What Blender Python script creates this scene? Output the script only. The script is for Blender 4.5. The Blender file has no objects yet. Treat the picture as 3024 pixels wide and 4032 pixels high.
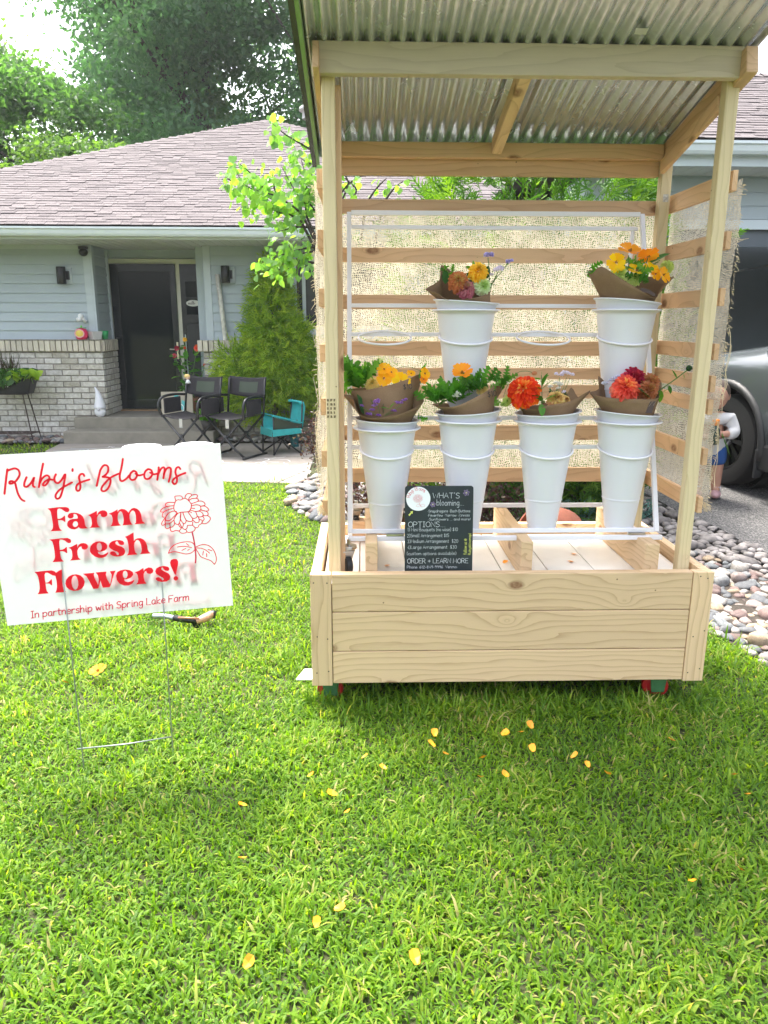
import bpy, bmesh, math, random
import numpy as np
from mathutils import Vector, Matrix, Euler, Quaternion
random.seed(7); RNG = np.random.default_rng(7)
scene = bpy.context.scene
COL = scene.collection
# ---------------------------------------------------------------- camera
CF, CPITCH, CROLL, CYAW = 2963.76, 0.24635, 0.002557, 0.029015
CPOS = np.array([0.1982, -2.6606, 1.4649])
FW = np.array([math.sin(CYAW)*math.cos(CPITCH), math.cos(CYAW)*math.cos(CPITCH), -math.sin(CPITCH)])
_r = np.array([math.cos(CYAW), -math.sin(CYAW), 0.0]); _u = np.cross(_r, FW)
RT = _r*math.cos(CROLL)+_u*math.sin(CROLL); UP = -_r*math.sin(CROLL)+_u*math.cos(CROLL)
cam_d = bpy.data.cameras.new('camera'); cam = bpy.data.objects.new('camera', cam_d); COL.objects.link(cam)
cam_d.sensor_fit = 'HORIZONTAL'; cam_d.sensor_width = 36.0; cam_d.lens = 36*CF/3024
cam_d.clip_start = 0.05; cam_d.clip_end = 600
cam.matrix_world = Matrix(((RT[0], UP[0], -FW[0], CPOS[0]), (RT[1], UP[1], -FW[1], CPOS[1]), (RT[2], UP[2], -FW[2], CPOS[2]), (0, 0, 0, 1)))
scene.camera = cam
# ---------------------------------------------------------------- sky and sun
SUN_EL, SUN_AZ = math.radians(65), math.radians(-32)      # azimuth from +Y towards +X: the sun stands behind the house, a little left
world = bpy.data.worlds.new('World'); scene.world = world; world.use_nodes = True
wn = world.node_tree.nodes; wl = world.node_tree.links; wn.clear()
sky = wn.new('ShaderNodeTexSky'); sky.sky_type = 'NISHITA'; sky.sun_disc = False
sky.sun_elevation = SUN_EL; sky.sun_rotation = SUN_AZ; sky.air_density = 1.0; sky.dust_density = 6.0; sky.ozone_density = 1.0
hsv = wn.new('ShaderNodeHueSaturation'); hsv.inputs['Saturation'].default_value = 0.45
bg = wn.new('ShaderNodeBackground'); bg.inputs['Strength'].default_value = 0.15
wo = wn.new('ShaderNodeOutputWorld')
wl.new(sky.outputs[0], hsv.inputs['Color']); wl.new(hsv.outputs[0], bg.inputs['Color']); wl.new(bg.outputs[0], wo.inputs['Surface'])
sd = bpy.data.lights.new('sun', 'SUN'); sd.energy = 1.5; sd.angle = math.radians(18); sd.color = (1.0, 0.93, 0.82)
sun = bpy.data.objects.new('sun', sd); COL.objects.link(sun)
sv = Vector((math.sin(SUN_AZ)*math.cos(SUN_EL), math.cos(SUN_AZ)*math.cos(SUN_EL), math.sin(SUN_EL)))
sun.rotation_euler = (-sv).to_track_quat('-Z', 'Y').to_euler(); sun.location = (-6, 10, 14)
scene.view_settings.view_transform = 'Standard'; scene.view_settings.look = 'None'
scene.view_settings.exposure = 2.36; scene.view_settings.gamma = 1.0
scene.render.engine = 'CYCLES'
cy = scene.cycles; cy.use_denoising = True; cy.max_bounces = 8; cy.diffuse_bounces = 4; cy.glossy_bounces = 4
cy.transmission_bounces = 6; cy.transparent_max_bounces = 12; cy.caustics_reflective = False; cy.caustics_refractive = False
cy.sample_clamp_indirect = 6.0

# ---------------------------------------------------------------- helpers
SRC = 3024/1659.0
def ray(x, y, s=SRC):
    return FW + RT*(x*s-1512)/CF + UP*(2016-y*s)/CF
def at(x, y, Y=None, Z=None, X=None, s=SRC):
    """world point seen in the given direction at a known depth, height or side plane"""
    d = ray(x, y, s)
    t = (Y-CPOS[1])/d[1] if Y is not None else (Z-CPOS[2])/d[2] if Z is not None else (X-CPOS[0])/d[0]
    return Vector(CPOS+d*t)
def rnd(a, b): return random.uniform(a, b)
def tag(o, label=None, cat=None, group=None, kind=None):
    if label: o['label'] = label
    if cat: o['category'] = cat
    if group: o['group'] = group
    if kind: o['kind'] = kind
    return o
def thing(name, label, cat, loc=(0, 0, 0), rz=0.0, group=None):
    o = bpy.data.objects.new(name, None); COL.objects.link(o); o.location = loc; o.rotation_euler = (0, 0, rz)
    o.empty_display_size = 0.1
    return tag(o, label, cat, group)
def link(name, me, parent=None, mat=None, loc=None, rot=None, scl=None):
    o = bpy.data.objects.new(name, me); COL.objects.link(o)
    if mat is not None and me is not None and len(me.materials) == 0: me.materials.append(mat)
    if parent is not None: o.parent = parent
    if loc is not None: o.location = loc
    if rot is not None: o.rotation_euler = rot
    if scl is not None: o.scale = scl
    return o
def copy_tree(o, parent=None):
    c = o.copy(); COL.objects.link(c); c.parent = parent
    for ch in list(o.children): copy_tree(ch, c)
    return c
def PINV(par):
    """inverse of a parent's world matrix, so that children keep world coordinates"""
    M_ = Matrix.Identity(4); chain = []; p = par
    while p is not None: chain.append(p); p = p.parent
    for p in reversed(chain): M_ = M_ @ p.matrix_parent_inverse @ Matrix.LocRotScale(p.location, p.rotation_euler, p.scale)
    return M_.inverted()
def keep(o, par):
    o.parent = par; o.matrix_parent_inverse = PINV(par); return o
class MB:
    def __init__(s): s.v = []; s.f = []
    def add(s, vs, fs):
        n = len(s.v); s.v.extend([tuple(v) for v in vs]); s.f.extend([tuple(i+n for i in f) for f in fs]); return s
    def box(s, lo, hi, M=None):
        x0, y0, z0 = lo; x1, y1, z1 = hi
        vs = [Vector(p) for p in ((x0,y0,z0),(x1,y0,z0),(x1,y1,z0),(x0,y1,z0),(x0,y0,z1),(x1,y0,z1),(x1,y1,z1),(x0,y1,z1))]
        if M is not None: vs = [M @ v for v in vs]
        return s.add(vs, [(0,3,2,1),(4,5,6,7),(0,1,5,4),(1,2,6,5),(2,3,7,6),(3,0,4,7)])
    def tube(s, path, r, n=8, closed=False, cap=True):
        P = [Vector(p) for p in path]; m = len(P)
        R = r if isinstance(r, (list, tuple)) else [r]*m
        vs = []; prev = None
        for i in range(m):
            if closed: t = P[(i+1) % m]-P[i-1]
            else: t = P[min(i+1, m-1)]-P[max(i-1, 0)]
            t = t.normalized() if t.length > 1e-9 else Vector((0, 0, 1))
            if prev is None:
                a = t.cross(Vector((0, 0, 1)))
                if a.length < 0.1: a = t.cross(Vector((1, 0, 0)))
            else: a = prev - t*prev.dot(t)
            a.normalize(); prev = a; b = t.cross(a)
            for k in range(n):
                an = 2*math.pi*k/n; vs.append(P[i]+(a*math.cos(an)+b*math.sin(an))*R[i])
        fs = []
        for i in range(m if closed else m-1):
            j = (i+1) % m
            for k in range(n):
                k2 = (k+1) % n; fs.append((i*n+k, i*n+k2, j*n+k2, j*n+k))
        if cap and not closed:
            fs.append(tuple(range(n-1, -1, -1))); fs.append(tuple((m-1)*n+k for k in range(n)))
        return s.add(vs, fs)
    def lathe(s, prof, n=24, c=(0, 0, 0), ax=None, capb=False, capt=False):
        vs = []; fs = []; c = Vector(c); Q = ax.to_track_quat('Z', 'Y') if ax is not None else None
        for (r, z) in prof:
            for k in range(n):
                an = 2*math.pi*k/n; p = Vector((r*math.cos(an), r*math.sin(an), z))
                vs.append(c+(Q @ p if Q else p))
        for i in range(len(prof)-1):
            for k in range(n):
                k2 = (k+1) % n; fs.append((i*n+k, i*n+k2, (i+1)*n+k2, (i+1)*n+k))
        if capb: fs.append(tuple(range(n-1, -1, -1)))
        if capt: fs.append(tuple((len(prof)-1)*n+k for k in range(n)))
        return s.add(vs, fs)
    def ball(s, c, r, n=10, m=6):
        prof = [(max(1e-4, math.sin(math.pi*i/m)), -math.cos(math.pi*i/m)) for i in range(m+1)]
        rx, ry, rz = r if isinstance(r, (tuple, list)) else (r, r, r)
        vs = []; fs = []
        for (pr, pz) in prof:
            for k in range(n):
                an = 2*math.pi*k/n; vs.append((c[0]+rx*pr*math.cos(an), c[1]+ry*pr*math.sin(an), c[2]+rz*pz))
        for i in range(m):
            for k in range(n):
                k2 = (k+1) % n; fs.append((i*n+k, i*n+k2, (i+1)*n+k2, (i+1)*n+k))
        return s.add(vs, fs)
    def prism(s, poly, d, axis='y'):
        """extrude closed polygon of 3D points along vector d"""
        n = len(poly); d = Vector(d); A = [Vector(p) for p in poly]; B = [p+d for p in A]
        fs = [tuple(range(n)), tuple(range(2*n-1, n-1, -1))]+[(i, i+n, (i+1) % n+n, (i+1) % n) for i in range(n)]
        return s.add(A+B, fs)
    def mesh(s, name, smooth=False):
        me = bpy.data.meshes.new(name); me.from_pydata(s.v, [], s.f); me.update()
        if smooth: me.polygons.foreach_set('use_smooth', [True]*len(me.polygons))
        return me
    def build(s, name, mat, parent=None, smooth=False, bevel=0, solid=0, auto=None, loc=None, rot=None, fix=False):
        me = s.mesh(name, smooth)
        if fix:
            bm = bmesh.new(); bm.from_mesh(me); bmesh.ops.recalc_face_normals(bm, faces=bm.faces); bm.to_mesh(me); bm.free()
        me.materials.append(mat)
        o = link(name, me, parent, loc=loc, rot=rot)
        if solid:
            m = o.modifiers.new('s', 'SOLIDIFY'); m.thickness = solid; m.offset = 0
        if bevel:
            m = o.modifiers.new('b', 'BEVEL'); m.width = bevel; m.segments = 2; m.limit_method = 'ANGLE'; m.angle_limit = math.radians(40)
        if auto is not None:
            try: me.set_sharp_from_angle(angle=math.radians(auto))
            except Exception: pass
        return o
def board(name, size, loc, mat, parent, rot=None, bevel=0.0025):
    """a sawn board; its mesh is centred, so the grain texture follows the piece"""
    x, y, z = size
    return MB().box((-x/2, -y/2, -z/2), (x/2, y/2, z/2)).build(name, mat, parent, bevel=bevel, loc=loc, rot=rot)
def boardp(name, lo, hi, mat, parent, bevel=0.0025):
    c = [(a+b)/2 for a, b in zip(lo, hi)]; return board(name, [b-a for a, b in zip(lo, hi)], c, mat, parent, bevel=bevel)
def arrays_mesh(name, V, F, attr=None, smooth=False):
    """fast mesh of many copies; V (n,k,3), F (faces of the template)"""
    n, k, _ = V.shape; me = bpy.data.meshes.new(name)
    lens = [len(f) for f in F]; flat = np.array([i for f in F for i in f], dtype=np.int64); L = len(flat)
    me.vertices.add(n*k); me.vertices.foreach_set('co', V.reshape(-1).astype(np.float32))
    idx = (flat[None, :]+(np.arange(n)*k)[:, None]).reshape(-1).astype(np.int32)
    me.loops.add(n*L); me.loops.foreach_set('vertex_index', idx)
    tot = np.tile(np.array(lens, dtype=np.int32), n); st = np.concatenate([[0], np.cumsum(tot)[:-1]]).astype(np.int32)
    me.polygons.add(len(tot)); me.polygons.foreach_set('loop_start', st)
    try: me.polygons.foreach_set('loop_total', tot)
    except Exception: pass
    me.polygons.foreach_set('use_smooth', np.full(len(tot), bool(smooth)))
    me.update(calc_edges=True)
    if attr is not None:
        a = me.attributes.new('v', 'FLOAT', 'POINT'); a.data.foreach_set('value', np.repeat(attr, k).astype(np.float32))
    return me
def frames(d, roll):
    """rotation matrices (n,3,3) whose local Y runs along d"""
    d = d/np.linalg.norm(d, axis=1, keepdims=True)
    ref = np.where(np.abs(d[:, 2:3]) > .95, np.array([[1., 0, 0]]), np.array([[0., 0, 1]]))
    a = np.cross(d, ref); a /= np.linalg.norm(a, axis=1, keepdims=True); b = np.cross(a, d)
    c, s = np.cos(roll)[:, None], np.sin(roll)[:, None]
    x = a*c+b*s; z = -a*s+b*c
    return np.stack([x, d, z], axis=2)
def scatter(name, T, F, pos, d, roll, size, mat, parent=None, attr=None, smooth=False):
    T = np.array(T, float); R = frames(np.asarray(d, float), np.asarray(roll, float))
    sz = np.asarray(size, float); sz = sz[:, None] if sz.ndim == 1 else sz
    TT = T[None]*sz[:, None, :]
    V = np.einsum('nij,nkj->nki', R, TT)+np.asarray(pos, float)[:, None, :]
    me = arrays_mesh(name, V, F, attr if attr is not None else RNG.random(len(V)), smooth)
    return link(name, me, parent, mat)
def rdir(n):
    v = RNG.normal(size=(n, 3)); return v/np.linalg.norm(v, axis=1, keepdims=True)
def smooth_path(pts, k=6, closed=False):
    P = [Vector(p) for p in pts]; n = len(P); out = []
    for i in range(n if closed else n-1):
        p0 = P[i-1] if (closed or i > 0) else P[0]; p1 = P[i]; p2 = P[(i+1) % n]; p3 = P[(i+2) % n] if (closed or i+2 < n) else P[-1]
        for j in range(k):
            t = j/k; out.append(0.5*((2*p1)+(p2-p0)*t+(2*p0-5*p1+4*p2-p3)*t*t+(3*p1-p0-3*p2+p3)*t**3))
    if not closed: out.append(P[-1])
    return out

# ---------------------------------------------------------------- materials
def newmat(name):
    m = bpy.data.materials.new(name); m.use_nodes = True; n = m.node_tree.nodes; n.clear()
    return m, n, m.node_tree.links
def setp(b, **k):
    for a, v in k.items():
        if a in b.inputs: b.inputs[a].default_value = v
def ramp(n, l, fac, stops):
    r = n.new('ShaderNodeValToRGB'); e = r.color_ramp.elements
    while len(e) > 1: e.remove(e[0])
    e[0].position = stops[0][0]; e[0].color = (*stops[0][1], 1)
    for p, c in stops[1:]:
        x = e.new(p); x.color = (*c, 1)
    l.new(fac, r.inputs['Fac']); return r
def mixc(n, l, a, b, fac, mode='MIX'):
    m = n.new('ShaderNodeMix'); m.data_type = 'RGBA'; m.blend_type = mode
    for sock, val in ((m.inputs[6], a), (m.inputs[7], b), (m.inputs[0], fac)):
        if hasattr(val, 'is_output') or isinstance(val, bpy.types.NodeSocket): l.new(val, sock)
        elif isinstance(val, (tuple, list)): sock.default_value = (*val, 1)[:4]
        else: sock.default_value = val
    return m.outputs[2]
def math_(n, l, op, a, b=None, c=None, clamp=False):
    m = n.new('ShaderNodeMath'); m.operation = op; m.use_clamp = clamp
    for i, v in enumerate((a, b, c)):
        if v is None: continue
        if isinstance(v, bpy.types.NodeSocket): l.new(v, m.inputs[i])
        else: m.inputs[i].default_value = v
    return m.outputs[0]
def coords(n, l, scale=(1, 1, 1), kind='Object', rand=0.0):
    tc = n.new('ShaderNodeTexCoord'); src = tc.outputs[kind]
    if rand:
        oi = n.new('ShaderNodeObjectInfo'); cx = n.new('ShaderNodeVectorMath'); cx.operation = 'SCALE'
        cb = n.new('ShaderNodeCombineXYZ')
        for i, k in enumerate((1.0, 7.31, 3.77)):
            l.new(math_(n, l, 'MULTIPLY', oi.outputs['Random'], k*rand), cb.inputs[i])
        ad = n.new('ShaderNodeVectorMath'); ad.operation = 'ADD'; l.new(src, ad.inputs[0]); l.new(cb.outputs[0], ad.inputs[1]); src = ad.outputs[0]
    mp = n.new('ShaderNodeMapping'); mp.inputs['Scale'].default_value = scale; l.new(src, mp.inputs['Vector'])
    return mp.outputs[0]
def noise(n, l, vec, scale, detail=4, rough=.55, dist=0.0):
    t = n.new('ShaderNodeTexNoise'); t.inputs['Scale'].default_value = scale; t.inputs['Detail'].default_value = detail
    t.inputs['Roughness'].default_value = rough; t.inputs['Distortion'].default_value = dist
    if vec is not None: l.new(vec, t.inputs['Vector'])
    return t.outputs[0]
def bumpn(n, l, h, strength=.3, dist=.01):
    b = n.new('ShaderNodeBump'); b.inputs['Strength'].default_value = strength; b.inputs['Distance'].default_value = dist
    l.new(h, b.inputs['Height']); return b.outputs[0]
def simple(name, col, rough=.6, metal=0.0, spec=.5, var=.0, vscale=8.0, bump=0.0, bscale=60.0, objvar=0.0, coat=0.0, sheen=0.0):
    m, n, l = newmat(name); b = n.new('ShaderNodeBsdfPrincipled'); o = n.new('ShaderNodeOutputMaterial'); l.new(b.outputs[0], o.inputs[0])
    setp(b, **{'Roughness': rough, 'Metallic': metal, 'Specular IOR Level': spec, 'Coat Weight': coat, 'Sheen Weight': sheen}); b.inputs['Base Color'].default_value = (*col, 1)
    vec = coords(n, l, rand=5.0 if objvar or var else 0)
    c = None
    if var:
        nz = noise(n, l, vec, vscale, 5, .6)
        lo = tuple(max(0, x*(1-var)) for x in col); hi = tuple(min(1, x*(1+var)) for x in col)
        c = ramp(n, l, nz, [(.3, lo), (.7, hi)]).outputs[0]
    if objvar:
        oi = n.new('ShaderNodeObjectInfo')
        g = math_(n, l, 'MULTIPLY_ADD', oi.outputs['Random'], 2*objvar, 1-objvar)
        v = n.new('ShaderNodeVectorMath'); v.operation = 'SCALE'
        if c is not None: l.new(c, v.inputs[0])
        else: v.inputs[0].default_value = col
        l.new(g, v.inputs['Scale']); c = v.outputs[0]
    if c is not None: l.new(c, b.inputs['Base Color'])
    if bump: l.new(bumpn(n, l, noise(n, l, vec, bscale, 6, .6), bump, .01), b.inputs['Normal'])
    return m
def leafy(name, stops, trans=.45, rough=.5, tcol=None, spec=.35, nvar=0.0, nscale=1.5, byobj=False):
    """foliage: colour by the per-leaf attribute v, light passes through the blade"""
    m, n, l = newmat(name); b = n.new('ShaderNodeBsdfPrincipled'); o = n.new('ShaderNodeOutputMaterial')
    a = n.new('ShaderNodeAttribute'); a.attribute_name = 'v'; f = a.outputs['Fac']
    if byobj: f = n.new('ShaderNodeObjectInfo').outputs['Random']
    if nvar:
        tc = n.new('ShaderNodeTexCoord'); nz = noise(n, l, tc.outputs['Object'], nscale, 3, .6)
        f = math_(n, l, 'ADD', f, math_(n, l, 'MULTIPLY_ADD', nz, 2*nvar, -nvar), clamp=True)
    c = ramp(n, l, f, stops).outputs[0]
    l.new(c, b.inputs['Base Color']); setp(b, **{'Roughness': rough, 'Specular IOR Level': spec})
    t = n.new('ShaderNodeBsdfTranslucent')
    tc_ = mixc(n, l, c, tcol or (.9, 1.0, .25), 1.0, 'MULTIPLY'); g = n.new('ShaderNodeVectorMath'); g.operation = 'SCALE'; g.inputs['Scale'].default_value = 1.9
    l.new(tc_, g.inputs[0]); l.new(g.outputs[0], t.inputs['Color'])
    mx = n.new('ShaderNodeMixShader'); mx.inputs[0].default_value = trans; l.new(b.outputs[0], mx.inputs[1]); l.new(t.outputs[0], mx.inputs[2]); l.new(mx.outputs[0], o.inputs[0])
    return m
def wood(name, axis, base=(.56, .40, .235), dark=(.40, .25, .12), knots=1.0, contrast=1.0, ring=30.0, ends=None):
    """sawn softwood: stretched rings bending round knots, pores, small dark pins"""
    m, n, l = newmat(name); b = n.new('ShaderNodeBsdfPrincipled'); o = n.new('ShaderNodeOutputMaterial'); l.new(b.outputs[0], o.inputs[0])
    tc = n.new('ShaderNodeTexCoord'); oi = n.new('ShaderNodeObjectInfo')
    # put the grain direction on X
    sp = n.new('ShaderNodeSeparateXYZ'); l.new(tc.outputs['Object'], sp.inputs[0]); cb = n.new('ShaderNodeCombineXYZ')
    order = {'X': (0, 1, 2), 'Y': (1, 0, 2), 'Z': (2, 1, 0)}[axis]
    for i in range(3): l.new(sp.outputs[order[i]], cb.inputs[i])
    off = n.new('ShaderNodeCombineXYZ')
    for i, k in enumerate((13.0, 5.3, 9.1)): l.new(math_(n, l, 'MULTIPLY', oi.outputs['Random'], k), off.inputs[i])
    ad = n.new('ShaderNodeVectorMath'); ad.operation = 'ADD'; l.new(cb.outputs[0], ad.inputs[0]); l.new(off.outputs[0], ad.inputs[1]); P = ad.outputs[0]
    def sc(v, s):
        q = n.new('ShaderNodeVectorMath'); q.operation = 'MULTIPLY'; l.new(v, q.inputs[0]); q.inputs[1].default_value = s; return q.outputs[0]
    vo = n.new('ShaderNodeTexVoronoi'); vo.voronoi_dimensions = '2D'; vo.inputs['Scale'].default_value = 1.0; vo.inputs['Randomness'].default_value = 1.0
    flat = n.new('ShaderNodeCombineXYZ'); s2 = n.new('ShaderNodeSeparateXYZ'); l.new(P, s2.inputs[0])
    l.new(math_(n, l, 'MULTIPLY', s2.outputs[0], 2.3), flat.inputs[0])
    l.new(math_(n, l, 'MULTIPLY', math_(n, l, 'ADD', s2.outputs[1], s2.outputs[2]), 4.2), flat.inputs[1]); l.new(flat.outputs[0], vo.inputs['Vector'])
    kd = vo.outputs['Distance']
    kswirl = math_(n, l, 'POWER', 2.718, math_(n, l, 'MULTIPLY', kd, -9.0))
    lf = noise(n, l, sc(P, (1.1, 7.0, 7.0)), 1.0, 2, .5)
    lf2 = noise(n, l, sc(P, (5.0, 30.0, 30.0)), 1.0, 3, .5)
    gy = math_(n, l, 'ADD', math_(n, l, 'MULTIPLY', s2.outputs[1], .55), s2.outputs[2])
    ph = math_(n, l, 'ADD', math_(n, l, 'MULTIPLY', gy, ring*.55), math_(n, l, 'MULTIPLY', lf, 7.0))
    ph = math_(n, l, 'ADD', ph, math_(n, l, 'MULTIPLY', kswirl, 3.2*knots)); ph = math_(n, l, 'ADD', ph, math_(n, l, 'MULTIPLY', lf2, .7))
    fr = math_(n, l, 'FRACT', ph)
    line = math_(n, l, 'POWER', fr, 3.4)
    fine = noise(n, l, sc(P, (10, 420, 420)), 1.0, 3, .6); blot = noise(n, l, sc(P, (1.6, 4, 4)), 1.0, 4, .6)
    g = math_(n, l, 'ADD', math_(n, l, 'MULTIPLY', line, .48*contrast), math_(n, l, 'MULTIPLY', fine, .30)); g = math_(n, l, 'ADD', g, math_(n, l, 'MULTIPLY', blot, .34))
    c = ramp(n, l, g, [(.14, tuple(min(1, x*1.14) for x in base)), (.42, base), (.98, dark)]).outputs[0]
    tint = math_(n, l, 'MULTIPLY_ADD', oi.outputs['Random'], .22, .89)
    v = n.new('ShaderNodeVectorMath'); v.operation = 'SCALE'; l.new(c, v.inputs[0]); l.new(tint, v.inputs['Scale']); c = v.outputs[0]
    if knots:
        mr = n.new('ShaderNodeMapRange'); mr.inputs['From Min'].default_value = .085; mr.inputs['From Max'].default_value = .045; l.new(kd, mr.inputs[0])
        rk = noise(n, l, sc(P, (60, 90, 90)), 1.0, 2)
        sel = math_(n, l, 'GREATER_THAN', vo.outputs['Color'], 1.0-.62*knots)
        km = math_(n, l, 'MULTIPLY', mr.outputs[0], math_(n, l, 'MULTIPLY', sel, math_(n, l, 'MULTIPLY_ADD', rk, .9, .3)), clamp=True)
        c = mixc(n, l, c, (.20, .085, .035), km)
    pv = n.new('ShaderNodeTexVoronoi'); pv.inputs['Scale'].default_value = 11.0; l.new(P, pv.inputs['Vector'])
    pin = math_(n, l, 'LESS_THAN', pv.outputs['Distance'], .035)
    c = mixc(n, l, c, (.12, .06, .03), math_(n, l, 'MULTIPLY', pin, .75))
    l.new(c, b.inputs['Base Color']); setp(b, **{'Roughness': .62, 'Specular IOR Level': .3})
    l.new(bumpn(n, l, math_(n, l, 'ADD', fine, math_(n, l, 'MULTIPLY', line, .35)), .22, .002), b.inputs['Normal'])
    return m
M = {}
for ax in 'XYZ':
    M['pine'+ax] = wood('pine_'+ax, ax, base=(.66, .475, .285), dark=(.40, .235, .11), contrast=.8, ring=62)
    M['slat'+ax] = wood('slat_'+ax, ax, base=(.62, .415, .245), dark=(.40, .225, .11), knots=.8, contrast=.65, ring=55)
    M['post'+ax] = wood('post_'+ax, ax, base=(.64, .53, .32), dark=(.47, .37, .19), knots=.25, contrast=.7, ring=70)
M['grey_beam'] = wood('grey_beam', 'X', base=(.50, .43, .32), dark=(.36, .29, .20), knots=.5, contrast=.6)
M['white'] = simple('white_paint', (.78, .79, .80), .38, var=.03)
M['white_metal'] = simple('white_powder_coat', (.80, .80, .84), .35, bump=.03, bscale=200)
M['bucket'] = simple('white_plastic', (.70, .71, .76), .30, spec=.5, var=.02, vscale=6)
M['white_floor'] = simple('white_melamine', (.80, .77, .72), .45, var=.05, vscale=5, bump=.05, bscale=40)
M['black'] = simple('black_metal', (.012, .013, .015), .35, var=.2)
M['black_rubber'] = simple('black_rubber', (.015, .015, .016), .55, bump=.05)
M['zinc'] = simple('zinc_plate', (.55, .53, .50), .28, metal=1.0, var=.12, vscale=30)
M['green_steel'] = simple('green_steel', (.05, .15, .06), .4, var=.2, vscale=20)
M['red_wheel'] = simple('red_polyurethane', (.42, .012, .015), .4)
# ================================================================ ground
def sst(a, b, x):
    t = min(1, max(0, (x-a)/(b-a))); return t*t*(3-2*t)
def drive_z(x, y): return min(.22, .06+max(-.06, .082*(y-1.75)))
def gz(x, y):
    z = -.062*sst(1.0, 4.4, y)*(1-sst(.3, 1.4, x))
    k = sst(1.55, 2.7, x)*sst(-2.5, 1.6, y)
    return z*(1-k)+k*(drive_z(x, y)-.03)
M['soil'] = simple('lawn_soil', (.055, .062, .022), .95, var=.4, vscale=14, bump=.4, bscale=50)
M['mulch'] = simple('bed_soil', (.045, .036, .028), .95, var=.45, vscale=40, bump=.6, bscale=80)
def grid_sheet(name, xs, ys, zf, mat, kind='structure'):
    b = MB(); nx = len(xs)
    vs = [(x, y, zf(x, y)) for y in ys for x in xs]
    fs = [(j*nx+i, j*nx+i+1, (j+1)*nx+i+1, (j+1)*nx+i) for j in range(len(ys)-1) for i in range(nx-1)]
    b.add(vs, fs); o = b.build(name, mat, smooth=True); tag(o, kind=kind); return o
_xs = [-220, -90, -40, -20, -12]+[-8+.25*i for i in range(65)]+[10, 14, 22, 45, 100, 220]
_ys = [-60, -25, -10, -6]+[-4+.25*i for i in range(37)]+[6, 8, 12, 20, 40, 90, 220]
ground = grid_sheet('lawn', _xs, _ys, lambda x, y: gz(x, y), M['soil']); tag(ground, 'mown green front lawn around the flower cart', 'lawn')

# driveway: worn asphalt with pale aggregate
def asphalt():
    m, n, l = newmat('asphalt'); b = n.new('ShaderNodeBsdfPrincipled'); o = n.new('ShaderNodeOutputMaterial'); l.new(b.outputs[0], o.inputs[0])
    v = coords(n, l); a = noise(n, l, v, 70, 3, .8); a2 = noise(n, l, v, 240, 2, .7); big = noise(n, l, v, 1.6, 4, .6)
    s = math_(n, l, 'ADD', math_(n, l, 'MULTIPLY', a, .62), math_(n, l, 'MULTIPLY', a2, .38)); s = math_(n, l, 'ADD', s, math_(n, l, 'MULTIPLY_ADD', big, .12, -.06))
    c = ramp(n, l, s, [(.38, (.035, .035, .038)), (.49, (.10, .098, .098)), (.56, (.21, .205, .20)), (.63, (.42, .41, .39))]).outputs[0]
    l.new(c, b.inputs['Base Color']); setp(b, Roughness=.85); l.new(bumpn(n, l, s, .8, .01), b.inputs['Normal']); return m
M['asphalt'] = asphalt()
EDGE = [(3.75, -4.0), (3.35, -1.6), (3.05, .3), (2.80, 1.6), (2.62, 2.3), (2.42, 3.0), (2.32, 3.7), (2.28, 5.0)]
def edge_x(y):
    for (x0, y0), (x1, y1) in zip(EDGE, EDGE[1:]):
        if y <= y1: return x0+(x1-x0)*(y-y0)/(y1-y0)
    return EDGE[-1][0]
dv = MB(); ys = [-4+.25*i for i in range(37)]; vs = []; nx = 14
for y in ys:
    x0 = edge_x(y)+.02*math.sin(9*y)
    for i in range(nx):
        x = x0+(13-x0)*(i/(nx-1))**1.6; vs.append((x, y, drive_z(x, y)))
fs = [(j*nx+i, j*nx+i+1, (j+1)*nx+i+1, (j+1)*nx+i) for j in range(len(ys)-1) for i in range(nx-1)]
n0 = len(vs)
for j, y in enumerate(ys): vs.append((vs[j*nx][0]+.0, y, drive_z(0, y)-.08))
fs += [(j*nx, (j+1)*nx, n0+j+1, n0+j) for j in range(len(ys)-1)]
dv.add(vs, fs); drv = dv.build('driveway', M['asphalt'], smooth=False); tag(drv, 'grey asphalt driveway with pale aggregate in front of garage', 'driveway', kind='structure')

# concrete walkway with chalk marks
M['concrete'] = simple('concrete', (.28, .25, .22), .85, var=.10, vscale=5, bump=.15, bscale=90)
M['old_concrete'] = simple('step_concrete', (.235, .215, .175), .9, var=.16, vscale=6, bump=.2, bscale=70)
WK = -.04
wk = MB()
wpoly = [(-3.66, 6.98), (-3.62, 6.42), (-3.2, 5.75), (-2.55, 5.1), (-1.9, 4.72), (-1.1, 4.58), (-.45, 4.5), (-.36, 4.75), (-.36, 6.98)]
wk.prism([(x, y, WK-.10) for x, y in wpoly], (0, 0, .10)); walk = wk.build('walkway', M['concrete'], fix=True, bevel=.008)
tag(walk, 'pale concrete walkway with chalk scribbles before the steps', 'walkway', kind='structure')
jt = MB(); 
for x0, y0, x1, y1 in ((-.36, 5.95, -3.4, 6.02), (-1.95, 4.74, -1.9, 6.96), (-.38, 5.15, -.62, 4.52)):
    d = Vector((x1-x0, y1-y0, 0)); p = Vector((-d.y, d.x, 0)).normalized()*.006
    jt.add([(x0+p.x, y0+p.y, WK+.003), (x1+p.x, y1+p.y, WK+.003), (x1-p.x, y1-p.y, WK+.003), (x0-p.x, y0-p.y, WK+.003)], [(0, 1, 2, 3)])
jt.build('joint', simple('dark_joint', (.09, .08, .065), .95), walk)
M['chalk_white'] = simple('white_chalk', (.74, .72, .70), .95); M['chalk_pink'] = simple('pink_chalk', (.62, .42, .44), .95); M['chalk_blue'] = simple('blue_chalk', (.45, .55, .62), .95)
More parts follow.
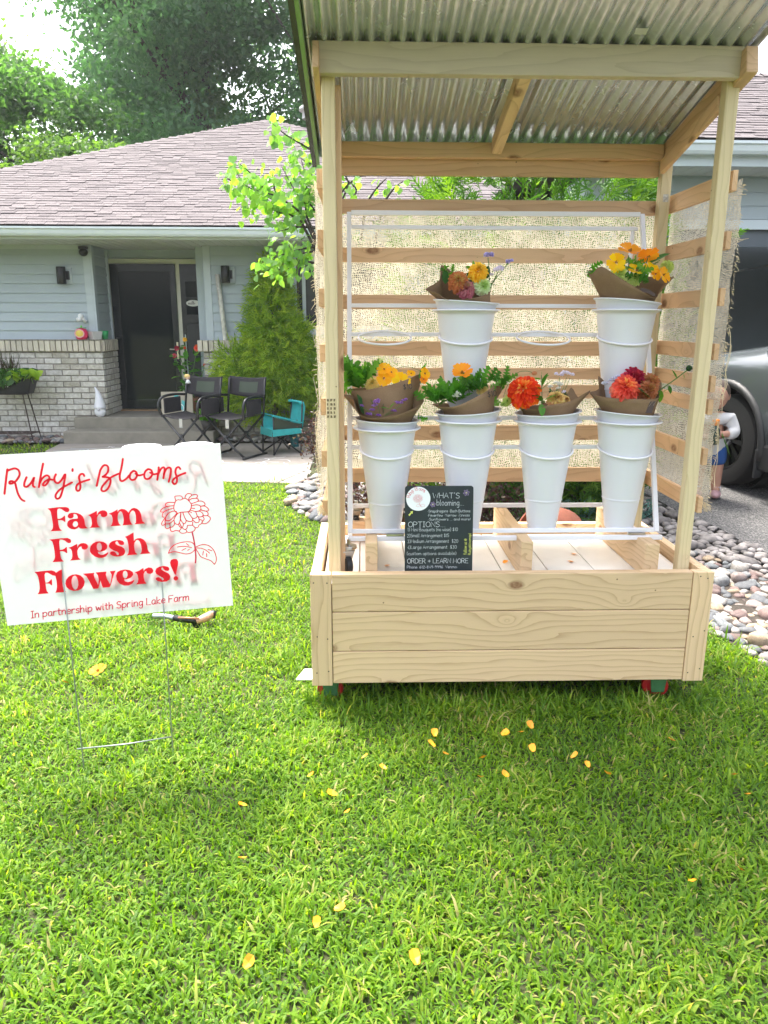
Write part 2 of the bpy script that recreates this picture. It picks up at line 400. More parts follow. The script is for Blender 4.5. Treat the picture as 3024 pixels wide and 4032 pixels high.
def ribbon(b, pts, w, nrm=None, closed=False):
    """flat stroke through 3D points, lying in the plane with normal nrm"""
    P = [Vector(p) for p in pts]; m = len(P); nrm = Vector(nrm); vs = []
    if m < 2: return
    for i in range(m):
        t = (P[(i+1) % m]-P[i-1]) if closed else (P[min(i+1, m-1)]-P[max(i-1, 0)])
        if t.length < 1e-9: t = Vector((1, 0, 0))
        s = nrm.cross(t.normalized())*w*.5; vs += [P[i]+s, P[i]-s]
    fs = [(2*i, 2*i+1, 2*i+3, 2*i+2) for i in range(m-1)]
    if closed: fs.append((2*m-2, 2*m-1, 1, 0))
    b.add(vs, fs)
    if not closed:       # round ends
        for e, q in ((0, 1), (m-1, m-2)):
            d = (P[e]-P[q]); d = d.normalized() if d.length > 1e-9 else Vector((1, 0, 0)); s = nrm.cross(d)
            b.add([P[e]+s*w*.5, P[e]+(s*.5+d*.87)*w*.5, P[e]+(d*.87-s*.5)*w*.5, P[e]-s*w*.5], [(0, 1, 2, 3)])
for k in range(16):
    b = MB(); cx, cyy = rnd(-1.2, -.55), rnd(4.75, 5.9)
    if k > 9: cx, cyy = rnd(-3.2, -1.6), rnd(6.3, 6.85)
    for s in range(random.randint(2, 4)):
        a0 = rnd(0, 6); x, y = cx+rnd(-.12, .12), cyy+rnd(-.12, .12); pts = []
        for i in range(7):
            pts.append((x, y, WK+.004)); a0 += rnd(-.9, .9); x += math.cos(a0)*.06; y += math.sin(a0)*.06
        ribbon(b, smooth_path(pts, 3), rnd(.008, .016), (0, 0, 1))
    b.build('chalk_drawing', M[random.choice(['chalk_white', 'chalk_white', 'chalk_white', 'chalk_pink', 'chalk_blue'])], walk)

# ================================================================ house
M['siding'] = simple('blue_grey_siding', (.40, .46, .50), .55, var=.04, vscale=3, bump=.04, bscale=30)
M['trim'] = simple('pale_blue_trim', (.47, .53, .57), .5, var=.03)
M['gutter'] = simple('white_gutter', (.64, .70, .72), .4, var=.03)
M['soffit'] = simple('white_soffit', (.60, .62, .60), .55, var=.03)
M['mortar'] = simple('mortar', (.27, .25, .22), .95, bump=.3, bscale=120)
def brickmat():
    m, n, l = newmat('pale_brick'); b = n.new('ShaderNodeBsdfPrincipled'); o = n.new('ShaderNodeOutputMaterial'); l.new(b.outputs[0], o.inputs[0])
    oi = n.new('ShaderNodeObjectInfo'); v = coords(n, l, rand=9.0); a = noise(n, l, v, 22, 5, .65)
    c0 = ramp(n, l, oi.outputs['Random'], [(.0, (.50, .47, .41)), (.35, (.66, .63, .58)), (.75, (.74, .72, .68)), (1, (.60, .585, .555))]).outputs[0]
    c = mixc(n, l, c0, ramp(n, l, a, [(.3, (.62, .60, .56)), (.7, (1, 1, 1))]).outputs[0], 1.0, 'MULTIPLY')
    l.new(c, b.inputs['Base Color']); setp(b, Roughness=.9, **{'Specular IOR Level': .2}); l.new(bumpn(n, l, a, .35, .008), b.inputs['Normal']); return m
M['brick'] = brickmat(); M['cap_brick'] = simple('buff_cap_brick', (.55, .50, .41), .9, var=.15, vscale=25, bump=.3, bscale=60, objvar=.14)
def shinglemat():
    m, n, l = newmat('mauve_shingle'); b = n.new('ShaderNodeBsdfPrincipled'); o = n.new('ShaderNodeOutputMaterial'); l.new(b.outputs[0], o.inputs[0])
    a = n.new('ShaderNodeAttribute'); a.attribute_name = 'v'; oi = n.new('ShaderNodeObjectInfo')
    f = math_(n, l, 'FRACT', math_(n, l, 'ADD', a.outputs['Fac'], oi.outputs['Random']))
    tc = n.new('ShaderNodeTexCoord'); g = noise(n, l, tc.outputs['Object'], 160, 3, .7)
    c = ramp(n, l, f, [(0, (.098, .086, .090)), (.4, (.122, .107, .110)), (.75, (.140, .124, .127)), (1, (.110, .096, .10))]).outputs[0]
    c = mixc(n, l, c, ramp(n, l, g, [(.3, (.72, .72, .74)), (.7, (1.18, 1.16, 1.15))]).outputs[0], 1.0, 'MULTIPLY')
    l.new(c, b.inputs['Base Color']); setp(b, Roughness=.9, **{'Specular IOR Level': .25}); l.new(bumpn(n, l, g, .5, .004), b.inputs['Normal']); return m
M['shingle'] = shinglemat(); M['deck'] = simple('roof_felt', (.07, .06, .06), .95)
M['door_black'] = simple('black_door_paint', (.008, .012, .016), .22, spec=.5)
M['dark_glass'] = simple('dark_glass', (.006, .012, .014), .04, spec=.3)
M['screen'] = simple('window_screen', (.035, .035, .04), .25, var=.3, vscale=2)
HY = 7.5
house = thing('house', 'low house with mauve shingle roof, blue-grey siding and pale brick base', 'house', (-3, 7.5, -.04))
def H(b, name, mat, parent=None, **k):
    o = b.build(name, mat, None, **k); par = parent or house
    return keep(o, par)
bpy.context.view_layer.update()
WT = 2.41
wl_ = MB()
wl_.box((-6.6, HY, -.1), (-3.25, HY+.12, WT)); wl_.box((-3.37, HY+.12, -.1), (-3.25, 8.14, WT)); wl_.box((-3.25, 8.12, 2.29), (-1.83, 8.24, WT+.3))
wl_.box((-1.83, HY+.02, -.1), (3.2, HY+.14, WT)); wl_.box((-1.95, HY+.14, -.1), (-1.83, 8.24, WT)); wl_.box((-6.6, HY+.12, -.1), (-6.48, 14, WT)); wl_.box((3.08, HY+.14, -.1), (3.2, 14, WT))
wall = H(wl_, 'wall', M['siding'])
# lap siding: every course is its own tilted board
EXPO = .1165
def siding(xa, xb, y, z0, z1, par, axis='x', fx=None):
    z = z0; me = None
    while z < z1-.02:
        h = min(EXPO, z1-z); b = MB(); L = xb-xa; k = MB()
        vs = [(-L/2, -.024, 0), (L/2, -.024, 0), (L/2, -.004, h+.012), (-L/2, -.004, h+.012), (-L/2, .003, 0), (L/2, .003, 0), (L/2, .003, h+.012), (-L/2, .003, h+.012)]
        b.add(vs, [(0, 1, 2, 3), (1, 5, 6, 2), (4, 0, 3, 7), (0, 4, 5, 1), (3, 2, 6, 7), (5, 4, 7, 6)])
        o = b.build('siding_board', M['siding']); o.parent = par; o.matrix_parent_inverse = PINV(par)
        if axis == 'x': o.location = ((xa+xb)/2, y, z)
        else: o.location = (fx, (xa+xb)/2, z); o.rotation_euler = (0, 0, math.pi/2)
        z += h
siding(-6.6, -3.335, HY-.004, 1.24, WT, wall); siding(7.52, 8.1, 0, 1.24, WT, wall, 'y', -3.246)
siding(-1.735, 3.2, HY+.016, 1.24, WT, wall)
siding(-3.2, -1.9, 8.116, 2.30, WT, wall)
tr = MB()
tr.box((-3.335, HY-.03, 1.235), (-3.245, HY-.004, WT)); tr.box((-3.2449, HY-.03, 1.235), (-3.22, HY+.06, WT)); tr.box((-3.246, 8.03, 1.235), (-3.205, 8.12, WT))
H(tr, 'corner_trim', M['trim'], wall, bevel=.003)
H(MB().box((-1.826, HY-.012, 1.235), (-1.735, HY+.018, WT)), 'corner_trim', M['trim'], wall, bevel=.003)
H(MB().box((-6.6, HY-.02, WT-.055), (-3.34, HY-.0205+.016, WT)), 'frieze', M['trim'], wall)
# brick base: every brick an object
bk = MB()
bk.box((-6.6, HY-.075, -.12), (-3.18, HY-.002, 1.10)); bk.box((-3.2495, HY-.003, -.12), (-3.18, 8.08, 1.10)); bk.box((-1.865, HY-.06, -.12), (3.2, HY+.016, 1.10))
brickwork = H(bk, 'brick_base', M['mortar'], wall)
BL, BH, BD = .205, .062, .02
bb = MB().box((-.5, -.5, -.5), (.5, .5, .5)).mesh('brick_piece'); bb.materials.append(M['brick'])
bmx = bmesh.new(); bmx.from_mesh(bb); bmesh.ops.scale(bmx, vec=(BL, BD, BH), verts=bmx.verts); bmesh.ops.bevel(bmx, geom=list(bmx.edges), offset=.004, segments=1, affect='EDGES'); bmx.to_mesh(bb); bmx.free()
cbm = bb.copy(); cbm.materials.clear(); cbm.materials.append(M['cap_brick'])
BINV = PINV(brickwork)
def brick(x, y, z, sx=1, rz=0, cap=False, sy=1, sz=1):
    o = bpy.data.objects.new('brick', cbm if cap else bb); COL.objects.link(o); o.parent = brickwork; o.matrix_parent_inverse = BINV
    o.location = (x+rnd(-.002, .002), y+rnd(-.0015, .0015), z+rnd(-.001, .001)); o.scale = (sx, sy, sz); o.rotation_euler = (0, 0, rz)
PX, PZ = .217, .0745
def courses(x0, x1, y, zlist, rz=0, fixed=None):
    for k, z in enumerate(zlist):
        x = x1-(.5*PX if k % 2 else 0)
        if k % 2:
            w = .5*PX-.012
            if rz: brick(fixed, x1-.5*w, z, w/BL, rz)
            else: brick(x1-.5*w, y, z, w/BL)
        while x > x0+.04:
            a = max(x0, x-BL); w = x-a-.0
            if w > .03:
                if rz: brick(fixed, (a+x)/2, z, w/BL, rz)
                else: brick((a+x)/2, y, z, w/BL)
            x -= PX
zl = [1.045-PZ*i for i in range(15)]
courses(-4.95, -3.172, HY-.078, zl); courses(7.44, 8.07, 0, zl, math.pi/2, -3.177)
courses(-1.87, .15, HY-.063, zl)
for i in range(24):                                        # rowlock cap
    brick(-3.205-.0715*i, HY-.085, 1.165, .060/BL, 0, True, 5.2, 2.35)
for i in range(8): brick(-3.185, 7.47+.0715*i, 1.165, .060/BL, math.pi/2, True, 4.4, 2.35)
for i in range(30): brick(-1.90+.0715*i, HY-.075, 1.165, .060/BL, 0, True, 5.2, 2.35)
H(MB().box((-6.6, HY-.14, 1.238), (-3.175, HY-.01, 1.246)), 'cap_mortar', M['mortar'], wall)
# steps
for nm, y0, z1, x0 in (('step', 7.25, .26, -3.56), ('step', 6.95, .115, -3.60)):
    H(MB().box((x0, y0, -.12), (-1.72 if z1 > .2 else -1.70, 8.11 if z1 > .2 else 7.249, z1)), nm, M['old_concrete'], bevel=.012)
# door
M['door_frame'] = simple('cream_door_frame', (.58, .57, .48), .5)
fr = MB(); fr.box((-3.245, 8.06, .262), (-3.195, 8.13, 2.29)); fr.box((-3.1949, 8.06, 2.225), (-1.90, 8.13, 2.2895)); fr.box((-2.315, 8.055, .262), (-2.262, 8.128, 2.2249)); fr.box((-1.96, 8.06, .262), (-1.90, 8.13, 2.2249))
H(fr, 'door_frame', M['door_frame'], bevel=.003)
H(MB().box((-3.19, 7.98, .2605), (-2.0, 8.13, .278)), 'threshold', simple('wood_sill', (.30, .18, .09), .6, var=.2))
dr = MB(); x0, x1, z0, z1, y0, y1 = -3.192, -2.318, .285, 2.222, 8.03, 8.07
dr.box((x0, y0, z0), (x0+.11, y1, z1)); dr.box((x1-.075, y0, z0), (x1, y1, z1)); dr.box((x0+.1101, y0, z1-.10), (x1-.0751, y1, z1)); dr.box((x0+.1101, y0, z0), (x1-.0751, y1, z0+.13))
door = H(dr, 'door', M['door_black'], bevel=.004)
H(MB().box((x0+.11, 8.045, z0+.13), (x1-.075, 8.055, z1-.10)), 'pane', M['dark_glass'], door)
ip = MB()                                                   # inner door seen dimly through the storm glass
for cxx in (-2.95, -2.74, -2.53):
    for zz in (1.55, 1.80): ip.box((cxx-.085, 8.10, zz), (cxx+.085, 8.115, zz+.21))
for cxx in (-2.90, -2.56): ip.box((cxx-.13, 8.10, .5), (cxx+.13, 8.112, 1.42))
H(ip, 'inner_door_panel', simple('inner_door', (.02, .028, .03), .4), door)
hd = MB(); hd.box((-2.352, 8.012, .97), (-2.328, 8.03, 1.20)); hd.tube([(-2.34, 8.0, 1.10), (-2.38, 7.985, 1.10), (-2.44, 7.985, 1.105)], .009, 8)
H(hd, 'handle', simple('brass_handle', (.55, .50, .40), .3, metal=1), door)
sl = MB(); sl.box((-2.262, 8.05, .285), (-1.96, 8.09, 2.224)); side = H(sl, 'sidelight', M['door_black'], bevel=.003)
for z0 in (1.80, 1.565): 
    p = H(MB().box((-2.19, 8.042, z0), (-2.03, 8.0497, z0+.20)), 'pane', M['dark_glass'], side)
H(MB().box((-2.2, 8.044, .42), (-2.025, 8.0498, 1.45)), 'panel', simple('panel_black', (.014, .018, .022), .3), side, bevel=.006)
# window beside the entry
wf = MB(); wx0, wx1, wz0, wz1 = -.70, .75, 1.31, 2.325
M['window_white'] = simple('white_window_vinyl', (.66, .71, .73), .4)
for a, b_ in (((wx0, 7.455, wz0), (wx0+.06, 7.53, wz1)), ((wx1-.06, 7.455, wz0), (wx1, 7.53, wz1)), ((wx0+.0601, 7.455, wz1-.06), (wx1-.0601, 7.53, wz1)), ((wx0+.0601, 7.455, wz0), (wx1-.0601, 7.53, wz0+.07))): wf.box(a, b_)
win = H(wf, 'window', M['window_white'], bevel=.003)
H(MB().box((wx0+.06, 7.478, wz0+.07), (wx1-.06, 7.484, wz1-.06)), 'pane', M['screen'], win)
H(MB().box((wx0+.062, 7.462, wz0+.072), (wx0+.085, 7.4775, wz1-.062)), 'inner_jamb', simple('brown_jamb', (.10, .055, .04), .5), win)
sf = MB(); sf.box((wx0+.13, 7.464, wz0+.07), (wx0+.175, 7.4775, wz1-.0605)); sf.box((wx0+.1751, 7.464, wz1-.12), (wx1-.0605, 7.4775, wz1-.0605)); sf.box((wx0+.1751, 7.464, wz0+.0705), (wx1-.0605, 7.4775, wz0+.11))
H(sf, 'sash', M['window_white'], win); H(MB().box((wx0-.04, 7.43, wz0-.05), (wx1+.04, 7.50, wz0-.002)), 'sill', M['window_white'], win)
# weathered pipe on the wall
pp = MB(); pp.tube([(-1.645, 7.45, 2.06), (-1.60, 7.44, 1.55), (-1.56, 7.43, 1.0), (-1.55, 7.42, .0)], .030, 10); H(pp, 'downspout', simple('worn_white_pipe', (.60, .58, .53), .7, var=.35, vscale=14), smooth=True)
# soffit: separate panels, fascia, gutter
sfm = H(MB().box((-7.0, 6.70, WT+.006), (3.6, 8.3, WT+.02)), 'soffit', M['soffit'])
for i in range(44):
    x = -5.0+.1145*i
    o = MB().box((-.053, 0, 0), (.053, 1.42 if -3.24 < x < -1.9 else .81, .008)).build('soffit_panel', M['soffit']); o.parent = sfm; o.matrix_parent_inverse = PINV(sfm); o.location = (x, 6.70, WT-.003)
H(MB().box((-7.03, 6.672, WT-.012), (3.7, 6.70, 2.505)), 'fascia', simple('fascia_white', (.56, .60, .60), .5))
gt = MB(); L0, L1 = -7.05, 3.75
prof = [(6.672, 2.425), (6.59, 2.425), (6.572, 2.45), (6.562, 2.49), (6.545, 2.50), (6.545, 2.522), (6.555, 2.522), (6.572, 2.50), (6.58, 2.44), (6.665, 2.435), (6.671, 2.52)]
vs = [(x, y, z) for x in (L0, L1) for (y, z) in prof]; k = len(prof)
gt.add(vs, [(i, i+1, k+i+1, k+i) for i in range(k-1)]); H(gt, 'gutter', M['gutter'], fix=False)
# hip roof with separate shingles
EV, AP, HX = (6.56, 2.53), (-1.312, 10.857, 4.66), 1.343
SL = (AP[2]-EV[1])/(AP[1]-EV[0])
def roof_quad(pts, thick, name, par, mat):
    b = MB(); b.prism(pts, (0, 0, -thick)); return b.build(name, mat, par, fix=True)
cl, cr = (AP[0]-HX*(AP[1]-EV[0]), EV[0], EV[1]), (AP[0]+HX*(AP[1]-EV[0]), EV[0], EV[1])
rb = MB(); bk_l, bk_r = (cl[0], 2*AP[1]-EV[0], EV[1]), (cr[0], 2*AP[1]-EV[0], EV[1])
rb.add([cl, cr, bk_r, bk_l, AP], [(0, 1, 4), (1, 2, 4), (2, 3, 4), (3, 0, 4), (3, 2, 1, 0)])
roof = H(rb, 'roof', M['deck'])
shm = MB().box((-.5, 0, 0), (.5, 1, 1)).mesh('shingle_piece'); shm.materials.append(M['shingle'])
def shingle_field(x_of, y0, z0, y1, slope, par, zone, ztop, label_n=300, off=0):
    """courses of tabs on a plane rising with y; x_of(y) gives the ends of a course; zone(x,y) says which show largest"""
    ang = math.atan(slope); ex = .088; dy = ex*math.cos(ang); rows = int((y1-y0)/dy); tabs = []
    for r in range(rows):
        y = y0+r*dy; z = z0+r*dy*slope; xa, xb = x_of(y+dy*.5); x = xa-rnd(0, .2)
        while x < xb:
            w = rnd(.09, .26); th = random.choice([.003, .004, .006, .007])
            a, b_ = max(x, xa), min(x+w, xb)
            if b_-a > .03: tabs.append(((a+b_)/2, y+rnd(-.004, .004), z, b_-a-.003, th))
            x += w
    pr = sorted(tabs, key=lambda t: zone(t[0], t[1]))
    near, far = pr[:label_n], pr[label_n:]
    inv = PINV(par)
    for (x, y, z, w, th) in near:
        o = bpy.data.objects.new('shingle', shm); COL.objects.link(o); o.parent = par; o.matrix_parent_inverse = inv
        o.location = (x, y, z+.009); o.rotation_euler = (ang-.055, 0, 0); o.scale = (w, ex*1.35, th)
    if far:
        T = np.array([(-.5, 0, 0), (.5, 0, 0), (.5, 1, 0), (-.5, 1, 0), (-.5, 0, 1), (.5, 0, 1), (.5, 1, 1), (-.5, 1, 1)], float); F = [(4, 5, 6, 7), (0, 1, 5, 4), (1, 2, 6, 5), (3, 0, 4, 7)]
        A = np.array(far); S = np.stack([A[:, 3], np.full(len(A), ex*1.35), A[:, 4]], 1)
        V = T[None]*S[:, None, :]; c, s = math.cos(ang-.055), math.sin(ang-.055)
        V = np.stack([V[..., 0], V[..., 1]*c-V[..., 2]*s, V[..., 1]*s+V[..., 2]*c], 2)+A[:, None, :3]+np.array([0, 0, .009])
        me = arrays_mesh('shingles', V, F, RNG.random(len(A))); o = link('shingle_field', me, None, M['shingle']); o.parent = par; o.matrix_parent_inverse = inv; tag(o, kind='stuff')
shingle_field(lambda y: (cl[0]+HX*(y-EV[0]), cr[0]-HX*(y-EV[0])), EV[0]-.015, EV[1], AP[1]-.05, SL, roof,
              lambda x, y: (y-EV[0])+(0 if -4.9 < x < -.2 else 50), AP[2])
for sgn, c in ((-1, cl), (1, cr)):                          # hip caps
    d = Vector(c)-Vector(AP); L = d.length; d.normalize()
    for i in range(int(L/.17)):
        p = Vector(AP)+d*(.17*i+.06); s = Vector((0, 1, 0)) if False else d.cross(Vector((0, 0, 1))).normalized()
        b = MB(); up = Vector((0, 0, 1)); n_ = s.cross(d).normalized()
        n_ = n_ if n_.z > 0 else -n_
        A0, A1 = p, p+d*.25
        vs = [A0+s*.13-up*.05+up*.015, A0+up*.022, A0-s*.13-up*.05+up*.015, A1+s*.13-up*.05+up*.004, A1+up*.010, A1-s*.13-up*.05+up*.004]
        b.add(vs, [(0, 1, 4, 3), (1, 2, 5, 4)])
        o = b.build('hip_cap', M['shingle']); o.parent = roof; o.matrix_parent_inverse = PINV(roof)
vt = MB(); vt.lathe([(.02, .16), (.10, .155), (.16, .12), (.17, .07), (.12, .065), (.12, -.05)], 16, (-.62, 10.55, 4.66)); H(vt, 'roof_vent', simple('white_vent', (.55, .55, .55), .4), smooth=True)

# ================================================================ garage
garage = thing('garage', 'attached garage with open dark doorway, blue-grey siding and white gutter', 'garage', (5, 5.05, .2)); bpy.context.view_layer.update()
def G(b, name, mat, par=None, **k):
    o = b.build(name, mat, None, **k); o.parent = par or garage; o.matrix_parent_inverse = PINV(o.parent); return o
GY, GX0, GX1 = 5.05, 2.35, 9.6
gw = MB(); gw.box((GX0, GY, .0), (2.95, GY+.14, 2.84)); gw.box((2.9501, GY, 2.36), (8.2, GY+.14, 2.84)); gw.box((8.2001, GY, 0), (GX1, GY+.14, 2.84))
gw.box((GX0, GY+.1401, 0), (GX0+.14, 10.5, 2.84)); gw.box((GX1-.14, GY+.1401, 0), (GX1, 10.5, 2.84)); gw.box((GX0+.1401, 10.36, 0), (GX1-.1401, 10.5, 2.84)); gw.box((GX0+.15, GY+.15, 2.80), (GX1-.15, 10.3, 2.83))
gwall = G(gw, 'wall', M['siding'])
G(MB().box((GX0+.14, GY+.02, .14), (GX1-.14, 10.36, .215)), 'floor', simple('garage_floor', (.10, .10, .10), .8, var=.2))
def gsid(xa, xb, z0, z1):
    z = z0
    while z < z1-.02:
        h = min(.122, z1-z); L = xb-xa; b = MB()
        b.add([(-L/2, -.018, 0), (L/2, -.018, 0), (L/2, -.004, h+.012), (-L/2, -.004, h+.012), (-L/2, .003, 0), (L/2, .003, 0)], [(0, 1, 2, 3), (0, 4, 5, 1)])
        o = b.build('siding_board', M['siding']); o.parent = gwall; o.matrix_parent_inverse = PINV(gwall); o.location = ((xa+xb)/2, GY-.004, z); z += h
gsid(GX0, 2.86, .1, 2.84); gsid(2.95, 8.2, 2.45, 2.84); gsid(8.3, GX1, .1, 2.84)
G(MB().box((2.86, GY-.03, 2.355), (8.3, GY-.005, 2.445)).box((2.86, GY-.03, .15), (2.95, GY-.005, 2.3549)).box((8.2, GY-.03, .15), (8.29, GY-.005, 2.3549)), 'door_trim', simple('garage_trim', (.60, .67, .71), .45), bevel=.003)
G(MB().box((2.95, GY+.03, 2.20), (8.2, GY+.07, 2.36)), 'door_header', simple('raised_door', (.10, .12, .14), .5))
rail = MB(); rail.tube([(3.3, GY+.1, 2.12), (3.3, 8.5, 2.18)], .02, 6); rail.tube([(5.0, GY+.3, 2.15), (5.6, 8.5, 2.2)], .015, 6); G(rail, 'door_track', M['zinc'])
gs = G(MB().box((2.0, 4.56, 2.846), (9.9, GY-.001, 2.86)), 'soffit', simple('grey_soffit', (.42, .47, .49), .6))
for i in range(42):
    o = MB().box((-.055, 0, 0), (.055, .49, .008)).build('soffit_panel', M['soffit']); o.parent = gs; o.matrix_parent_inverse = PINV(gs); o.location = (2.08+.118*i, 4.56, 2.837)
G(MB().box((1.98, 4.535, 2.83), (9.95, 4.56, 3.0)), 'fascia', simple('garage_fascia', (.52, .58, .60), .5))
gt = MB(); prof = [(4.535, 2.915), (4.455, 2.915), (4.437, 2.94), (4.427, 2.985), (4.41, 2.995), (4.41, 3.018), (4.42, 3.018), (4.437, 2.99), (4.445, 2.93), (4.528, 2.925), (4.533, 3.015)]
vs = [(x, y, z) for x in (1.95, 9.95) for (y, z) in prof]; gt.add(vs, [(i, i+1, k+i+1, k+i) for i in range(k-1)]); G(gt, 'gutter', M['gutter'])
GE, GR = (4.44, 3.03), (6.83, 4.225); gsl = (GR[1]-GE[1])/(GR[0]-GE[0])
rb = MB(); rb.add([(1.9, GE[0], GE[1]), (10, GE[0], GE[1]), (10, GR[0], GR[1]), (4.2, GR[0], GR[1]), (1.9, 9.3, GE[1]), (10, 9.3, GE[1])], [(0, 1, 2, 3), (0, 3, 4), (3, 2, 5, 4), (0, 4, 5, 1), (1, 5, 2)])
groof = G(rb, 'roof', M['deck'])
shingle_field(lambda y: (1.9+(y-GE[0])*(2.3/2.39), 10.0), GE[0]-.015, GE[1], GR[0]+.02, gsl, groof, lambda x, y: abs(x-4.1)+.3*(y-GE[0])+(0 if 2.9 < x < 5.6 else 30), GR[1], 230)
rc = MB()
for i in range(40):
    x = 4.2+.145*i; rc.add([(x, GR[0]-.12, GR[1]-.03), (x+.16, GR[0]-.12, GR[1]-.04), (x+.16, GR[0], GR[1]+.02), (x, GR[0], GR[1]+.035), (x, GR[0]+.12, GR[1]-.03), (x+.16, GR[0]+.12, GR[1]-.04)], [(0, 1, 2, 3), (3, 2, 5, 4)])
o = G(rc, 'ridge_cap', M['shingle'], groof)
# ================================================================ flower cart
cart = thing('flower_cart', 'new pine flower cart on red casters with burlap slat walls and metal roof', 'cart', (.762, .38, 0))
def K(o, par=None): return keep(o, par or cart)
def kb(name, lo, hi, mat, par=None, bevel=.0025): return K(boardp(name, lo, hi, M[mat], None, bevel), par)
ZT, ZB, CW, CD = .555, .11, 1.524, .768
for k, (z0, z1) in enumerate(((.407, ZT), (.247, .404), (ZB+.003, .244))): kb('front_board', (.0815, .003, z0), (1.4435, .043, z1), 'pineX')
kb('corner_board', (0, 0, ZB-.006), (.079, .040, ZT+.001), 'pineZ'); kb('corner_board', (1.446, 0, ZB-.002), (CW, .040, ZT+.001), 'pineZ')
for sx in (0, 1):
    x0, x1 = (0.002, .040) if sx == 0 else (CW-.040, CW-.002)
    kb('corner_board', (x0, .042, ZB), (x1, .115, ZT), 'pineZ')
    for z0, z1 in ((.407, ZT-.001), (.247, .404), (ZB+.003, .244)): kb('side_board', (x0+.001, .117, z0), (x1-.001, CD-.002, z1), 'pineY')
for z0, z1 in ((.407, ZT-.002), (.247, .404), (ZB+.003, .244)): kb('back_board', (.042, CD-.042, z0), (CW-.042, CD-.003, z1), 'pineX')
xs = [.045, .185, .374, .563, .752, .938, 1.126, 1.30, 1.478]
for a, b_ in zip(xs, xs[1:]): kb('floor_plank', (a+.002, .046, .487), (b_-.002, .722, .505), 'white_floor', bevel=.0015)
kb('under_frame', (.05, .05, .40), (1.47, .72, .47), 'slatX')
# three runners the rack stands on
for x0, x1 in ((.208, .254), (.805, .850), (1.286, 1.342)): kb('runner', (x0, .085, .5065), (x1, .715, .655 if x0 < 1.2 else .642), 'pineY', bevel=.005)
kb('cleat', (.14, .60, .506), (.26, .70, .60), 'slatX')
# posts
PL0, PL1, PR0, PR1, PY0, PY1 = .066, .112, 1.424, 1.470, .10, .146
kb('post', (PL0, PY0, .30), (PL1, PY1, 2.262), 'postZ', bevel=.004); kb('post', (PR0, PY0, .30), (PR1, PY1, 2.262), 'postZ', bevel=.004)
kb('stud', (PL0, PY1+.001, .506), (PL1+.018, PY1+.042, 2.24), 'slatZ', bevel=.003)
kb('post', (.044, .66, .506), (.092, .705, 2.12), 'postZ', bevel=.003); kb('post', (1.440, .66, .506), (1.4835, .705, 2.12), 'postZ', bevel=.003)
bolt = MB().lathe([(.0, -.004), (.009, -.003), (.010, 0)], 10, (PR1-.018, PY0-.001, .585), Vector((0, -1, 0))); K(bolt.build('bolt', simple('bolt_brown', (.32, .22, .14), .5)))
# beams and rafters
def rz_(y): return 2.352-.235*y
kb('front_beam', (.040, .058, 2.250), (1.482, .098, 2.345), 'grey_beam', bevel=.003)
kb('back_beam', (.094, .655, 2.118), (1.4385, .692, 2.176), 'slatX'); kb('back_beam', (.094, .694, 2.058), (1.4385, .727, 2.128), 'slatX')
def rafter(x0, x1, y0, y1, h, mat, drop=0.0):
    L = math.hypot(y1-y0, (y1-y0)*.235); ang = -math.atan(.235); c = Vector(((x0+x1)/2, (y0+y1)/2, rz_((y0+y1)/2)-h/2-.010-drop))
    return K(board('rafter', (x1-x0, L, h), c, M[mat], None, rot=(ang, 0, 0), bevel=.003))
rafter(.728, .768, .101, .652, .060, 'pineY'); rafter(1.444, 1.484, .02, .74, .085, 'slatY'); rafter(1.425, 1.4435, .16, .65, .055, 'slatY', .075); rafter(.044, .0645, .02, .74, .085, 'slatY')
# corrugated roof sheet
rf = MB(); RX0, RX1, RY0, RY1, PIT, AMP = .004, 1.497, -.42, .86, .0508, .0085
nx = int((RX1-RX0)/PIT*10); cols = [RX0+(RX1-RX0)*i/nx for i in range(nx+1)]; rows = [RY0+(RY1-RY0)*j/6 for j in range(7)]
vs = [(x, y, rz_(y)+.012+AMP*math.cos(2*math.pi*(x-RX0)/PIT)) for y in rows for x in cols]; m_ = len(cols)
rf.add(vs, [(j*m_+i, j*m_+i+1, (j+1)*m_+i+1, (j+1)*m_+i) for j in range(6) for i in range(nx)])
def galv():
    m, n, l = newmat('galvanised_sheet'); b = n.new('ShaderNodeBsdfPrincipled'); o = n.new('ShaderNodeOutputMaterial'); l.new(b.outputs[0], o.inputs[0])
    v = coords(n, l); vo = n.new('ShaderNodeTexVoronoi'); vo.inputs['Scale'].default_value = 45; l.new(v, vo.inputs['Vector'])
    c = ramp(n, l, vo.outputs['Color'], [(0, (.56, .61, .68)), (1, (.68, .73, .80))]).outputs[0]; l.new(c, b.inputs['Base Color'])
    setp(b, Metallic=.72, Roughness=.24); l.new(math_(n, l, 'MULTIPLY_ADD', noise(n, l, v, 9, 4), .16, .17), b.inputs['Roughness']); return m
M['galv'] = galv()
K(rf.build('roof_sheet', M['galv'], None, smooth=True, solid=.0012))
et = MB()
for (y0, y1) in ((RY0-.005, RY1),):
    P = [(-.012, y0, rz_(y0)-.035), (.006, y0, rz_(y0)-.035), (.006, y0, rz_(y0)+.026), (-.012, y0, rz_(y0)+.026)]
    et.prism(P, (0, y1-y0, -(y1-y0)*.235))
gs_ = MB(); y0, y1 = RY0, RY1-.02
gs_.prism([(.0065, y0, rz_(y0)-.034), (.020, y0, rz_(y0)-.034), (.020, y0, rz_(y0)-.002), (.0065, y0, rz_(y0)-.002)], (0, y1-y0, -(y1-y0)*.235)); K(gs_.build('green_edge_strip', simple('green_edge_strip', (.20, .36, .15), .3), None, fix=True))  # plain green strip added along the inner side of the dark edge trim
K(et.build('roof_edge_trim', simple('dark_edge_trim', (.05, .055, .05), .25, metal=.6), None, fix=True))
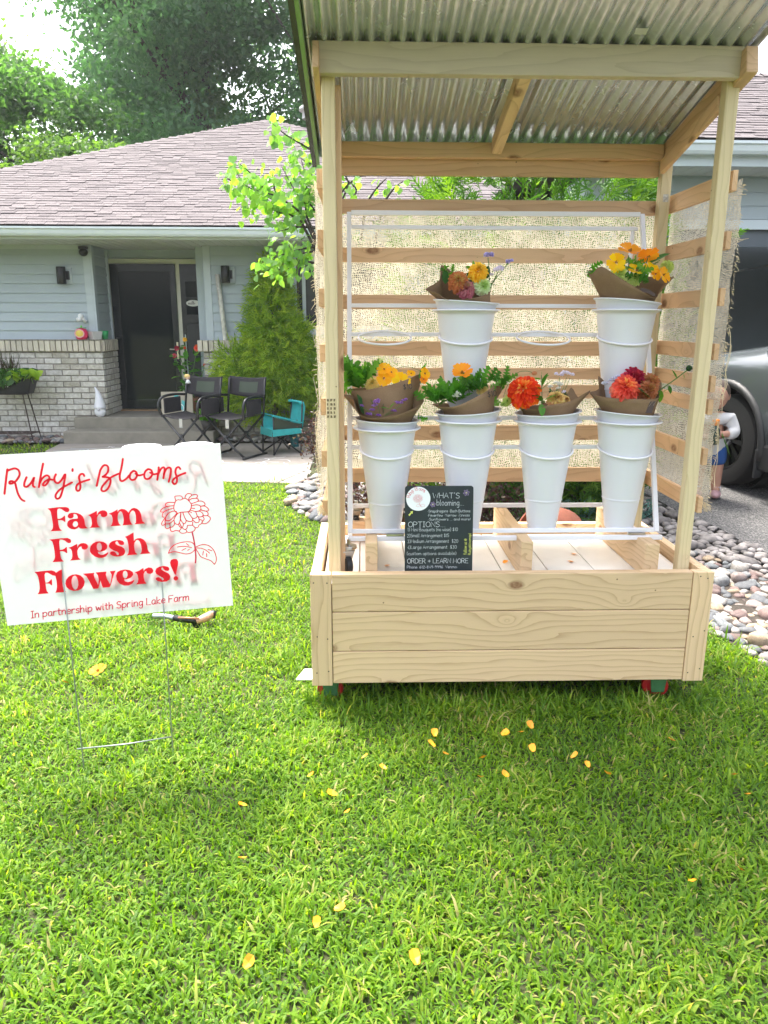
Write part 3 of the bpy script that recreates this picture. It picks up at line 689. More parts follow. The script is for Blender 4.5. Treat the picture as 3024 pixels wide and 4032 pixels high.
# slats on three sides
for z0, z1 in ((1.909, 1.966), (1.715, 1.774), (1.522, 1.582), (1.325, 1.387), (1.222, 1.272), (1.138, 1.197), (.951, 1.018), (.758, .823)):
    kb('back_slat', (.046, .708, z0), (1.482, .7255, z1), 'slatX', bevel=.0015)
for z0, z1 in ((1.917, 1.985), (1.722, 1.784), (1.527, 1.590), (1.334, 1.393), (1.216, 1.276), (1.132, 1.188), (.939, 1.003), (.750, .814)):
    kb('side_slat', (1.496, .140, z0), (1.515, .742, z1), 'slatY', bevel=.0015)
for k, (a, b_) in enumerate(((364, 407), (496, 537), (623, 662), (744, 782), (861, 897), (974, 1009), (1081, 1114))):
    z1, z0 = at(690, a, Y=.14).z, at(690, b_, Y=.14).z; kb('side_slat', (.044, .140, z0), (.0645, .742, z1), 'slatY', bevel=.0015)
# burlap stapled outside the slats: an open weave that lets light through
def burlap(name, u, v):
    m, n, l = newmat(name); o = n.new('ShaderNodeOutputMaterial'); tc = n.new('ShaderNodeTexCoord'); sp = n.new('ShaderNodeSeparateXYZ'); l.new(tc.outputs['Object'], sp.inputs[0])
    wob = noise(n, l, tc.outputs['Object'], 22, 3, .6); wob2 = noise(n, l, tc.outputs['Object'], 130, 2, .6); dens = noise(n, l, tc.outputs['Object'], 13, 4, .65)
    def thread(ax, sc):
        p = math_(n, l, 'ADD', math_(n, l, 'MULTIPLY', sp.outputs[ax], sc), math_(n, l, 'MULTIPLY', wob, 5.0)); p = math_(n, l, 'ADD', p, math_(n, l, 'MULTIPLY', wob2, .7))
        return math_(n, l, 'ABSOLUTE', math_(n, l, 'SUBTRACT', math_(n, l, 'FRACT', p), .5))
    a, b_ = thread(u, 118.0), thread(v, 128.0)
    half = math_(n, l, 'MULTIPLY_ADD', dens, .38, .045)
    ha = math_(n, l, 'LESS_THAN', a, half); hb = math_(n, l, 'LESS_THAN', b_, half); cover = math_(n, l, 'MAXIMUM', ha, hb)
    c = ramp(n, l, noise(n, l, tc.outputs['Object'], 60, 4, .7), [(.3, (.46, .40, .29)), (.55, (.61, .555, .43)), (.8, (.70, .655, .54))]).outputs[0]
    d = n.new('ShaderNodeBsdfDiffuse'); l.new(c, d.inputs[0]); t = n.new('ShaderNodeBsdfTranslucent'); l.new(c, t.inputs[0])
    mx = n.new('ShaderNodeMixShader'); mx.inputs[0].default_value = .55; l.new(d.outputs[0], mx.inputs[1]); l.new(t.outputs[0], mx.inputs[2])
    tr_ = n.new('ShaderNodeBsdfTransparent'); m2 = n.new('ShaderNodeMixShader'); l.new(cover, m2.inputs[0]); l.new(tr_.outputs[0], m2.inputs[1]); l.new(mx.outputs[0], m2.inputs[2]); l.new(m2.outputs[0], o.inputs[0]); return m
M['burlapX'] = burlap('burlap_back', 0, 2); M['burlapY'] = burlap('burlap_side', 1, 2); M['jute'] = simple('jute_thread', (.66, .54, .35), .95, var=.2)
def cloth(name, axis, pos, a0, a1, z0, z1, mat, amp=.006, front_fray=False):
    b = MB(); nu, nv = 40, 60; vs = []
    for j in range(nv+1):
        for i in range(nu+1):
            u, v = i/nu, j/nv; a = a0+(a1-a0)*u; z = z0+(z1-z0)*v
            if i in (0, nu) : a += rnd(-.006, .006)
            if j == 0: z += rnd(-.012, .012)+.03*math.sin(u*7)*(1 if axis == 'y' else 0)
            q = pos+amp*math.sin(a*17+z*5)*math.sin(z*16.2+.5)+rnd(-.001, .001)
            vs.append((a, q, z) if axis == 'x' else (q, a, z))
    b.add(vs, [(j*(nu+1)+i, j*(nu+1)+i+1, (j+1)*(nu+1)+i+1, (j+1)*(nu+1)+i) for j in range(nv) for i in range(nu)])
    o = K(b.build(name, mat, None, smooth=True)); return o
bk_c = cloth('burlap', 'x', .738, .035, 1.50, .795, 1.945, M['burlapX'])
rt_c = cloth('burlap', 'y', 1.527, .125, .755, .775, 1.955, M['burlapY'], .007)
lf_c = cloth('burlap', 'y', .036, .118, .755, .80, 1.945, M['burlapY'], .007)
for oc, xq, n_ in ((rt_c, 1.529, 190), (lf_c, .034, 150)):           # loose frayed threads along the cut edge
    fb = MB()
    for i in range(n_):
        z = rnd(.79, 1.94); L = rnd(.004, .018)*(1.8 if random.random() < .1 else 1); d = Vector((rnd(-.4, .9)*(1 if xq > 1 else -1), rnd(-1, -.2), rnd(-.9, .4))).normalized(); p = Vector((xq+rnd(-.004, .004), .124, z)); q = p+d*L*.6; e = q+(d+Vector((rnd(-.8, .8), rnd(-.5, .5), rnd(-1.2, .3)))).normalized()*L*.6
        fb.tube([p, q, e], [.0009, .0008, .0004], 4)
    for i in range(4):
        z = rnd(1.0, 1.8); pts = [(xq+rnd(-.008, .014)*(1 if xq > 1 else -1), .112+rnd(-.012, .006), z-.05*t) for t in range(6)]; fb.tube(smooth_path(pts, 3), .0011, 4)
    for i in range(70):
        y = rnd(.12, .30 if xq > 1 else .2); L = rnd(.012, .045); p = Vector((xq, y, .79)); fb.tube([p, p+Vector((rnd(-.01, .02), rnd(-.015, .015), -L*.6)), p+Vector((rnd(-.015, .03), rnd(-.02, .02), -L))], [.001, .0008, .0004], 4)
    o = fb.build('loose_threads', M['jute'], None); K(o, oc); tag(o, kind='stuff')
# casters under the box
def caster(x, y):
    b = MB(); b.box((x-.045, y-.04, ZB-.012), (x+.045, y+.05, ZB+.001)); b.prism([(x-.034, y-.032, ZB-.013), (x+.034, y-.032, ZB-.013), (x+.026, y-.032, .032), (x-.026, y-.032, .032)], (0, .006, 0)); b.prism([(x-.034, y+.026, ZB-.013), (x+.034, y+.026, ZB-.013), (x+.026, y+.026, .032), (x-.026, y+.026, .032)], (0, .006, 0))
    c = K(b.build('caster', M['green_steel'], None, bevel=.003, fix=True))
    w = MB().lathe([(.0, -.022), (.030, -.022), (.034, -.018), (.048, -.017), (.051, -.012), (.051, .012), (.048, .017), (.034, .018), (.030, .022), (0, .022)], 24, (x-.002, y, .052), Vector((.25, 1, 0)))
    K(w.build('wheel', M['red_wheel'], None, smooth=True, auto=35), c)
for x, y in ((1.375, .085), (.068, .085), (1.37, .70), (.08, .70)): caster(x, y)
# white lever plate poking out at the corner
tb = MB(); tb.prism([(-.065, .02, .118), (-.035, .075, .135), (.03, .075, .135), (.03, .02, .118)], (0, 0, .006))
tab = tb.build('caster_pad', M['white'], None, fix=True, bevel=.002); tag(tab, 'white plastic slip poking out under the cart corner in the grass', 'plastic slip')

# ================================================================ white metal rack
rack = thing('flower_rack', 'white metal bucket rack leaning back inside the cart', 'rack', (.76, .3, .65))
def R_(o, par=None): return keep(o, par or rack)
def bar(p0, p1, t=.018, name='bar', par=None):
    p0, p1 = Vector(p0), Vector(p1); d = p1-p0; L = d.length; q = d.to_track_quat('X', 'Z')
    b = MB().box((-L/2, -t/2, -t/2), (L/2, t/2, t/2)); o = b.build(name, M['white_metal'], None, bevel=.002); o.location = (p0+p1)/2; o.rotation_euler = q.to_euler(); return R_(o, par)
RL, RR = .147, 1.368
def sy(z): return .2+(z-.65)/(1.905-.65)*.455
bar((RL, .2, .66), (RL, sy(1.905), 1.905), name='upright'); bar((RR, .2, .66), (RR, sy(1.905), 1.905), name='upright')
for z, dy in ((1.905, 0), (1.85, .03), (1.533, 0), (1.419, .0), (1.094, 0), (.982, 0), (.666, 0)):
    bar((RL+.009, sy(z)+dy, z), (RR-.009, sy(z)+dy, z), .016 if z < 1.9 else .018, name='crossbar')
bar((RL-.009, .19, .640), (RR+.02, .19, .640), name='base_bar'); bar((RL-.009, .64, .664), (RR-.05, .64, .664), name='base_bar'); bar((RL, .199, .640), (RL, .631, .664), name='base_bar'); bar((RR-.06, .199, .640), (RR-.06, .631, .664), name='base_bar')
bar((RL, sy(1.85)+.03, 1.85), (RL, .64, .67), .014, name='back_leg'); bar((RR-.03, sy(1.85)+.03, 1.85), (RR-.06, .64, .67), .014, name='back_leg')
for x in (.29, 1.25): R_(MB().box((x, .186, .650), (x+.07, .20, .658)).build('hinge', M['zinc']))
RINGS = []
for row, (z, yc) in enumerate(((1.408, .37), (.985, .262))):
    for k in range(4):
        x = ((.287, .605, .913, 1.236) if row == 0 else (.293, .609, .921, 1.236))[k]; r = .104 if row == 0 else .104
        rg = MB(); rg.tube([(x+r*math.cos(a), yc+r*math.sin(a), z+.23*r*math.sin(a)) for a in [2*math.pi*i/40 for i in range(40)]], .0042, 8, closed=True)
        rg.tube([(x-.03, yc+r*.95, z+.022), (x-.03, sy(z+.022), z+.022)], .004, 6); rg.tube([(x+.03, yc+r*.95, z+.022), (x+.03, sy(z+.022), z+.022)], .004, 6)
        R_(rg.build('holder_ring', M['white_metal'], None, smooth=True)); RINGS.append((x, yc, z))
for x, y, zb in ((RL-.004, .165, .505), (.168, .655, .545)):
    b = MB(); b.tube([(x, y+.02, zb+.136), (x, y+.02, zb+.105)], .008, 10); b.lathe([(.0, .112), (.03, .110), (.032, .098), (.0, .096)], 16, (x, y+.02, zb)); b.prism([(x-.022, y-.02, zb+.095), (x+.022, y-.012, zb+.095), (x+.002, y+.002, zb+.030), (x-.018, y-.004, zb+.030)], (.004, .024, 0))
    c = R_(b.build('caster', M['zinc'], None, fix=True, bevel=.002)); w = MB().lathe([(0, -.014), (.030, -.014), (.036, -.009), (.036, .009), (.030, .014), (0, .014)], 20, (x-.006, y-.002, zb+.037), Vector((1, .35, 0))); R_(w.build('wheel', M['black_rubber'], None, smooth=True, auto=40), c)
kn = MB(); kn.ball((RR-.03, sy(1.12)-.02, 1.20), .010); kn.tube([(RR-.03, sy(1.2)-.02, 1.20), (RR, sy(1.2), 1.20)], .005, 6); R_(kn.build('knob', M['white_metal'], None, smooth=True))

# ================================================================ buckets
def bucket(x, y, z0, z1, tilt, label):
    t = thing('flower_bucket', label, 'bucket', (x, y, z0), 0, 'white buckets in the rack'); h = z1-z0; R1 = .126; r0 = .056
    def rr(f): return r0+(R1-.008-r0)*f
    out = [(0, 0), (r0-.006, 0), (r0, .005)]+[(rr(f), f*h) for f in (.02, .1, .255, .262)]+[(rr(.268)+.0018, .268*h), (rr(.272)+.0018, .273*h)]+[(rr(f), f*h) for f in (.279, .286, .45, .60, .75, .88, .898)]
    out += [(rr(.905)+.001, .905*h), (R1+.004, .928*h), (R1+.007, .930*h), (R1+.005, .940*h), (rr(.94)-.002, .935*h)]
    b = MB(); b.lathe(out, 40); o = b.build('shell', M['bucket'], t, smooth=True, auto=50)
    ln = MB(); tl = Matrix.Rotation(tilt, 3, 'Y') @ Matrix.Rotation(rnd(-.03, .02), 3, 'X')
    pr = [(rr(.86)-.010, -.07), (R1-.006, -.004), (R1+.003, 0), (R1+.003, .004), (R1-.006, .003), (rr(.84)-.013, -.075), (rr(.70)-.02, -.16)]
    ln.lathe(pr, 40); ln.v = [tuple(tl @ Vector(v)+Vector((0, 0, h))) for v in ln.v]; ln.build('liner', M['bucket'], t, smooth=True, auto=50)
    return t
bucket(.604, .37, 1.085, 1.543, .06, 'white bucket in upper rack row holding the dusty bronze and lavender bouquet')
bucket(1.236, .37, 1.085, 1.546, .09, 'white bucket in upper rack row holding the yellow and orange bouquet')
bucket(.293, .262, .652, 1.100, .03, 'white bucket holding two bouquets, the purple sprigs in front')
bucket(.609, .262, .654, 1.132, -.07, 'white bucket behind the chalkboard with the lone orange cosmos bouquet')
bucket(.921, .262, .656, 1.128, -.06, 'white bucket holding the big orange-red zinnia bouquet')
bucket(1.236, .262, .660, 1.126, .07, 'white bucket holding the magenta and coral zinnia bouquet')

for x in (.018, .060, 1.466, 1.505):
    for z in (.52, .30, .15):
        s_ = MB().lathe([(0, .0006), (.0026, .0006), (.003, -.001)], 8, (x+rnd(-.006, .006), 0, z+rnd(-.02, .02)), Vector((0, -1, 0))); K(s_.build('screw', M['black']))
# ================================================================ hand lettering
FONT = {
'A': (5, '0,0 2.5,7 5,0|1,2.6 4,2.6'), 'B': (4.4, '0,0 0,7 2.8,7 3.9,5.4 2.8,3.7 0,3.7|2.8,3.7 4.2,2 2.8,0 0,0'), 'C': (4.6, '4.5,6 2.6,7 .6,5.6 .1,3.2 .9,.8 2.8,0 4.5,1'), 'D': (4.6, '0,0 0,7 2.4,6.8 4.3,4.8 4.3,2 2.4,.1 0,0'),
'E': (4, '4,7 0,7 0,0 4,0|0,3.6 3.2,3.6'), 'F': (4, '4,7 0,7 0,0|0,3.7 3,3.7'), 'H': (4.6, '0,0 0,7|4.6,7 4.6,0|0,3.6 4.6,3.6'), 'I': (2.4, '0,7 2.4,7|1.2,7 1.2,0|0,0 2.4,0'), 'L': (3.8, '0,7 0,0 3.8,0'), 'M': (5.4, '0,0 .3,7 2.7,2 5.1,7 5.4,0'), 'N': (4.6, '0,0 0,7 4.6,0 4.6,7'),
'O': (5, '2.5,7 .5,5.4 0,3 1,.7 2.6,0 4.4,1 5,3.6 4.3,6 2.5,7'), 'P': (4.2, '0,0 0,7 2.8,7 4.2,5.4 2.8,3.5 0,3.4'), 'R': (4.4, '0,0 0,7 2.8,7 4,5.4 2.6,3.7 0,3.6|2,3.6 4.4,0'), 'S': (4.2, '4,6.2 2.2,7 .5,6 .6,4.4 3.4,3 4,1.4 2.4,0 0,.8'), 'T': (4.6, '0,7 4.6,7|2.3,7 2.3,0'), 'V': (4.8, '0,7 2.4,0 4.8,7'), 'W': (6.4, '0,7 1.6,0 3.2,5 4.8,0 6.4,7'), 'Y': (4.8, '0,7 2.4,3.6 4.8,7|2.4,3.6 2.2,0'), 'Z': (4.4, '0,7 4.3,7 0,0 4.4,0'),
'a': (3.9, '3.4,4 2,4.6 .4,3.4 .3,1 1.6,0 3,1 3.4,4 3.4,.8 3.9,0'), 'b': (3.8, '0,7.4 0,0|0,2.6 1.6,4.5 3.4,3.4 3.4,1.2 1.8,0 0,.8'), 'c': (3.2, '3.2,4 1.8,4.6 .2,3 .4,.8 1.8,0 3.2,.7'), 'd': (3.9, '3.4,3.6 2,4.6 .4,3.2 .3,1 1.6,0 3.2,1.2|3.5,7.4 3.4,1 3.9,0'), 'e': (3.5, '.2,2.3 3.3,2.6 2.8,4.3 1.4,4.5 .2,3 .4,.8 1.8,0 3.3,.8'), 'f': (2.8, '2.8,7 1.8,7.3 1.1,6 1.1,0|0,4.2 2.4,4.3'), 'g': (3.8, '3.4,3.8 2,4.6 .4,3.3 .4,1.2 1.7,.4 3.2,1.4|3.5,4.4 3.3,-1.4 1.8,-2.6 .4,-1.8'), 'h': (3.6, '0,7.4 0,0|0,2.8 1.8,4.5 3.2,3.4 3.3,0'), 'i': (1.4, '.6,4.3 .6,.4 1.3,0|.6,5.9 .7,6.2'), 'k': (3.4, '0,7.4 0,0|3,4.3 0,1.9 3.3,0'), 'l': (1.6, '.5,7.4 .4,.8 1.4,0'), 'm': (5.6, '0,4.4 0,0|0,2.8 1.6,4.5 2.6,3.5 2.6,0|2.6,2.8 4.2,4.5 5.3,3.5 5.4,0'), 'n': (3.6, '0,4.4 0,0|0,2.8 1.8,4.5 3.2,3.4 3.3,0'), 'o': (3.7, '1.8,4.5 .3,3.2 .4,1 1.8,0 3.4,1.2 3.4,3.2 1.8,4.5'),
'p': (3.8, '0,4.4 0,-2.6|0,2.8 1.8,4.5 3.5,3.3 3.4,1.2 1.8,0 0,.8'), 'q': (3.8, '3.4,3.8 2,4.6 .4,3.3 .4,1.2 1.7,.2 3.2,1.4|3.5,4.4 3.4,-2.6'), 'r': (2.8, '0,4.4 0,0|0,2.6 1.2,4.3 2.8,4.2'), 's': (3, '2.9,3.8 1.6,4.6 .3,3.7 .6,2.7 2.6,1.8 2.7,.6 1.4,0 0,.6'), 't': (2.8, '1.2,6.6 1.1,.8 2.6,0|0,4.5 2.7,4.6'), 'u': (3.7, '0,4.4 .1,1 1.4,0 3,1.2 3.3,4.4|3.3,4.4 3.3,.8 3.7,0'), 'v': (3.4, '0,4.4 1.7,0 3.4,4.4'), 'w': (5, '0,4.4 1.2,0 2.5,3.4 3.8,0 5,4.4'), 'y': (3.6, '0,4.4 .3,1.6 1.8,.6 3.2,2|3.5,4.4 3.1,-1.2 1.6,-2.6 .2,-1.9'), 'x': (3.2, '0,4.4 3.2,0|3.2,4.4 0,0'), 'z': (3.2, '0,4.4 3,4.4 0,0 3.2,0'),
'0': (4, '2,7 .3,5.4 .2,1.8 1.8,0 3.6,1.4 3.8,5 2,7'), '1': (2, '.2,5.8 1.4,7 1.4,0'), '2': (4, '.2,5.6 1.8,7 3.6,5.8 3,3.8 0,0 4,0'), '3': (3.8, '.3,6.4 2.2,7 3.5,5.6 1.8,3.8 3.6,2 2,0 .1,.8'), '4': (4, '3,0 3,7 0,2.2 4,2.2'), '5': (3.8, '3.6,7 .6,7 .4,4 2.4,4.4 3.7,2.4 2.2,0 .1,.6'), '6': (3.8, '3.2,6.8 1,5 .2,2 1.8,0 3.6,1.4 3,3.4 .4,2.4'), '8': (3.8, '1.9,3.8 .5,5.4 1.9,7 3.3,5.4 1.9,3.8 .2,1.8 1.9,0 3.6,1.8 1.9,3.8'), '9': (3.8, '3.4,4.6 1.8,3.6 .4,5.2 1.8,7 3.4,5.8 3.4,4 2.6,0'),
'$': (4, '3.6,5.8 2,6.4 .5,5.4 2,3.6 3.5,2 2,.6 .3,1.4|2,7.6 2,-.6'), '(': (2, '1.8,7.6 .5,5 .5,1.6 1.8,-.8'), ')': (2, '.2,7.6 1.5,5 1.5,1.6 .2,-.8'), "'": (1, '.5,7.2 .4,5.8'), '.': (1.2, '.5,.2 .6,.0'), '!': (1.4, '.7,7.2 .7,2.2|.7,.2 .75,0'), '-': (2.8, '.2,2.8 2.6,2.9'), ':': (1.2, '.5,3.6 .6,3.4|.5,.4 .6,.2'), '+': (4, '2,5 2,1|0,3 4,3'), '*': (1.8, '.6,2.4 1,2.5'), '@': (5.6, '3.6,4.2 2.2,4.4 1.6,2.6 2.8,2 3.8,3.4 3.8,1.8 5.2,2.4 5.2,4.6 3.2,6 .8,4.6 .6,1.8 2.6,0 4.8,.6'),
}
def write(text, origin, ux, uy, size, w, nrm, mb=None, shear=.0, gap=1.1, jit=.0):
    """single-stroke lettering in a plane: ux along the line, uy up, size = height of a capital"""
    mb = mb or MB(); k = size/7.0; x = 0.0; o = Vector(origin); ux, uy = Vector(ux), Vector(uy)
    for ch in text:
        if ch == ' ': x += 2.6; continue
        wd, st = FONT.get(ch, FONT['-']); dy = rnd(-jit, jit)
        for s in st.split('|'):
            pts = [tuple(float(q) for q in p.split(',')) for p in s.split(' ')]
            P = [o+ux*((x+px+shear*py)*k)+uy*((py+dy)*k) for px, py in pts]
            ribbon(mb, smooth_path(P, 4) if len(P) > 2 and ch.islower() or ch in 'BCDOPRS0235689$()@' else P, w, nrm)
        x += wd+gap
    return mb, x*k
def fill_polys(name, loops, mat, parent):
    """flat printed shape from closed loops of 3D points lying in one plane (holes allowed)"""
    P0 = Vector(loops[0][0]); nrm = None
    a = Vector(loops[0][0]); pts = [Vector(p) for p in loops[0]]
    cu = bpy.data.curves.new(name, 'CURVE'); cu.dimensions = '2D'; cu.fill_mode = 'BOTH'
    return cu
# ================================================================ yard sign
SG_R = at(489, 1130, Y=-.27)
SG_U = Vector((math.cos(math.radians(9)), math.sin(math.radians(9)), 0)); SG_N = Vector((SG_U.y, -SG_U.x, 0))
SG_UP = Vector((0, 0, 1)); _c, _s = math.cos(math.radians(1.6)), math.sin(math.radians(1.6))
SU, SV = SG_U*_c+SG_UP*_s, -SG_U*_s+SG_UP*_c           # the panel hangs turned a little
def on_sign(x, y, lift=.0016):
    d = Vector(ray(x, y, 1.0)); c = Vector(CPOS); t = (SG_R-c).dot(SG_N)/d.dot(SG_N); return c+d*t+SG_N*lift
TR, BR = on_sign(868, 1745, 0), on_sign(917, 2384, 0)
cen = (TR+BR)/2; SH = (TR-BR).length; SW = .71
sign = thing('yard_sign', 'white corrugated plastic yard sign with red lettering on a wire stake', 'yard sign', (cen.x-.35, cen.y-.06, 0))
def S_(o, par=None): return keep(o, par or sign)
def signmat(name, front=True):
    m, n, l = newmat(name); o = n.new('ShaderNodeOutputMaterial'); b = n.new('ShaderNodeBsdfPrincipled'); b.inputs['Base Color'].default_value = (.55, .57, .58, 1); setp(b, Roughness=.35)
    t = n.new('ShaderNodeBsdfTranslucent'); t.inputs[0].default_value = (.56, .595, .595, 1); mx = n.new('ShaderNodeMixShader'); mx.inputs[0].default_value = .5
    tc = n.new('ShaderNodeTexCoord'); sp = n.new('ShaderNodeSeparateXYZ'); l.new(tc.outputs['Object'], sp.inputs[0])
    s = math_(n, l, 'ABSOLUTE', math_(n, l, 'SUBTRACT', math_(n, l, 'FRACT', math_(n, l, 'MULTIPLY', sp.outputs[0], 210.0)), .5)); s = math_(n, l, 'LESS_THAN', s, .10)
    l.new(math_(n, l, 'MULTIPLY_ADD', s, -.22, .58), mx.inputs[0]); l.new(b.outputs[0], mx.inputs[1]); l.new(t.outputs[0], mx.inputs[2])
    if front: l.new(mx.outputs[0], o.inputs[0])
    else:
        tr_ = n.new('ShaderNodeBsdfTransparent'); tr_.inputs[0].default_value = (.97, .98, .98, 1); m2 = n.new('ShaderNodeMixShader'); m2.inputs[0].default_value = .78; l.new(mx.outputs[0], m2.inputs[1]); l.new(tr_.outputs[0], m2.inputs[2]); l.new(m2.outputs[0], o.inputs[0])
    return m
Rm = Matrix((SU, -SG_N, SV)).transposed()
pc = cen-SU*SW/2
pan = MB().add([(-SW/2, 0, -SH/2), (SW/2, 0, -SH/2), (SW/2, 0, SH/2), (-SW/2, 0, SH/2)], [(0, 1, 2, 3)]).build('panel', signmat('sign_face')); pan.location = pc; pan.rotation_euler = Rm.to_euler(); S_(pan)
bkp = MB().box((-SW/2, .0008, -SH/2), (SW/2, .004, SH/2)).build('panel_core', signmat('sign_core', False)); bkp.location = pc; bkp.rotation_euler = Rm.to_euler(); S_(bkp)
def printmat(name, col, tr=.35):
    m, n, l = newmat(name); o = n.new('ShaderNodeOutputMaterial'); b = n.new('ShaderNodeBsdfPrincipled'); b.inputs['Base Color'].default_value = (*col, 1); setp(b, Roughness=.4)
    t = n.new('ShaderNodeBsdfTranslucent'); t.inputs[0].default_value = (*[min(1, c*1.15) for c in col], 1); mx = n.new('ShaderNodeMixShader'); mx.inputs[0].default_value = tr; l.new(b.outputs[0], mx.inputs[1]); l.new(t.outputs[0], mx.inputs[2]); l.new(mx.outputs[0], o.inputs[0]); return m
M['red_print'] = printmat('red_print', (.80, .012, .035), .45); M['rose_print'] = printmat('rose_print', (.66, .02, .07), .35)
def sxy(p): d = p-pc; return (d.dot(SU), d.dot(SV))
BACK = []                                                  # the same print on the far face, turned round
def print_fill(name, ox, oy, sc, loops, mat):
    bm = bmesh.new(); me = bpy.data.meshes.new(name)
    cu = bpy.data.curves.new('c', 'CURVE'); cu.dimensions = '2D'; cu.fill_mode = 'BOTH'
    for lp in loops:
        v = [float(q) for q in lp.replace(',', ' ').split()]; pts = [(v[i], v[i+1]) for i in range(0, len(v), 2)]
        sp = cu.splines.new('POLY'); sp.points.add(len(pts)-1); sp.use_cyclic_u = True
        for k_, (a, b_) in enumerate(pts):
            u, w = sxy(on_sign(ox+a*sc, oy+b_*sc)); sp.points[k_].co = (u, w, 0, 1)
    tmp = bpy.data.objects.new('tmp', cu); COL.objects.link(tmp); dg = bpy.context.evaluated_depsgraph_get(); em = bpy.data.meshes.new_from_object(tmp.evaluated_get(dg)); bpy.data.objects.remove(tmp)
    em.transform(Matrix.Translation(pc+SG_N*.0016) @ Rm.to_4x4() @ Matrix(((1, 0, 0, 0), (0, 0, 1, 0), (0, 1, 0, 0), (0, 0, 0, 1))))
    em.materials.clear(); em.materials.append(mat); o = link(name, em); S_(o); BACK.append(em); return o
def print_strokes(name, ox, oy, sc, strokes, w, mat, sm=5):
    b = MB()
    for st in strokes:
        v = [float(q) for q in st.replace(',', ' ').split()]; P = [on_sign(ox+v[i]*sc, oy+v[i+1]*sc) for i in range(0, len(v), 2)]
        ribbon(b, smooth_path(P, sm) if len(P) > 2 else P, w, SG_N)
    o = b.build(name, mat); S_(o); BACK.append(o.data); return o
SCA = .28330
L1 = {'F': ['130,148 270,130 390,126 425,140 437,165 432,185 412,200 385,196 360,180 330,158 300,148 275,155 268,180 268,225 272,290 300,290 330,278 352,262 362,246 376,250 380,290 382,338 370,335 350,318 325,310 278,308 285,370 296,410 310,435 330,450 330,456 175,465 195,440 207,415 208,370 195,290 182,215 170,180 150,162'],
'a': ['412,265 415,240 430,220 460,208 500,204 545,210 590,228 620,255 640,290 648,330 652,370 665,400 695,420 620,428 585,425 565,405 545,425 510,438 470,435 430,418 408,390 404,360 415,325 440,305 480,293 530,290 550,285 552,265 545,245 530,228 512,222 492,224 495,245 497,262 480,280 455,288 430,284', '515,325 500,332 487,350 483,372 492,395 510,405 530,402 548,388 556,370 552,345 540,328'],
'r': ['692,240 730,225 770,205 805,185 818,182 820,240 835,205 860,183 895,172 930,175 955,192 966,218 962,245 940,262 910,268 885,262 872,245 870,222 850,228 832,248 820,275 820,330 830,370 845,395 862,402 862,408 715,418 740,395 750,360 745,310 735,270 715,250'],
'm': ['982,218 1020,205 1060,185 1105,158 1105,195 1125,168 1160,152 1200,157 1235,178 1258,208 1275,175 1300,148 1335,138 1375,150 1410,180 1432,225 1440,280 1452,325 1487,350 1487,356 1340,367 1358,345 1362,300 1358,240 1345,195 1325,176 1305,178 1285,200 1272,235 1272,280 1283,325 1298,355 1318,370 1172,382 1185,355 1190,310 1185,255 1170,205 1150,185 1130,195 1112,225 1107,270 1113,320 1128,360 1152,378 1150,384 1005,395 1025,370 1035,330 1035,280 1022,240'],
'F2': ['155,580 300,562 410,556 450,575 462,600 455,622 430,630 405,620 375,595 335,578 305,580 296,610 298,660 303,722 340,718 375,700 388,682 402,685 404,720 408,768 395,768 370,748 345,742 305,742 312,800 325,845 340,865 357,878 357,884 200,893 225,860 237,820 230,740 215,660 200,610 180,592'],
'r2': ['420,692 460,680 500,660 545,635 548,690 565,650 595,632 630,626 670,635 693,660 693,690 675,712 645,720 618,712 605,695 605,675 582,680 562,700 548,735 550,790 562,830 590,852 592,858 445,872 468,845 478,800 472,745 458,712'],
'e2': ['720,715 730,670 760,635 805,610 860,604 910,612 950,635 963,665 960,700 930,730 885,745 830,748 840,775 870,790 910,788 945,772 975,750 980,758 965,790 935,820 890,833 840,832 790,815 745,780 725,750', '850,622 830,632 818,655 816,690 825,718 848,737 870,732 884,710 886,675 876,640 862,625'],
's2': ['985,660 995,630 1025,605 1070,590 1130,585 1175,595 1198,620 1195,648 1165,658 1135,650 1118,630 1110,608 1092,602 1075,615 1080,640 1110,660 1160,675 1195,700 1212,735 1208,770 1185,798 1145,812 1090,815 1040,805 1005,785 998,762 1015,745 1045,740 1072,752 1088,775 1100,795 1120,790 1122,768 1100,748 1050,730 1008,705 988,685'],
'h2': ['1205,540 1245,525 1290,500 1328,478 1330,520 1333,600 1350,575 1385,560 1425,558 1470,580 1500,615 1515,660 1525,720 1540,750 1562,765 1562,772 1415,782 1435,755 1440,710 1430,650 1412,605 1390,585 1365,590 1342,620 1335,665 1342,720 1355,760 1380,780 1380,786 1235,798 1255,770 1262,720 1255,650 1242,590 1225,555']}
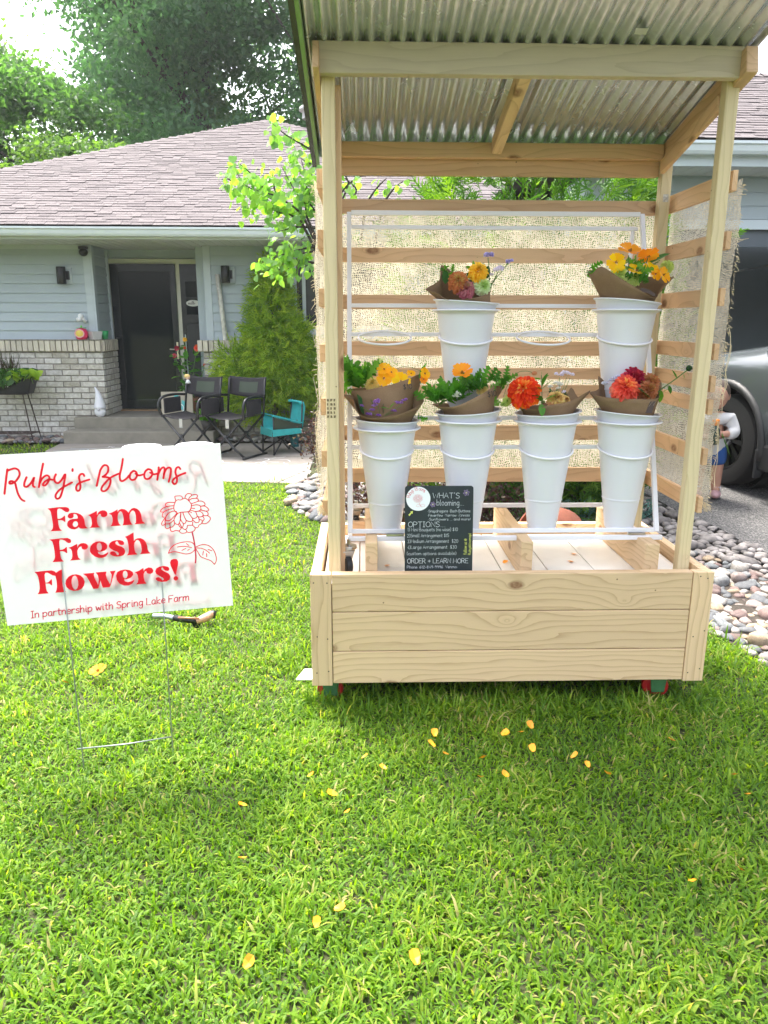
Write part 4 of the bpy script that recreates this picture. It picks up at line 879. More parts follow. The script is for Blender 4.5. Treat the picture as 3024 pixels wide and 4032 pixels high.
L3 = {'Fl': ['42,255 130,243 230,235 262,245 280,262 310,240 342,225 345,260 345,340 352,400 362,445 387,466 387,470 270,480 283,455 290,410 285,350 272,295 240,290 215,275 190,262 165,262 155,285 158,330 165,370 195,365 215,345 225,332 235,335 238,400 228,398 205,380 165,378 172,430 180,462 198,482 198,486 77,496 95,470 102,430 97,370 85,310 70,275'],
'o': ['380,380 388,340 415,305 455,283 500,278 545,290 578,320 592,360 585,400 560,435 520,455 470,460 425,445 395,420', '480,293 462,305 450,335 448,375 458,415 475,440 492,446 510,430 522,395 520,350 508,315 495,297'],
'w': ['570,272 695,262 690,285 700,320 720,360 738,395 745,340 735,290 710,258 828,248 822,285 835,330 868,385 880,330 885,285 865,245 930,238 915,265 900,310 885,360 872,405 862,418 788,425 775,390 763,345 752,390 742,425 735,432 685,438 665,400 640,350 610,300'],
'e': ['932,290 945,255 980,235 1030,226 1080,232 1115,255 1120,285 1095,315 1050,332 1020,335 1030,355 1060,363 1095,355 1132,338 1130,352 1110,380 1070,400 1020,402 970,380 940,340', '1030,240 1012,250 1005,275 1010,305 1028,325 1048,315 1058,290 1055,260 1042,243'],
'r': ['1135,258 1180,240 1230,208 1233,245 1250,220 1285,203 1320,208 1340,235 1332,260 1305,275 1275,270 1262,255 1262,240 1245,250 1233,275 1235,320 1245,355 1262,375 1262,380 1150,390 1168,365 1175,330 1168,290 1155,268'],
's': ['1358,245 1370,215 1405,195 1455,187 1500,197 1515,222 1500,242 1470,240 1450,222 1440,203 1425,208 1428,228 1465,250 1505,270 1523,300 1515,335 1480,357 1430,362 1385,352 1362,330 1375,312 1400,308 1422,322 1435,345 1450,338 1445,320 1410,300 1370,275'],
'!': ['1520,150 1530,122 1560,110 1590,112 1608,135 1605,180 1592,240 1585,280 1575,283 1565,270 1545,225 1525,180', '1609,322 1603,337 1590,346 1575,346 1563,337 1557,322 1563,307 1575,298 1590,298 1603,307']}
for kk, lp in L1.items(): print_fill('letter', 150, 1960, SCA, lp, M['red_print'])
for kk, lp in L3.items(): print_fill('letter', 120, 2160, .36166, lp, M['red_print'])
print_strokes('script_lettering', 0, 1780, .4581, ['65,147 55,220 40,358', '65,160 95,148 130,140 160,155 170,190 155,225 130,255 100,270 82,268 88,252 110,250 132,270 142,310 160,365 185,405 212,420',
 '230,215 212,260 210,290 228,298 255,280 280,245 295,215 285,260 285,290 300,300', '372,98 355,180 335,300', '340,270 365,225 400,200 425,215 415,255 390,285 370,282 385,255 420,235 455,238', '482,190 468,225 475,255 500,265 530,240 562,188 550,270 535,340 515,390 490,400 478,380 490,350 530,310 620,260', '625,145 624,162',
 '725,205 715,188 695,190 680,212 685,245 692,290 685,325 665,332 655,310 665,280 700,258 770,235', '862,155 845,230 832,290', '860,160 885,120 910,112 930,130 925,175 895,205 880,212 915,215 945,225 950,260 930,310 900,335 875,330 875,305 900,270 950,220 1020,185',
 '1057,58 1045,130 1030,200 1035,240 1055,248 1090,225 1110,200', '1150,160 1125,180 1115,215 1130,238 1160,232 1178,200 1170,170 1148,160', '1165,185 1195,200 1235,190', '1275,145 1250,165 1240,205 1255,230 1285,225 1310,190 1300,155 1272,145', '1290,175 1320,190 1350,185',
 '1365,130 1360,180 1352,238', '1358,200 1380,150 1405,130 1415,150 1405,225', '1408,190 1430,145 1455,132 1470,150 1462,210 1450,255', '1550,145 1535,128 1515,140 1508,175 1520,215 1520,255 1500,275 1483,255 1495,230 1540,200 1595,178'], .0064, M['red_print'])
b0, b1 = on_sign(124, 2433), on_sign(748, 2362); d_ = (b1-b0).normalized(); up_ = SG_N.cross(d_)*-1
up_ = up_ if up_.z > 0 else -up_
tm, tw = write('In partnership with Spring Lake Farm', (0, 0, 0), (1, 0, 0), (0, 1, 0), 7, .1, (0, 0, 1)); kz = (b1-b0).length/tw*7
tm, tw = write('In partnership with Spring Lake Farm', b0, d_, up_, kz, .0031, SG_N, shear=.12); o = tm.build('script_lettering', M['rose_print']); S_(o); BACK.append(o.data)
print_strokes('flower_drawing', 620, 1920, .15672, ['465,330 520,300 580,310 690,265 770,315 850,410 845,500 800,590 700,610 590,615 510,640 430,580 412,470 440,380 465,330', '465,330 435,230 470,210 600,210 630,270', '690,260 710,190 760,150 840,155 860,190 800,250 785,310', '860,190 930,170 1000,185 995,240 960,265', '800,320 860,275 980,265 1025,300 1020,340 900,385 850,405', '1025,340 1110,335 1180,380 1190,440 1090,465', '850,455 960,430 1060,445 1090,500 1080,560 1000,595 920,590 820,555', '1090,465 1200,465 1285,540 1270,580 1180,585 1090,550', '850,515 940,518', '800,590 860,630', '960,600 1060,590 1140,650 1140,710 1060,735 1000,715', '1080,560 1230,595 1275,660 1240,700 1140,700', '770,610 830,700 890,770 980,750 995,690 960,605', '1260,700 1335,770 1260,880 1170,905 1115,870 1175,790 1140,715', '640,625 680,740 740,830 850,850 885,800 880,760', '885,800 960,875 1040,860 1045,790 1025,735', '1045,790 1120,820 1115,890 1040,940', '590,625 575,770 640,890 700,890 725,820', '510,645 420,780 440,890 520,920 570,830 590,640', '490,640 400,740 310,820 220,820 200,760 260,660 380,590 480,600', '200,760 195,890 250,910 320,890 400,820', '190,760 105,890 130,945 200,910', '170,740 120,720 150,620 250,560 410,510', '160,610 75,600 130,520 250,470 410,450', '215,460 205,410 270,370 430,370', '310,900 320,980 360,990 420,940 430,880', '200,900 200,1000 260,1025 320,985', '320,985 330,1070 380,1100 470,1070 540,1085 600,1010 560,980 525,920', '560,890 620,1000 655,920 640,890', '620,1005 690,1050 745,1010 760,945 870,940 885,860', '545,1090 600,1140 700,1135 735,1100 710,1040', '735,1100 790,1125 900,1095 950,1020 880,940', '950,1010 1020,990 1040,940'], .0027, M['red_print'], 3)
print_strokes('flower_drawing', 620, 1920, .15672, ['870,1110 905,1260 935,1420 955,1600 965,1750 955,1885'], .0046, M['rose_print'])
print_strokes('flower_drawing', 620, 1920, .15672, ['935,1450 860,1370 700,1360 480,1410 340,1510 275,1645', '275,1645 420,1605 560,1630 720,1665 860,1630 935,1560', '500,1490 640,1472 760,1480 860,1505', '725,1400 790,1450', '615,1575 715,1520', '760,1575 805,1545', '965,1490 1080,1440 1200,1430 1330,1480 1430,1600 1475,1740 1475,1850 1430,1925', '1430,1925 1350,1840 1200,1780 1090,1730 1030,1640 970,1540', '965,1515 1100,1520 1220,1570 1310,1645', '1155,1590 1140,1690', '1235,1650 1238,1735', '1275,1550 1365,1580'], .0027, M['red_print'], 4)
# reverse print on the back face
ctr = pc; M['reverse_ink'] = printmat('reverse_ink', (.85, .14, .20), .75)
RB = Matrix.Translation(ctr) @ Matrix.Rotation(math.pi, 4, SV) @ Matrix.Translation(-ctr) 
for me in list(BACK):
    m2 = me.copy(); m2.transform(Matrix.Translation(-SG_N*.0062) @ RB); m2.materials.clear(); m2.materials.append(M['reverse_ink']); o = link('reverse_print', m2); S_(o)
# wire stake
wr = MB(); 
for (xa, ya, xb, yb) in ((127, 1175, 181, 1655), (343, 1165, 374, 1630)):
    p = on_sign(xa*SRC, ya*SRC, -.0075); q = at(xb, yb, Z=.0); q = at(xb, yb, Z=.015); wr.tube([p, p+(q-p)*.5, q, q+(q-p).normalized()*.04], .0022, 6)
q0, q1 = at(166, 1618, Z=.055), at(373, 1591, Z=.055); wr.tube([q0, (q0+q1)/2+Vector((0, 0, -.006)), q1], .0026, 6)
r0, r1 = on_sign(222, 2330, -.0075), on_sign(655, 2290, -.0075); wr.tube([r0, r1], .0022, 6)
S_(wr.build('wire_stake', simple('grey_wire', (.30, .33, .31), .35, metal=.7), None, smooth=True))

# ================================================================ chalkboard
def on_plane_y(x, y, Y): return at(x, y, Y=Y)
CY = .062
cb_tl, cb_tr, cb_bl, cb_br = at(873, 1050, Y=CY+.035), at(1022, 1050, Y=CY+.035), at(876, 1237, Y=CY), at(1021, 1237, Y=CY)
bx0, bx1 = (cb_tl.x+cb_bl.x)/2, (cb_tr.x+cb_br.x)/2; bzt = cb_tl.z; bzb = .507
lean = math.atan2(.035, cb_tl.z-cb_bl.z); BU, BV = Vector((1, 0, 0)), Vector((0, math.sin(lean), math.cos(lean))); BN = Vector((0, -math.cos(lean), math.sin(lean)))
borg = Vector((bx0, CY-(cb_bl.z-bzb)*math.tan(lean), bzb)); BWd = bx1-bx0; BHt = (bzt-bzb)/math.cos(lean)
board_ = thing('chalkboard', 'small black chalkboard with white chalk price list and round logo', 'chalkboard', borg)
def B_(o, par=None): return keep(o, par or board_)
rr_ = .010; pts = []
for cx_, cz_, a0 in ((BWd-rr_, BHt-rr_, 0), (rr_, BHt-rr_, 90), (0, 0, None), (BWd, 0, None)):
    if a0 is None: pts.append((cx_, cz_))
    else: pts += [(cx_+rr_*math.cos(math.radians(a0+i*18)), cz_+rr_*math.sin(math.radians(a0+i*18))) for i in range(6)]
B_(MB().prism([borg+BU*a+BV*c for a, c in pts], -BN*.006).build('panel', simple('black_slate', (.008, .018, .020), .5, var=.3, vscale=20), None, fix=True))
def bxy(px, py):                                           # chalk layout, in a 1300 x 1610 grid read off the board
    return borg+BU*(px/1290.0*BWd)+BV*(BHt-py/1610.0*(BHt-.045))+BN*.0012
M['chalk'] = simple('chalk_line', (.62, .66, .68), .95); M['chalk_purple'] = simple('purple_chalk', (.40, .28, .52), .95); M['chalk_yellow'] = simple('yellow_chalk', (.62, .66, .14), .95); M['logo_white'] = simple('logo_white', (.80, .83, .84), .4)
def chalk(text, px, py, h, wpx, mat='chalk', w=.0009, ux=None, uy=None):
    ux, uy = ux or BU, uy or BV
    _, tw = write(text, (0, 0, 0), (1, 0, 0), (0, 1, 0), 7, .1, (0, 0, 1)); size = h/1290*BWd; k_ = (wpx/1290*BWd)/(tw/7*size)
    mb, _ = write(text, bxy(px, py), ux*k_, uy, size, w, BN, jit=.25); B_(mb.build('chalk_lettering', M[mat]))
for t in (("WHAT'S", 525, 230, 100, 520, 'chalk', .0014), ('blooming...', 600, 370, 105, 520, 'chalk', .0013), ('*Snapdragons *Bach Buttons', 425, 500, 48, 815), ('*Feverfew *Yarrow *Zinnias', 425, 580, 46, 805), ('*Sunflowers ... and more!', 440, 655, 44, 810),
          ('OPTIONS...', 65, 780, 98, 720, 'chalk', .0015), ('1) Mini Bouquets (no vase) $10', 50, 860, 62, 960), ('2)Small Arrangement $15', 45, 975, 62, 800), ('3)Medium Arrangement  $20', 50, 1085, 62, 970), ('4)Large Arrangement  $30', 45, 1200, 62, 950), ('(custom options available)', 40, 1320, 58, 950), ('ORDER + LEARN MORE', 50, 1480, 88, 1170, 'chalk', .0014), ('Phone: 612-849-9996  Venmo:', 45, 1580, 50, 970)): chalk(*t)
chalk('follow us @', 1175, 1315, 55, 310, 'chalk_yellow', .0012, BV, -BU); chalk('Rubysbloomspl', 1255, 1320, 48, 420, 'chalk_yellow', .0011, BV, -BU)
cc = bxy(250, 240); lr = 228/1290*BWd; lg = MB(); lg.add([cc]+[cc+BU*lr*math.cos(a)+BV*lr*math.sin(a) for a in [2*math.pi*i/48 for i in range(48)]], [(0, i+1, (i+1) % 48+1) for i in range(48)]); lgo = B_(lg.build('logo_sticker', M['logo_white']))
lm = MB(); N2 = BN*.0008
for i, ch in enumerate('Rubys Blooms'):                     # lettering bent round the sticker
    a = math.radians(172-i*10.6); p = cc+N2+(BU*math.cos(a)+BV*math.sin(a))*lr*.70; tx = BU*math.sin(a)-BV*math.cos(a); ty = BU*math.cos(a)+BV*math.sin(a)
    if ch != ' ': write(ch, p, tx, ty, .0125, .0011, BN, lm)
fc = cc+N2+BV*lr*.02-BU*lr*.03
for ring, n_, rr2 in ((.14, 10, .10), (.26, 13, .10), (.36, 16, .085)):
    for i in range(n_):
        a = 2*math.pi*(i+.5*(ring > .2))/n_; p = fc+(BU*math.cos(a)+BV*math.sin(a)*.85)*lr*ring; ribbon(lm, [p+(BU*math.cos(q)+BV*math.sin(q))*lr*rr2*.6 for q in [2*math.pi*j/7 for j in range(7)]], .0005, BN, True)
ribbon(lm, [fc+(BU*.12-BV*.38)*lr, fc+(BU*.28-BV*.72)*lr], .0011, BN)
for sg in (-1, 1): ribbon(lm, [fc+(BU*(.22+sg*q[0])+BV*(-.60+q[1]))*lr for q in ((.0, .0), (.12, .12), (.28, .12), (.36, -.06), (.2, -.08))], .0007, BN, True)
B_(lm.build('logo_print', simple('logo_red', (.62, .10, .12), .5)), lgo)
for (px, py, r) in ((1155, 130, 55), (525, 350, 48)):
    fm = MB()
    for i in range(6):
        a = 2*math.pi*i/6+.2; c0 = bxy(px, py); s = r/1290*BWd; p = [c0+(BU*math.cos(a+q)+BV*math.sin(a+q))*s*t for q, t in ((0, .15), (-.35, .7), (-.15, 1.05), (.15, 1.05), (.35, .7))]; ribbon(fm, p, .0012, BN, True)
    B_(fm.build('chalk_flower', M['chalk_purple'])); d0 = bxy(px, py)+BN*.0004; B_(MB().add([d0+(BU*math.cos(a)+BV*math.sin(a))*.0022 for a in [math.pi*i/3 for i in range(6)]], [tuple(range(6))]).build('chalk_dot', M['chalk_yellow']))
ar = MB().add([bxy(*p) for p in ((65, 545), (115, 500), (95, 490), (150, 470), (145, 530), (130, 515), (85, 570))], [(0, 1, 5, 6), (1, 2, 3, 4, 5)]); B_(ar.build('chalk_arrow', M['chalk_yellow']))
# ================================================================ bouquets
PETAL = [(0, 0, 0), (-.18, .35, .07), (.18, .35, .07), (-.29, .75, .10), (.29, .75, .10), (-.14, .98, .02), (.14, .98, .02), (0, .4, .0), (0, .76, .02), (0, 1, -.02)]
PETF = [(0, 7, 1), (0, 2, 7), (1, 7, 8, 3), (7, 2, 4, 8), (3, 8, 9, 5), (8, 4, 6, 9)]
BROAD = [(0, 0, 0), (-.25, .35, .05), (.25, .35, .05), (-.40, .75, .06), (.40, .75, .06), (-.28, .98, .02), (0, .93, .0), (.28, .98, .02)]
BROF = [(0, 2, 1), (1, 2, 4, 3), (3, 4, 7, 6), (3, 6, 5)]
OVAL = [(0, 0, 0), (-.22, .2, .03), (.22, .2, .03), (-.30, .48, .05), (.30, .48, .05), (-.18, .8, .02), (.18, .8, .02), (0, 1, -.04), (0, .48, 0), (0, .2, 0), (0, .8, -.01)]
OVAF = [(0, 9, 1), (0, 2, 9), (1, 9, 8, 3), (9, 2, 4, 8), (3, 8, 10, 5), (8, 4, 6, 10), (5, 10, 7), (10, 6, 7)]
LOBED = [(-.03, 0, 0), (.03, 0, 0), (-.05, .25, 0), (.05, .25, 0), (-.06, .5, .01), (.06, .5, .01), (-.06, .72, .01), (.06, .72, .01), (0, 1.0, 0), (-.34, .42, .03), (.34, .42, .03), (-.32, .70, .04), (.32, .70, .04), (-.20, .90, .02), (.20, .90, .02), (-.16, .16, .0), (.16, .16, 0), (-.40, .30, .02), (.40, .30, .02)]
LOBF = [(0, 1, 3, 2), (2, 3, 5, 4), (4, 5, 7, 6), (6, 7, 8), (2, 4, 9), (5, 3, 10), (4, 6, 11), (7, 5, 12), (6, 8, 13), (8, 7, 14), (0, 2, 17), (3, 1, 18)]
FM = {}
def flowermat(key, stops, trans=.30):
    FM[key] = leafy('bloom_'+key, stops, trans, .55, (1, .95, .9), .25); return FM[key]
flowermat('bronze', [(0, (.50, .17, .06)), (.55, (.55, .22, .09)), (1, (.55, .42, .14))]); flowermat('yellow', [(0, (.80, .50, .03)), (.6, (.82, .60, .06)), (1, (.60, .42, .05))]); flowermat('lime', [(0, (.62, .70, .30)), (.6, (.55, .66, .20)), (1, (.38, .52, .08))])
flowermat('limewhite', [(0, (.72, .80, .62)), (.6, (.58, .72, .40)), (1, (.40, .58, .16))]); flowermat('dustypink', [(0, (.55, .17, .23)), (.7, (.52, .24, .25)), (1, (.5, .42, .2))]); flowermat('cream', [(0, (.72, .60, .26)), (.7, (.66, .52, .16)), (1, (.45, .36, .08))])
flowermat('cosmos_yellow', [(0, (.90, .60, .0)), (1, (.88, .48, .0))]); flowermat('cosmos_orange', [(0, (.90, .26, .01)), (1, (.85, .36, .02))]); flowermat('cosmos_amber', [(0, (.92, .40, .0)), (1, (.9, .5, .01))])
flowermat('scarlet', [(0, (.82, .22, .01)), (.2, (.78, .06, .012)), (.5, (.55, .03, .01)), (.75, (.80, .11, .02)), (1, (.75, .48, .10))]); flowermat('magenta', [(0, (.68, .10, .17)), (.3, (.46, .015, .06)), (.6, (.30, .008, .04)), (1, (.5, .05, .07))]); flowermat('coral', [(0, (.86, .30, .20)), (.3, (.80, .13, .08)), (.6, (.58, .07, .05)), (.85, (.82, .25, .10)), (1, (.8, .5, .15))])
flowermat('rust', [(0, (.48, .22, .10)), (.6, (.42, .15, .06)), (1, (.40, .24, .08))]); flowermat('peach', [(0, (.75, .42, .26)), (.6, (.66, .55, .2)), (1, (.3, .12, .04))]); flowermat('lavender', [(0, (.42, .36, .66)), (1, (.66, .62, .82))]); flowermat('palelav', [(0, (.66, .62, .74)), (1, (.82, .80, .86))]); flowermat('paleblue', [(0, (.52, .55, .68)), (1, (.72, .74, .82))]); flowermat('purple', [(0, (.20, .06, .34)), (.6, (.40, .20, .58)), (1, (.62, .45, .76))])
flowermat('white', [(0, (.72, .74, .70)), (1, (.84, .84, .82))]); flowermat('pinkzin', [(0, (.72, .07, .16)), (1, (.7, .15, .2))])
M['green_leaf'] = leafy('bouquet_leaf', [(0, (.045, .16, .02)), (.6, (.09, .28, .035)), (1, (.15, .36, .05))], .45, .45); M['dark_leaf'] = leafy('dark_bouquet_leaf', [(0, (.015, .065, .02)), (1, (.04, .14, .04))], .25, .45); M['stem'] = simple('green_stem', (.10, .20, .05), .6); M['eye'] = simple('bloom_eye', (.42, .20, .02), .8, bump=.6, bscale=500)
def Q(n): return np.array(Vector(n).normalized().to_track_quat('Z', 'Y').to_matrix())
def zinnia(par, c, n, r, col, layers=7, dome=.55, flat=.0):
    pos, d, sz, at_ = [], [], [], []; R = Q(n)
    for k in range(layers):
        f = k/(layers-1); cnt = int(20-9*f); el = math.radians(-32+104*f); rad = r*(1.0-.56*f)
        for i in range(cnt):
            a = 2*math.pi*(i+.5*(k % 2)+rnd(-.15, .15))/cnt; e = el+rnd(-.16, .16)
            d.append(R @ np.array([math.cos(a)*math.cos(e), math.sin(a)*math.cos(e), math.sin(e)])); pos.append(np.array(c)+R @ np.array([math.cos(a)*r*.12, math.sin(a)*r*.12, dome*r*f*.75])); s = rad*rnd(.85, 1.1); sz.append((s*.72*(1-.3*f), s, s*1.8)); at_.append(min(1, max(0, f*.8+rnd(-.15, .35))))
    d = np.array(d); up = np.tile(R @ np.array([0, 0, 1.]), (len(d), 1))
    return keep(bloom_mesh('bloom', PETAL, PETF, np.array(pos), d, up, np.array(sz), FM[col], np.array(at_)), par)
def bloom_mesh(name, T, F, pos, d, up, sz, mat, attr):
    T = np.array(T, float); d = d/np.linalg.norm(d, axis=1, keepdims=True); x = np.cross(d, up); x /= (np.linalg.norm(x, axis=1, keepdims=True)+1e-9); z = np.cross(x, d)
    R = np.stack([x, d, z], 2); V = np.einsum('nij,nkj->nki', R, T[None]*sz[:, None, :])+pos[:, None, :]
    return link(name, arrays_mesh(name, V, F, attr, False), None, mat)
def cosmos(par, c, n, r, col, np_=8, el=12):
    R = Q(n); d, sz, pos = [], [], []
    for i in range(np_):
        a = 2*math.pi*i/np_+rnd(-.08, .08); e = math.radians(el+rnd(-8, 10)); d.append(R @ np.array([math.cos(a)*math.cos(e), math.sin(a)*math.cos(e), math.sin(e)])); s = r*rnd(.9, 1.08); sz.append((s*.82, s, s)); pos.append(np.array(c)+R @ np.array([math.cos(a), math.sin(a), 0])*r*.08)
    o = keep(bloom_mesh('bloom', BROAD, BROF, np.array(pos), np.array(d), np.tile(R @ np.array([0, 0, 1.]), (np_, 1)), np.array(sz), FM[col], RNG.random(np_)), par)
    e = MB(); nn = Vector(R[:, 2]); cc_ = Vector(c)
    for i in range(14):
        a = rnd(0, 6.3); q = rnd(0, .16)*r; p = cc_+Vector(R[:, 0])*math.cos(a)*q+Vector(R[:, 1])*math.sin(a)*q; e.tube([p, p+nn*r*rnd(.15, .3)], [r*.04, r*.035], 5)
    keep(e.build('bloom_centre', M['eye']), o); return o
def puff(par, c, r, col, n=5, name='bloom'):
    pos, d = [], []
    for i in range(n):
        b = np.array(c)+np.array([rnd(-.55, .55), rnd(-.4, .4), rnd(-.2, .25)])*r
        k = 60; v = rdir(k); v[:, 2] = np.abs(v[:, 2])*.9-.1; pos.append(b+v*r*.18); d.append(v+rdir(k)*.25)
    pos, d = np.concatenate(pos), np.concatenate(d); k = len(pos)
    return keep(scatter(name, [(-.25, 0, 0), (.25, 0, 0), (.3, .8, 0), (0, 1, 0), (-.3, .8, 0)], [(0, 1, 2, 3, 4)], pos, d, RNG.random(k)*6, np.full(k, r*.26)*RNG.uniform(.7, 1.2, k), FM[col], None), par)
def leaves(par, items, T=OVAL, F=OVAF, mat='green_leaf', name='leaf'):
    for (c, d, s) in items:
        k = 1; keep(scatter(name, T, F, np.array([c]), np.array([d], float), np.array([rnd(-.6, .6)]), np.array([s]), M[mat], None), par)
def spray(par, c, n, size, spread, mat='green_leaf', T=LOBED, F=LOBF, up=.5, name='foliage'):
    d = rdir(n); d[:, 2] = d[:, 2]*.7+up; pos = np.array(c)+rdir(n)*np.array(spread)
    return keep(scatter(name, T, F, pos, d, RNG.random(n)*6, RNG.uniform(.6, 1.15, n)*size, M[mat], None), par)
def stemm(par, pts, r=.0018): return keep(MB().tube(smooth_path(pts, 4), r, 5).build('stem', M['stem'], None, smooth=True), par)
def kraft():
    m, n, l = newmat('kraft_paper'); b = n.new('ShaderNodeBsdfPrincipled'); o = n.new('ShaderNodeOutputMaterial'); v = coords(n, l, rand=3); a = noise(n, l, v, 260, 3, .6); f = noise(n, l, v, 12, 4, .6)
    c = ramp(n, l, math_(n, l, 'ADD', math_(n, l, 'MULTIPLY', a, .4), math_(n, l, 'MULTIPLY', f, .6)), [(.3, (.215, .135, .075)), (.7, (.30, .20, .115))]).outputs[0]; l.new(c, b.inputs['Base Color']); setp(b, Roughness=.8, **{'Specular IOR Level': .2}); l.new(bumpn(n, l, f, .35, .006), b.inputs['Normal'])
    t = n.new('ShaderNodeBsdfTranslucent'); l.new(c, t.inputs[0]); mx = n.new('ShaderNodeMixShader'); mx.inputs[0].default_value = .12; l.new(b.outputs[0], mx.inputs[1]); l.new(t.outputs[0], mx.inputs[2]); l.new(mx.outputs[0], o.inputs[0]); return m
M['kraft'] = kraft(); M['ink'] = simple('marker_ink', (.015, .012, .012), .6); M['dark_print'] = simple('dark_paper_print', (.075, .05, .045), .7)
class Frame:
    """reads positions off a detail crop of the photograph and puts them at a depth"""
    def __init__(s, ox, oy, sc, Y): s.ox, s.oy, s.sc, s.Y = ox, oy, sc, Y
    def p(s, x, y, dy=0.0): return at(s.ox+x*s.sc, s.oy+y*s.sc, Y=s.Y+dy, s=1.0)
    def r(s, px): return px*s.sc/CF*(s.Y-CPOS[1])*.985
def wrap(par, fr, rim, base, zb, rb=(.035, .03), zr_=None):
    P = [fr.p(*q) for q in rim]; n = len(P); P = smooth_path(P, 3, True); n = len(P); b = MB(); rings = []
    B0 = Vector(base); c = sum(P, Vector())/n
    ang = [math.atan2(p.y-c.y, p.x-c.x) for p in P]
    low = [Vector((B0.x+rb[0]*math.cos(a), B0.y+rb[1]*math.sin(a), zb)) for a in ang]
    zw = max(q[2] for q in [(0, 0, zr_)]) if zr_ else None
    if zr_:
        waist = [Vector((B0.x+.098*math.cos(a), B0.y+.098*math.sin(a), zr_)) for a in ang]
        for A_, B_k, fs_ in ((P, waist, (0, .3, .65, 1.0)), (waist, low, (.5, 1.0))):
            for f in fs_: rings += [p.lerp(q, f) for p, q in zip(A_, B_k)]
    else:
      for f in (0, .18, .4, .7, .85, 1.0): rings += [p.lerp(q, f)+Vector((rnd(-.001, .001), rnd(-.001, .001), 0))*(1 if f else 0) for p, q in zip(P, low)]
    b.add(rings, [(k*n+i, k*n+(i+1) % n, (k+1)*n+(i+1) % n, (k+1)*n+i) for k in range(5) for i in range(n)])
    return keep(b.build('paper_wrap', M['kraft'], None, smooth=True, solid=.0008), par)
def face(x=0, z=.5, y=-1): return Vector((x, y, z))
def stems_to(par, fr, heads, base):
    for h in heads: stemm(par, [base, (Vector(base)+Vector(h))/2+Vector((0, .01, .02)), Vector(h)])

# --- upper row, bronze / lavender
f = Frame(1650, 950, .2411, .37); bq = thing('bouquet', 'kraft-wrapped bouquet of bronze, yellow and white-green zinnias with lavender tufts', 'bouquet', (.60, .37, 1.2))
wrap(bq, f, [(100, 780, .02), (280, 835, -.06), (450, 950, -.10), (780, 945, -.11), (1000, 900, -.09), (1140, 820, -.03), (1150, 720, .05), (900, 640, .09), (620, 560, .09), (365, 385, .06), (330, 640, .05)], (.60, .37, 0), 1.30, zr_=1.545)
for a in ((640, 655, 170, 'bronze', face(-.1, .35)), (960, 505, 165, 'yellow', face(.1, .75)), (1035, 740, 145, 'limewhite', face(.25, .3)), (775, 785, 150, 'dustypink', face(.0, .9))): zinnia(bq, f.p(a[0], a[1], -.045), a[4], f.r(a[2]), a[3])
for x, y, r, c in ((1125, 240, 105, 'lavender'), (1460, 335, 85, 'lavender'), (1300, 465, 115, 'palelav'), (1180, 545, 50, 'palelav')): puff(bq, f.p(x, y, -.02), f.r(r), c, 7)
b0 = f.p(1120, 830, 0); stemm(bq, [b0, f.p(1150, 600, -.02), f.p(1125, 265, -.02)]); stemm(bq, [b0, f.p(1260, 600, -.02), f.p(1350, 500, -.02), f.p(1450, 360, -.02)]); stemm(bq, [b0, f.p(1300, 490, -.02)])
leaves(bq, [(f.p(890, 480, 0), (-.1, -.3, 1), .040), (f.p(960, 460, 0), (.7, -.3, .8), .036), (f.p(880, 470, 0), (-.8, -.3, .4), .034), (f.p(470, 600, -.03), (.5, -.5, .7), .034), (f.p(440, 470, 0), (-.3, -.3, 1), .022), (f.p(430, 450, 0), (.7, -.3, .7), .02)]); leaves(bq, [(f.p(430, 700, -.03), (-.1, -.4, 1), .055), (f.p(1080, 640, .02), (.1, -.3, .8), .06), (f.p(960, 640, .03), (-.3, -.3, .6), .06)], mat='dark_leaf')
spray(bq, f.p(800, 640, .0), 10, .05, (.05, .02, .02), mat='dark_leaf'); spray(bq, f.p(520, 520, .0), 4, .04, (.02, .01, .01), up=.9)
# --- upper row, yellow / orange
f = Frame(2280, 930, .25316, .37); bq = thing('bouquet', 'kraft-wrapped bouquet of yellow and orange cosmos with lime zinnias', 'bouquet', (1.23, .37, 1.2))
wrap(bq, f, [(130, 560, .03), (200, 585, -.04), (350, 470, -.07), (620, 640, -.11), (920, 820, -.12), (1190, 960, -.10), (1280, 800, -.04), (1480, 635, .02), (1360, 640, .08), (900, 620, .11), (500, 560, .10), (200, 520, .07)], (1.24, .37, 0), 1.30, zr_=1.55)
for x, y, r, c, n in ((580, 410, 140, 'cosmos_yellow', face(-.1, .1)), (790, 235, 165, 'cosmos_orange', face(.05, 1.5)), (1080, 320, 155, 'cosmos_orange', Vector((.2, .7, .8))), (900, 540, 135, 'cosmos_yellow', face(0, 1.6)), (1110, 505, 115, 'cosmos_yellow', face(.2, 1.0)), (1185, 590, 95, 'cosmos_amber', face(.5, .3)), (1310, 600, 125, 'cosmos_amber', face(.7, .4))): cosmos(bq, f.p(x, y, -.05), n, f.r(r), c)
zinnia(bq, f.p(620, 600, -.04), face(0, .8), f.r(140), 'lime'); zinnia(bq, f.p(860, 670, -.05), face(0, .5), f.r(110), 'lime'); zinnia(bq, f.p(1360, 490, 0), Vector((1, .2, .35)), f.r(115), 'lime', 7, .7)
stemm(bq, [f.p(770, 560, -.03), f.p(770, 300, -.045)]); stemm(bq, [f.p(1000, 560, -.03), f.p(1070, 340, -.04)])
spray(bq, f.p(800, 480, -.02), 9, .05, (.03, .015, .015)); spray(bq, f.p(1060, 640, -.07), 8, .06, (.03, .01, .02)); spray(bq, f.p(960, 480, 0), 6, .05, (.04, .01, .01)); spray(bq, f.p(230, 510, .0), 5, .045, (.02, .01, .005), up=.1)
leaves(bq, [(f.p(1080, 420, -.03), (1, -.2, .5), .085), (f.p(940, 740, -.08), (.2, -.4, 1), .05)])
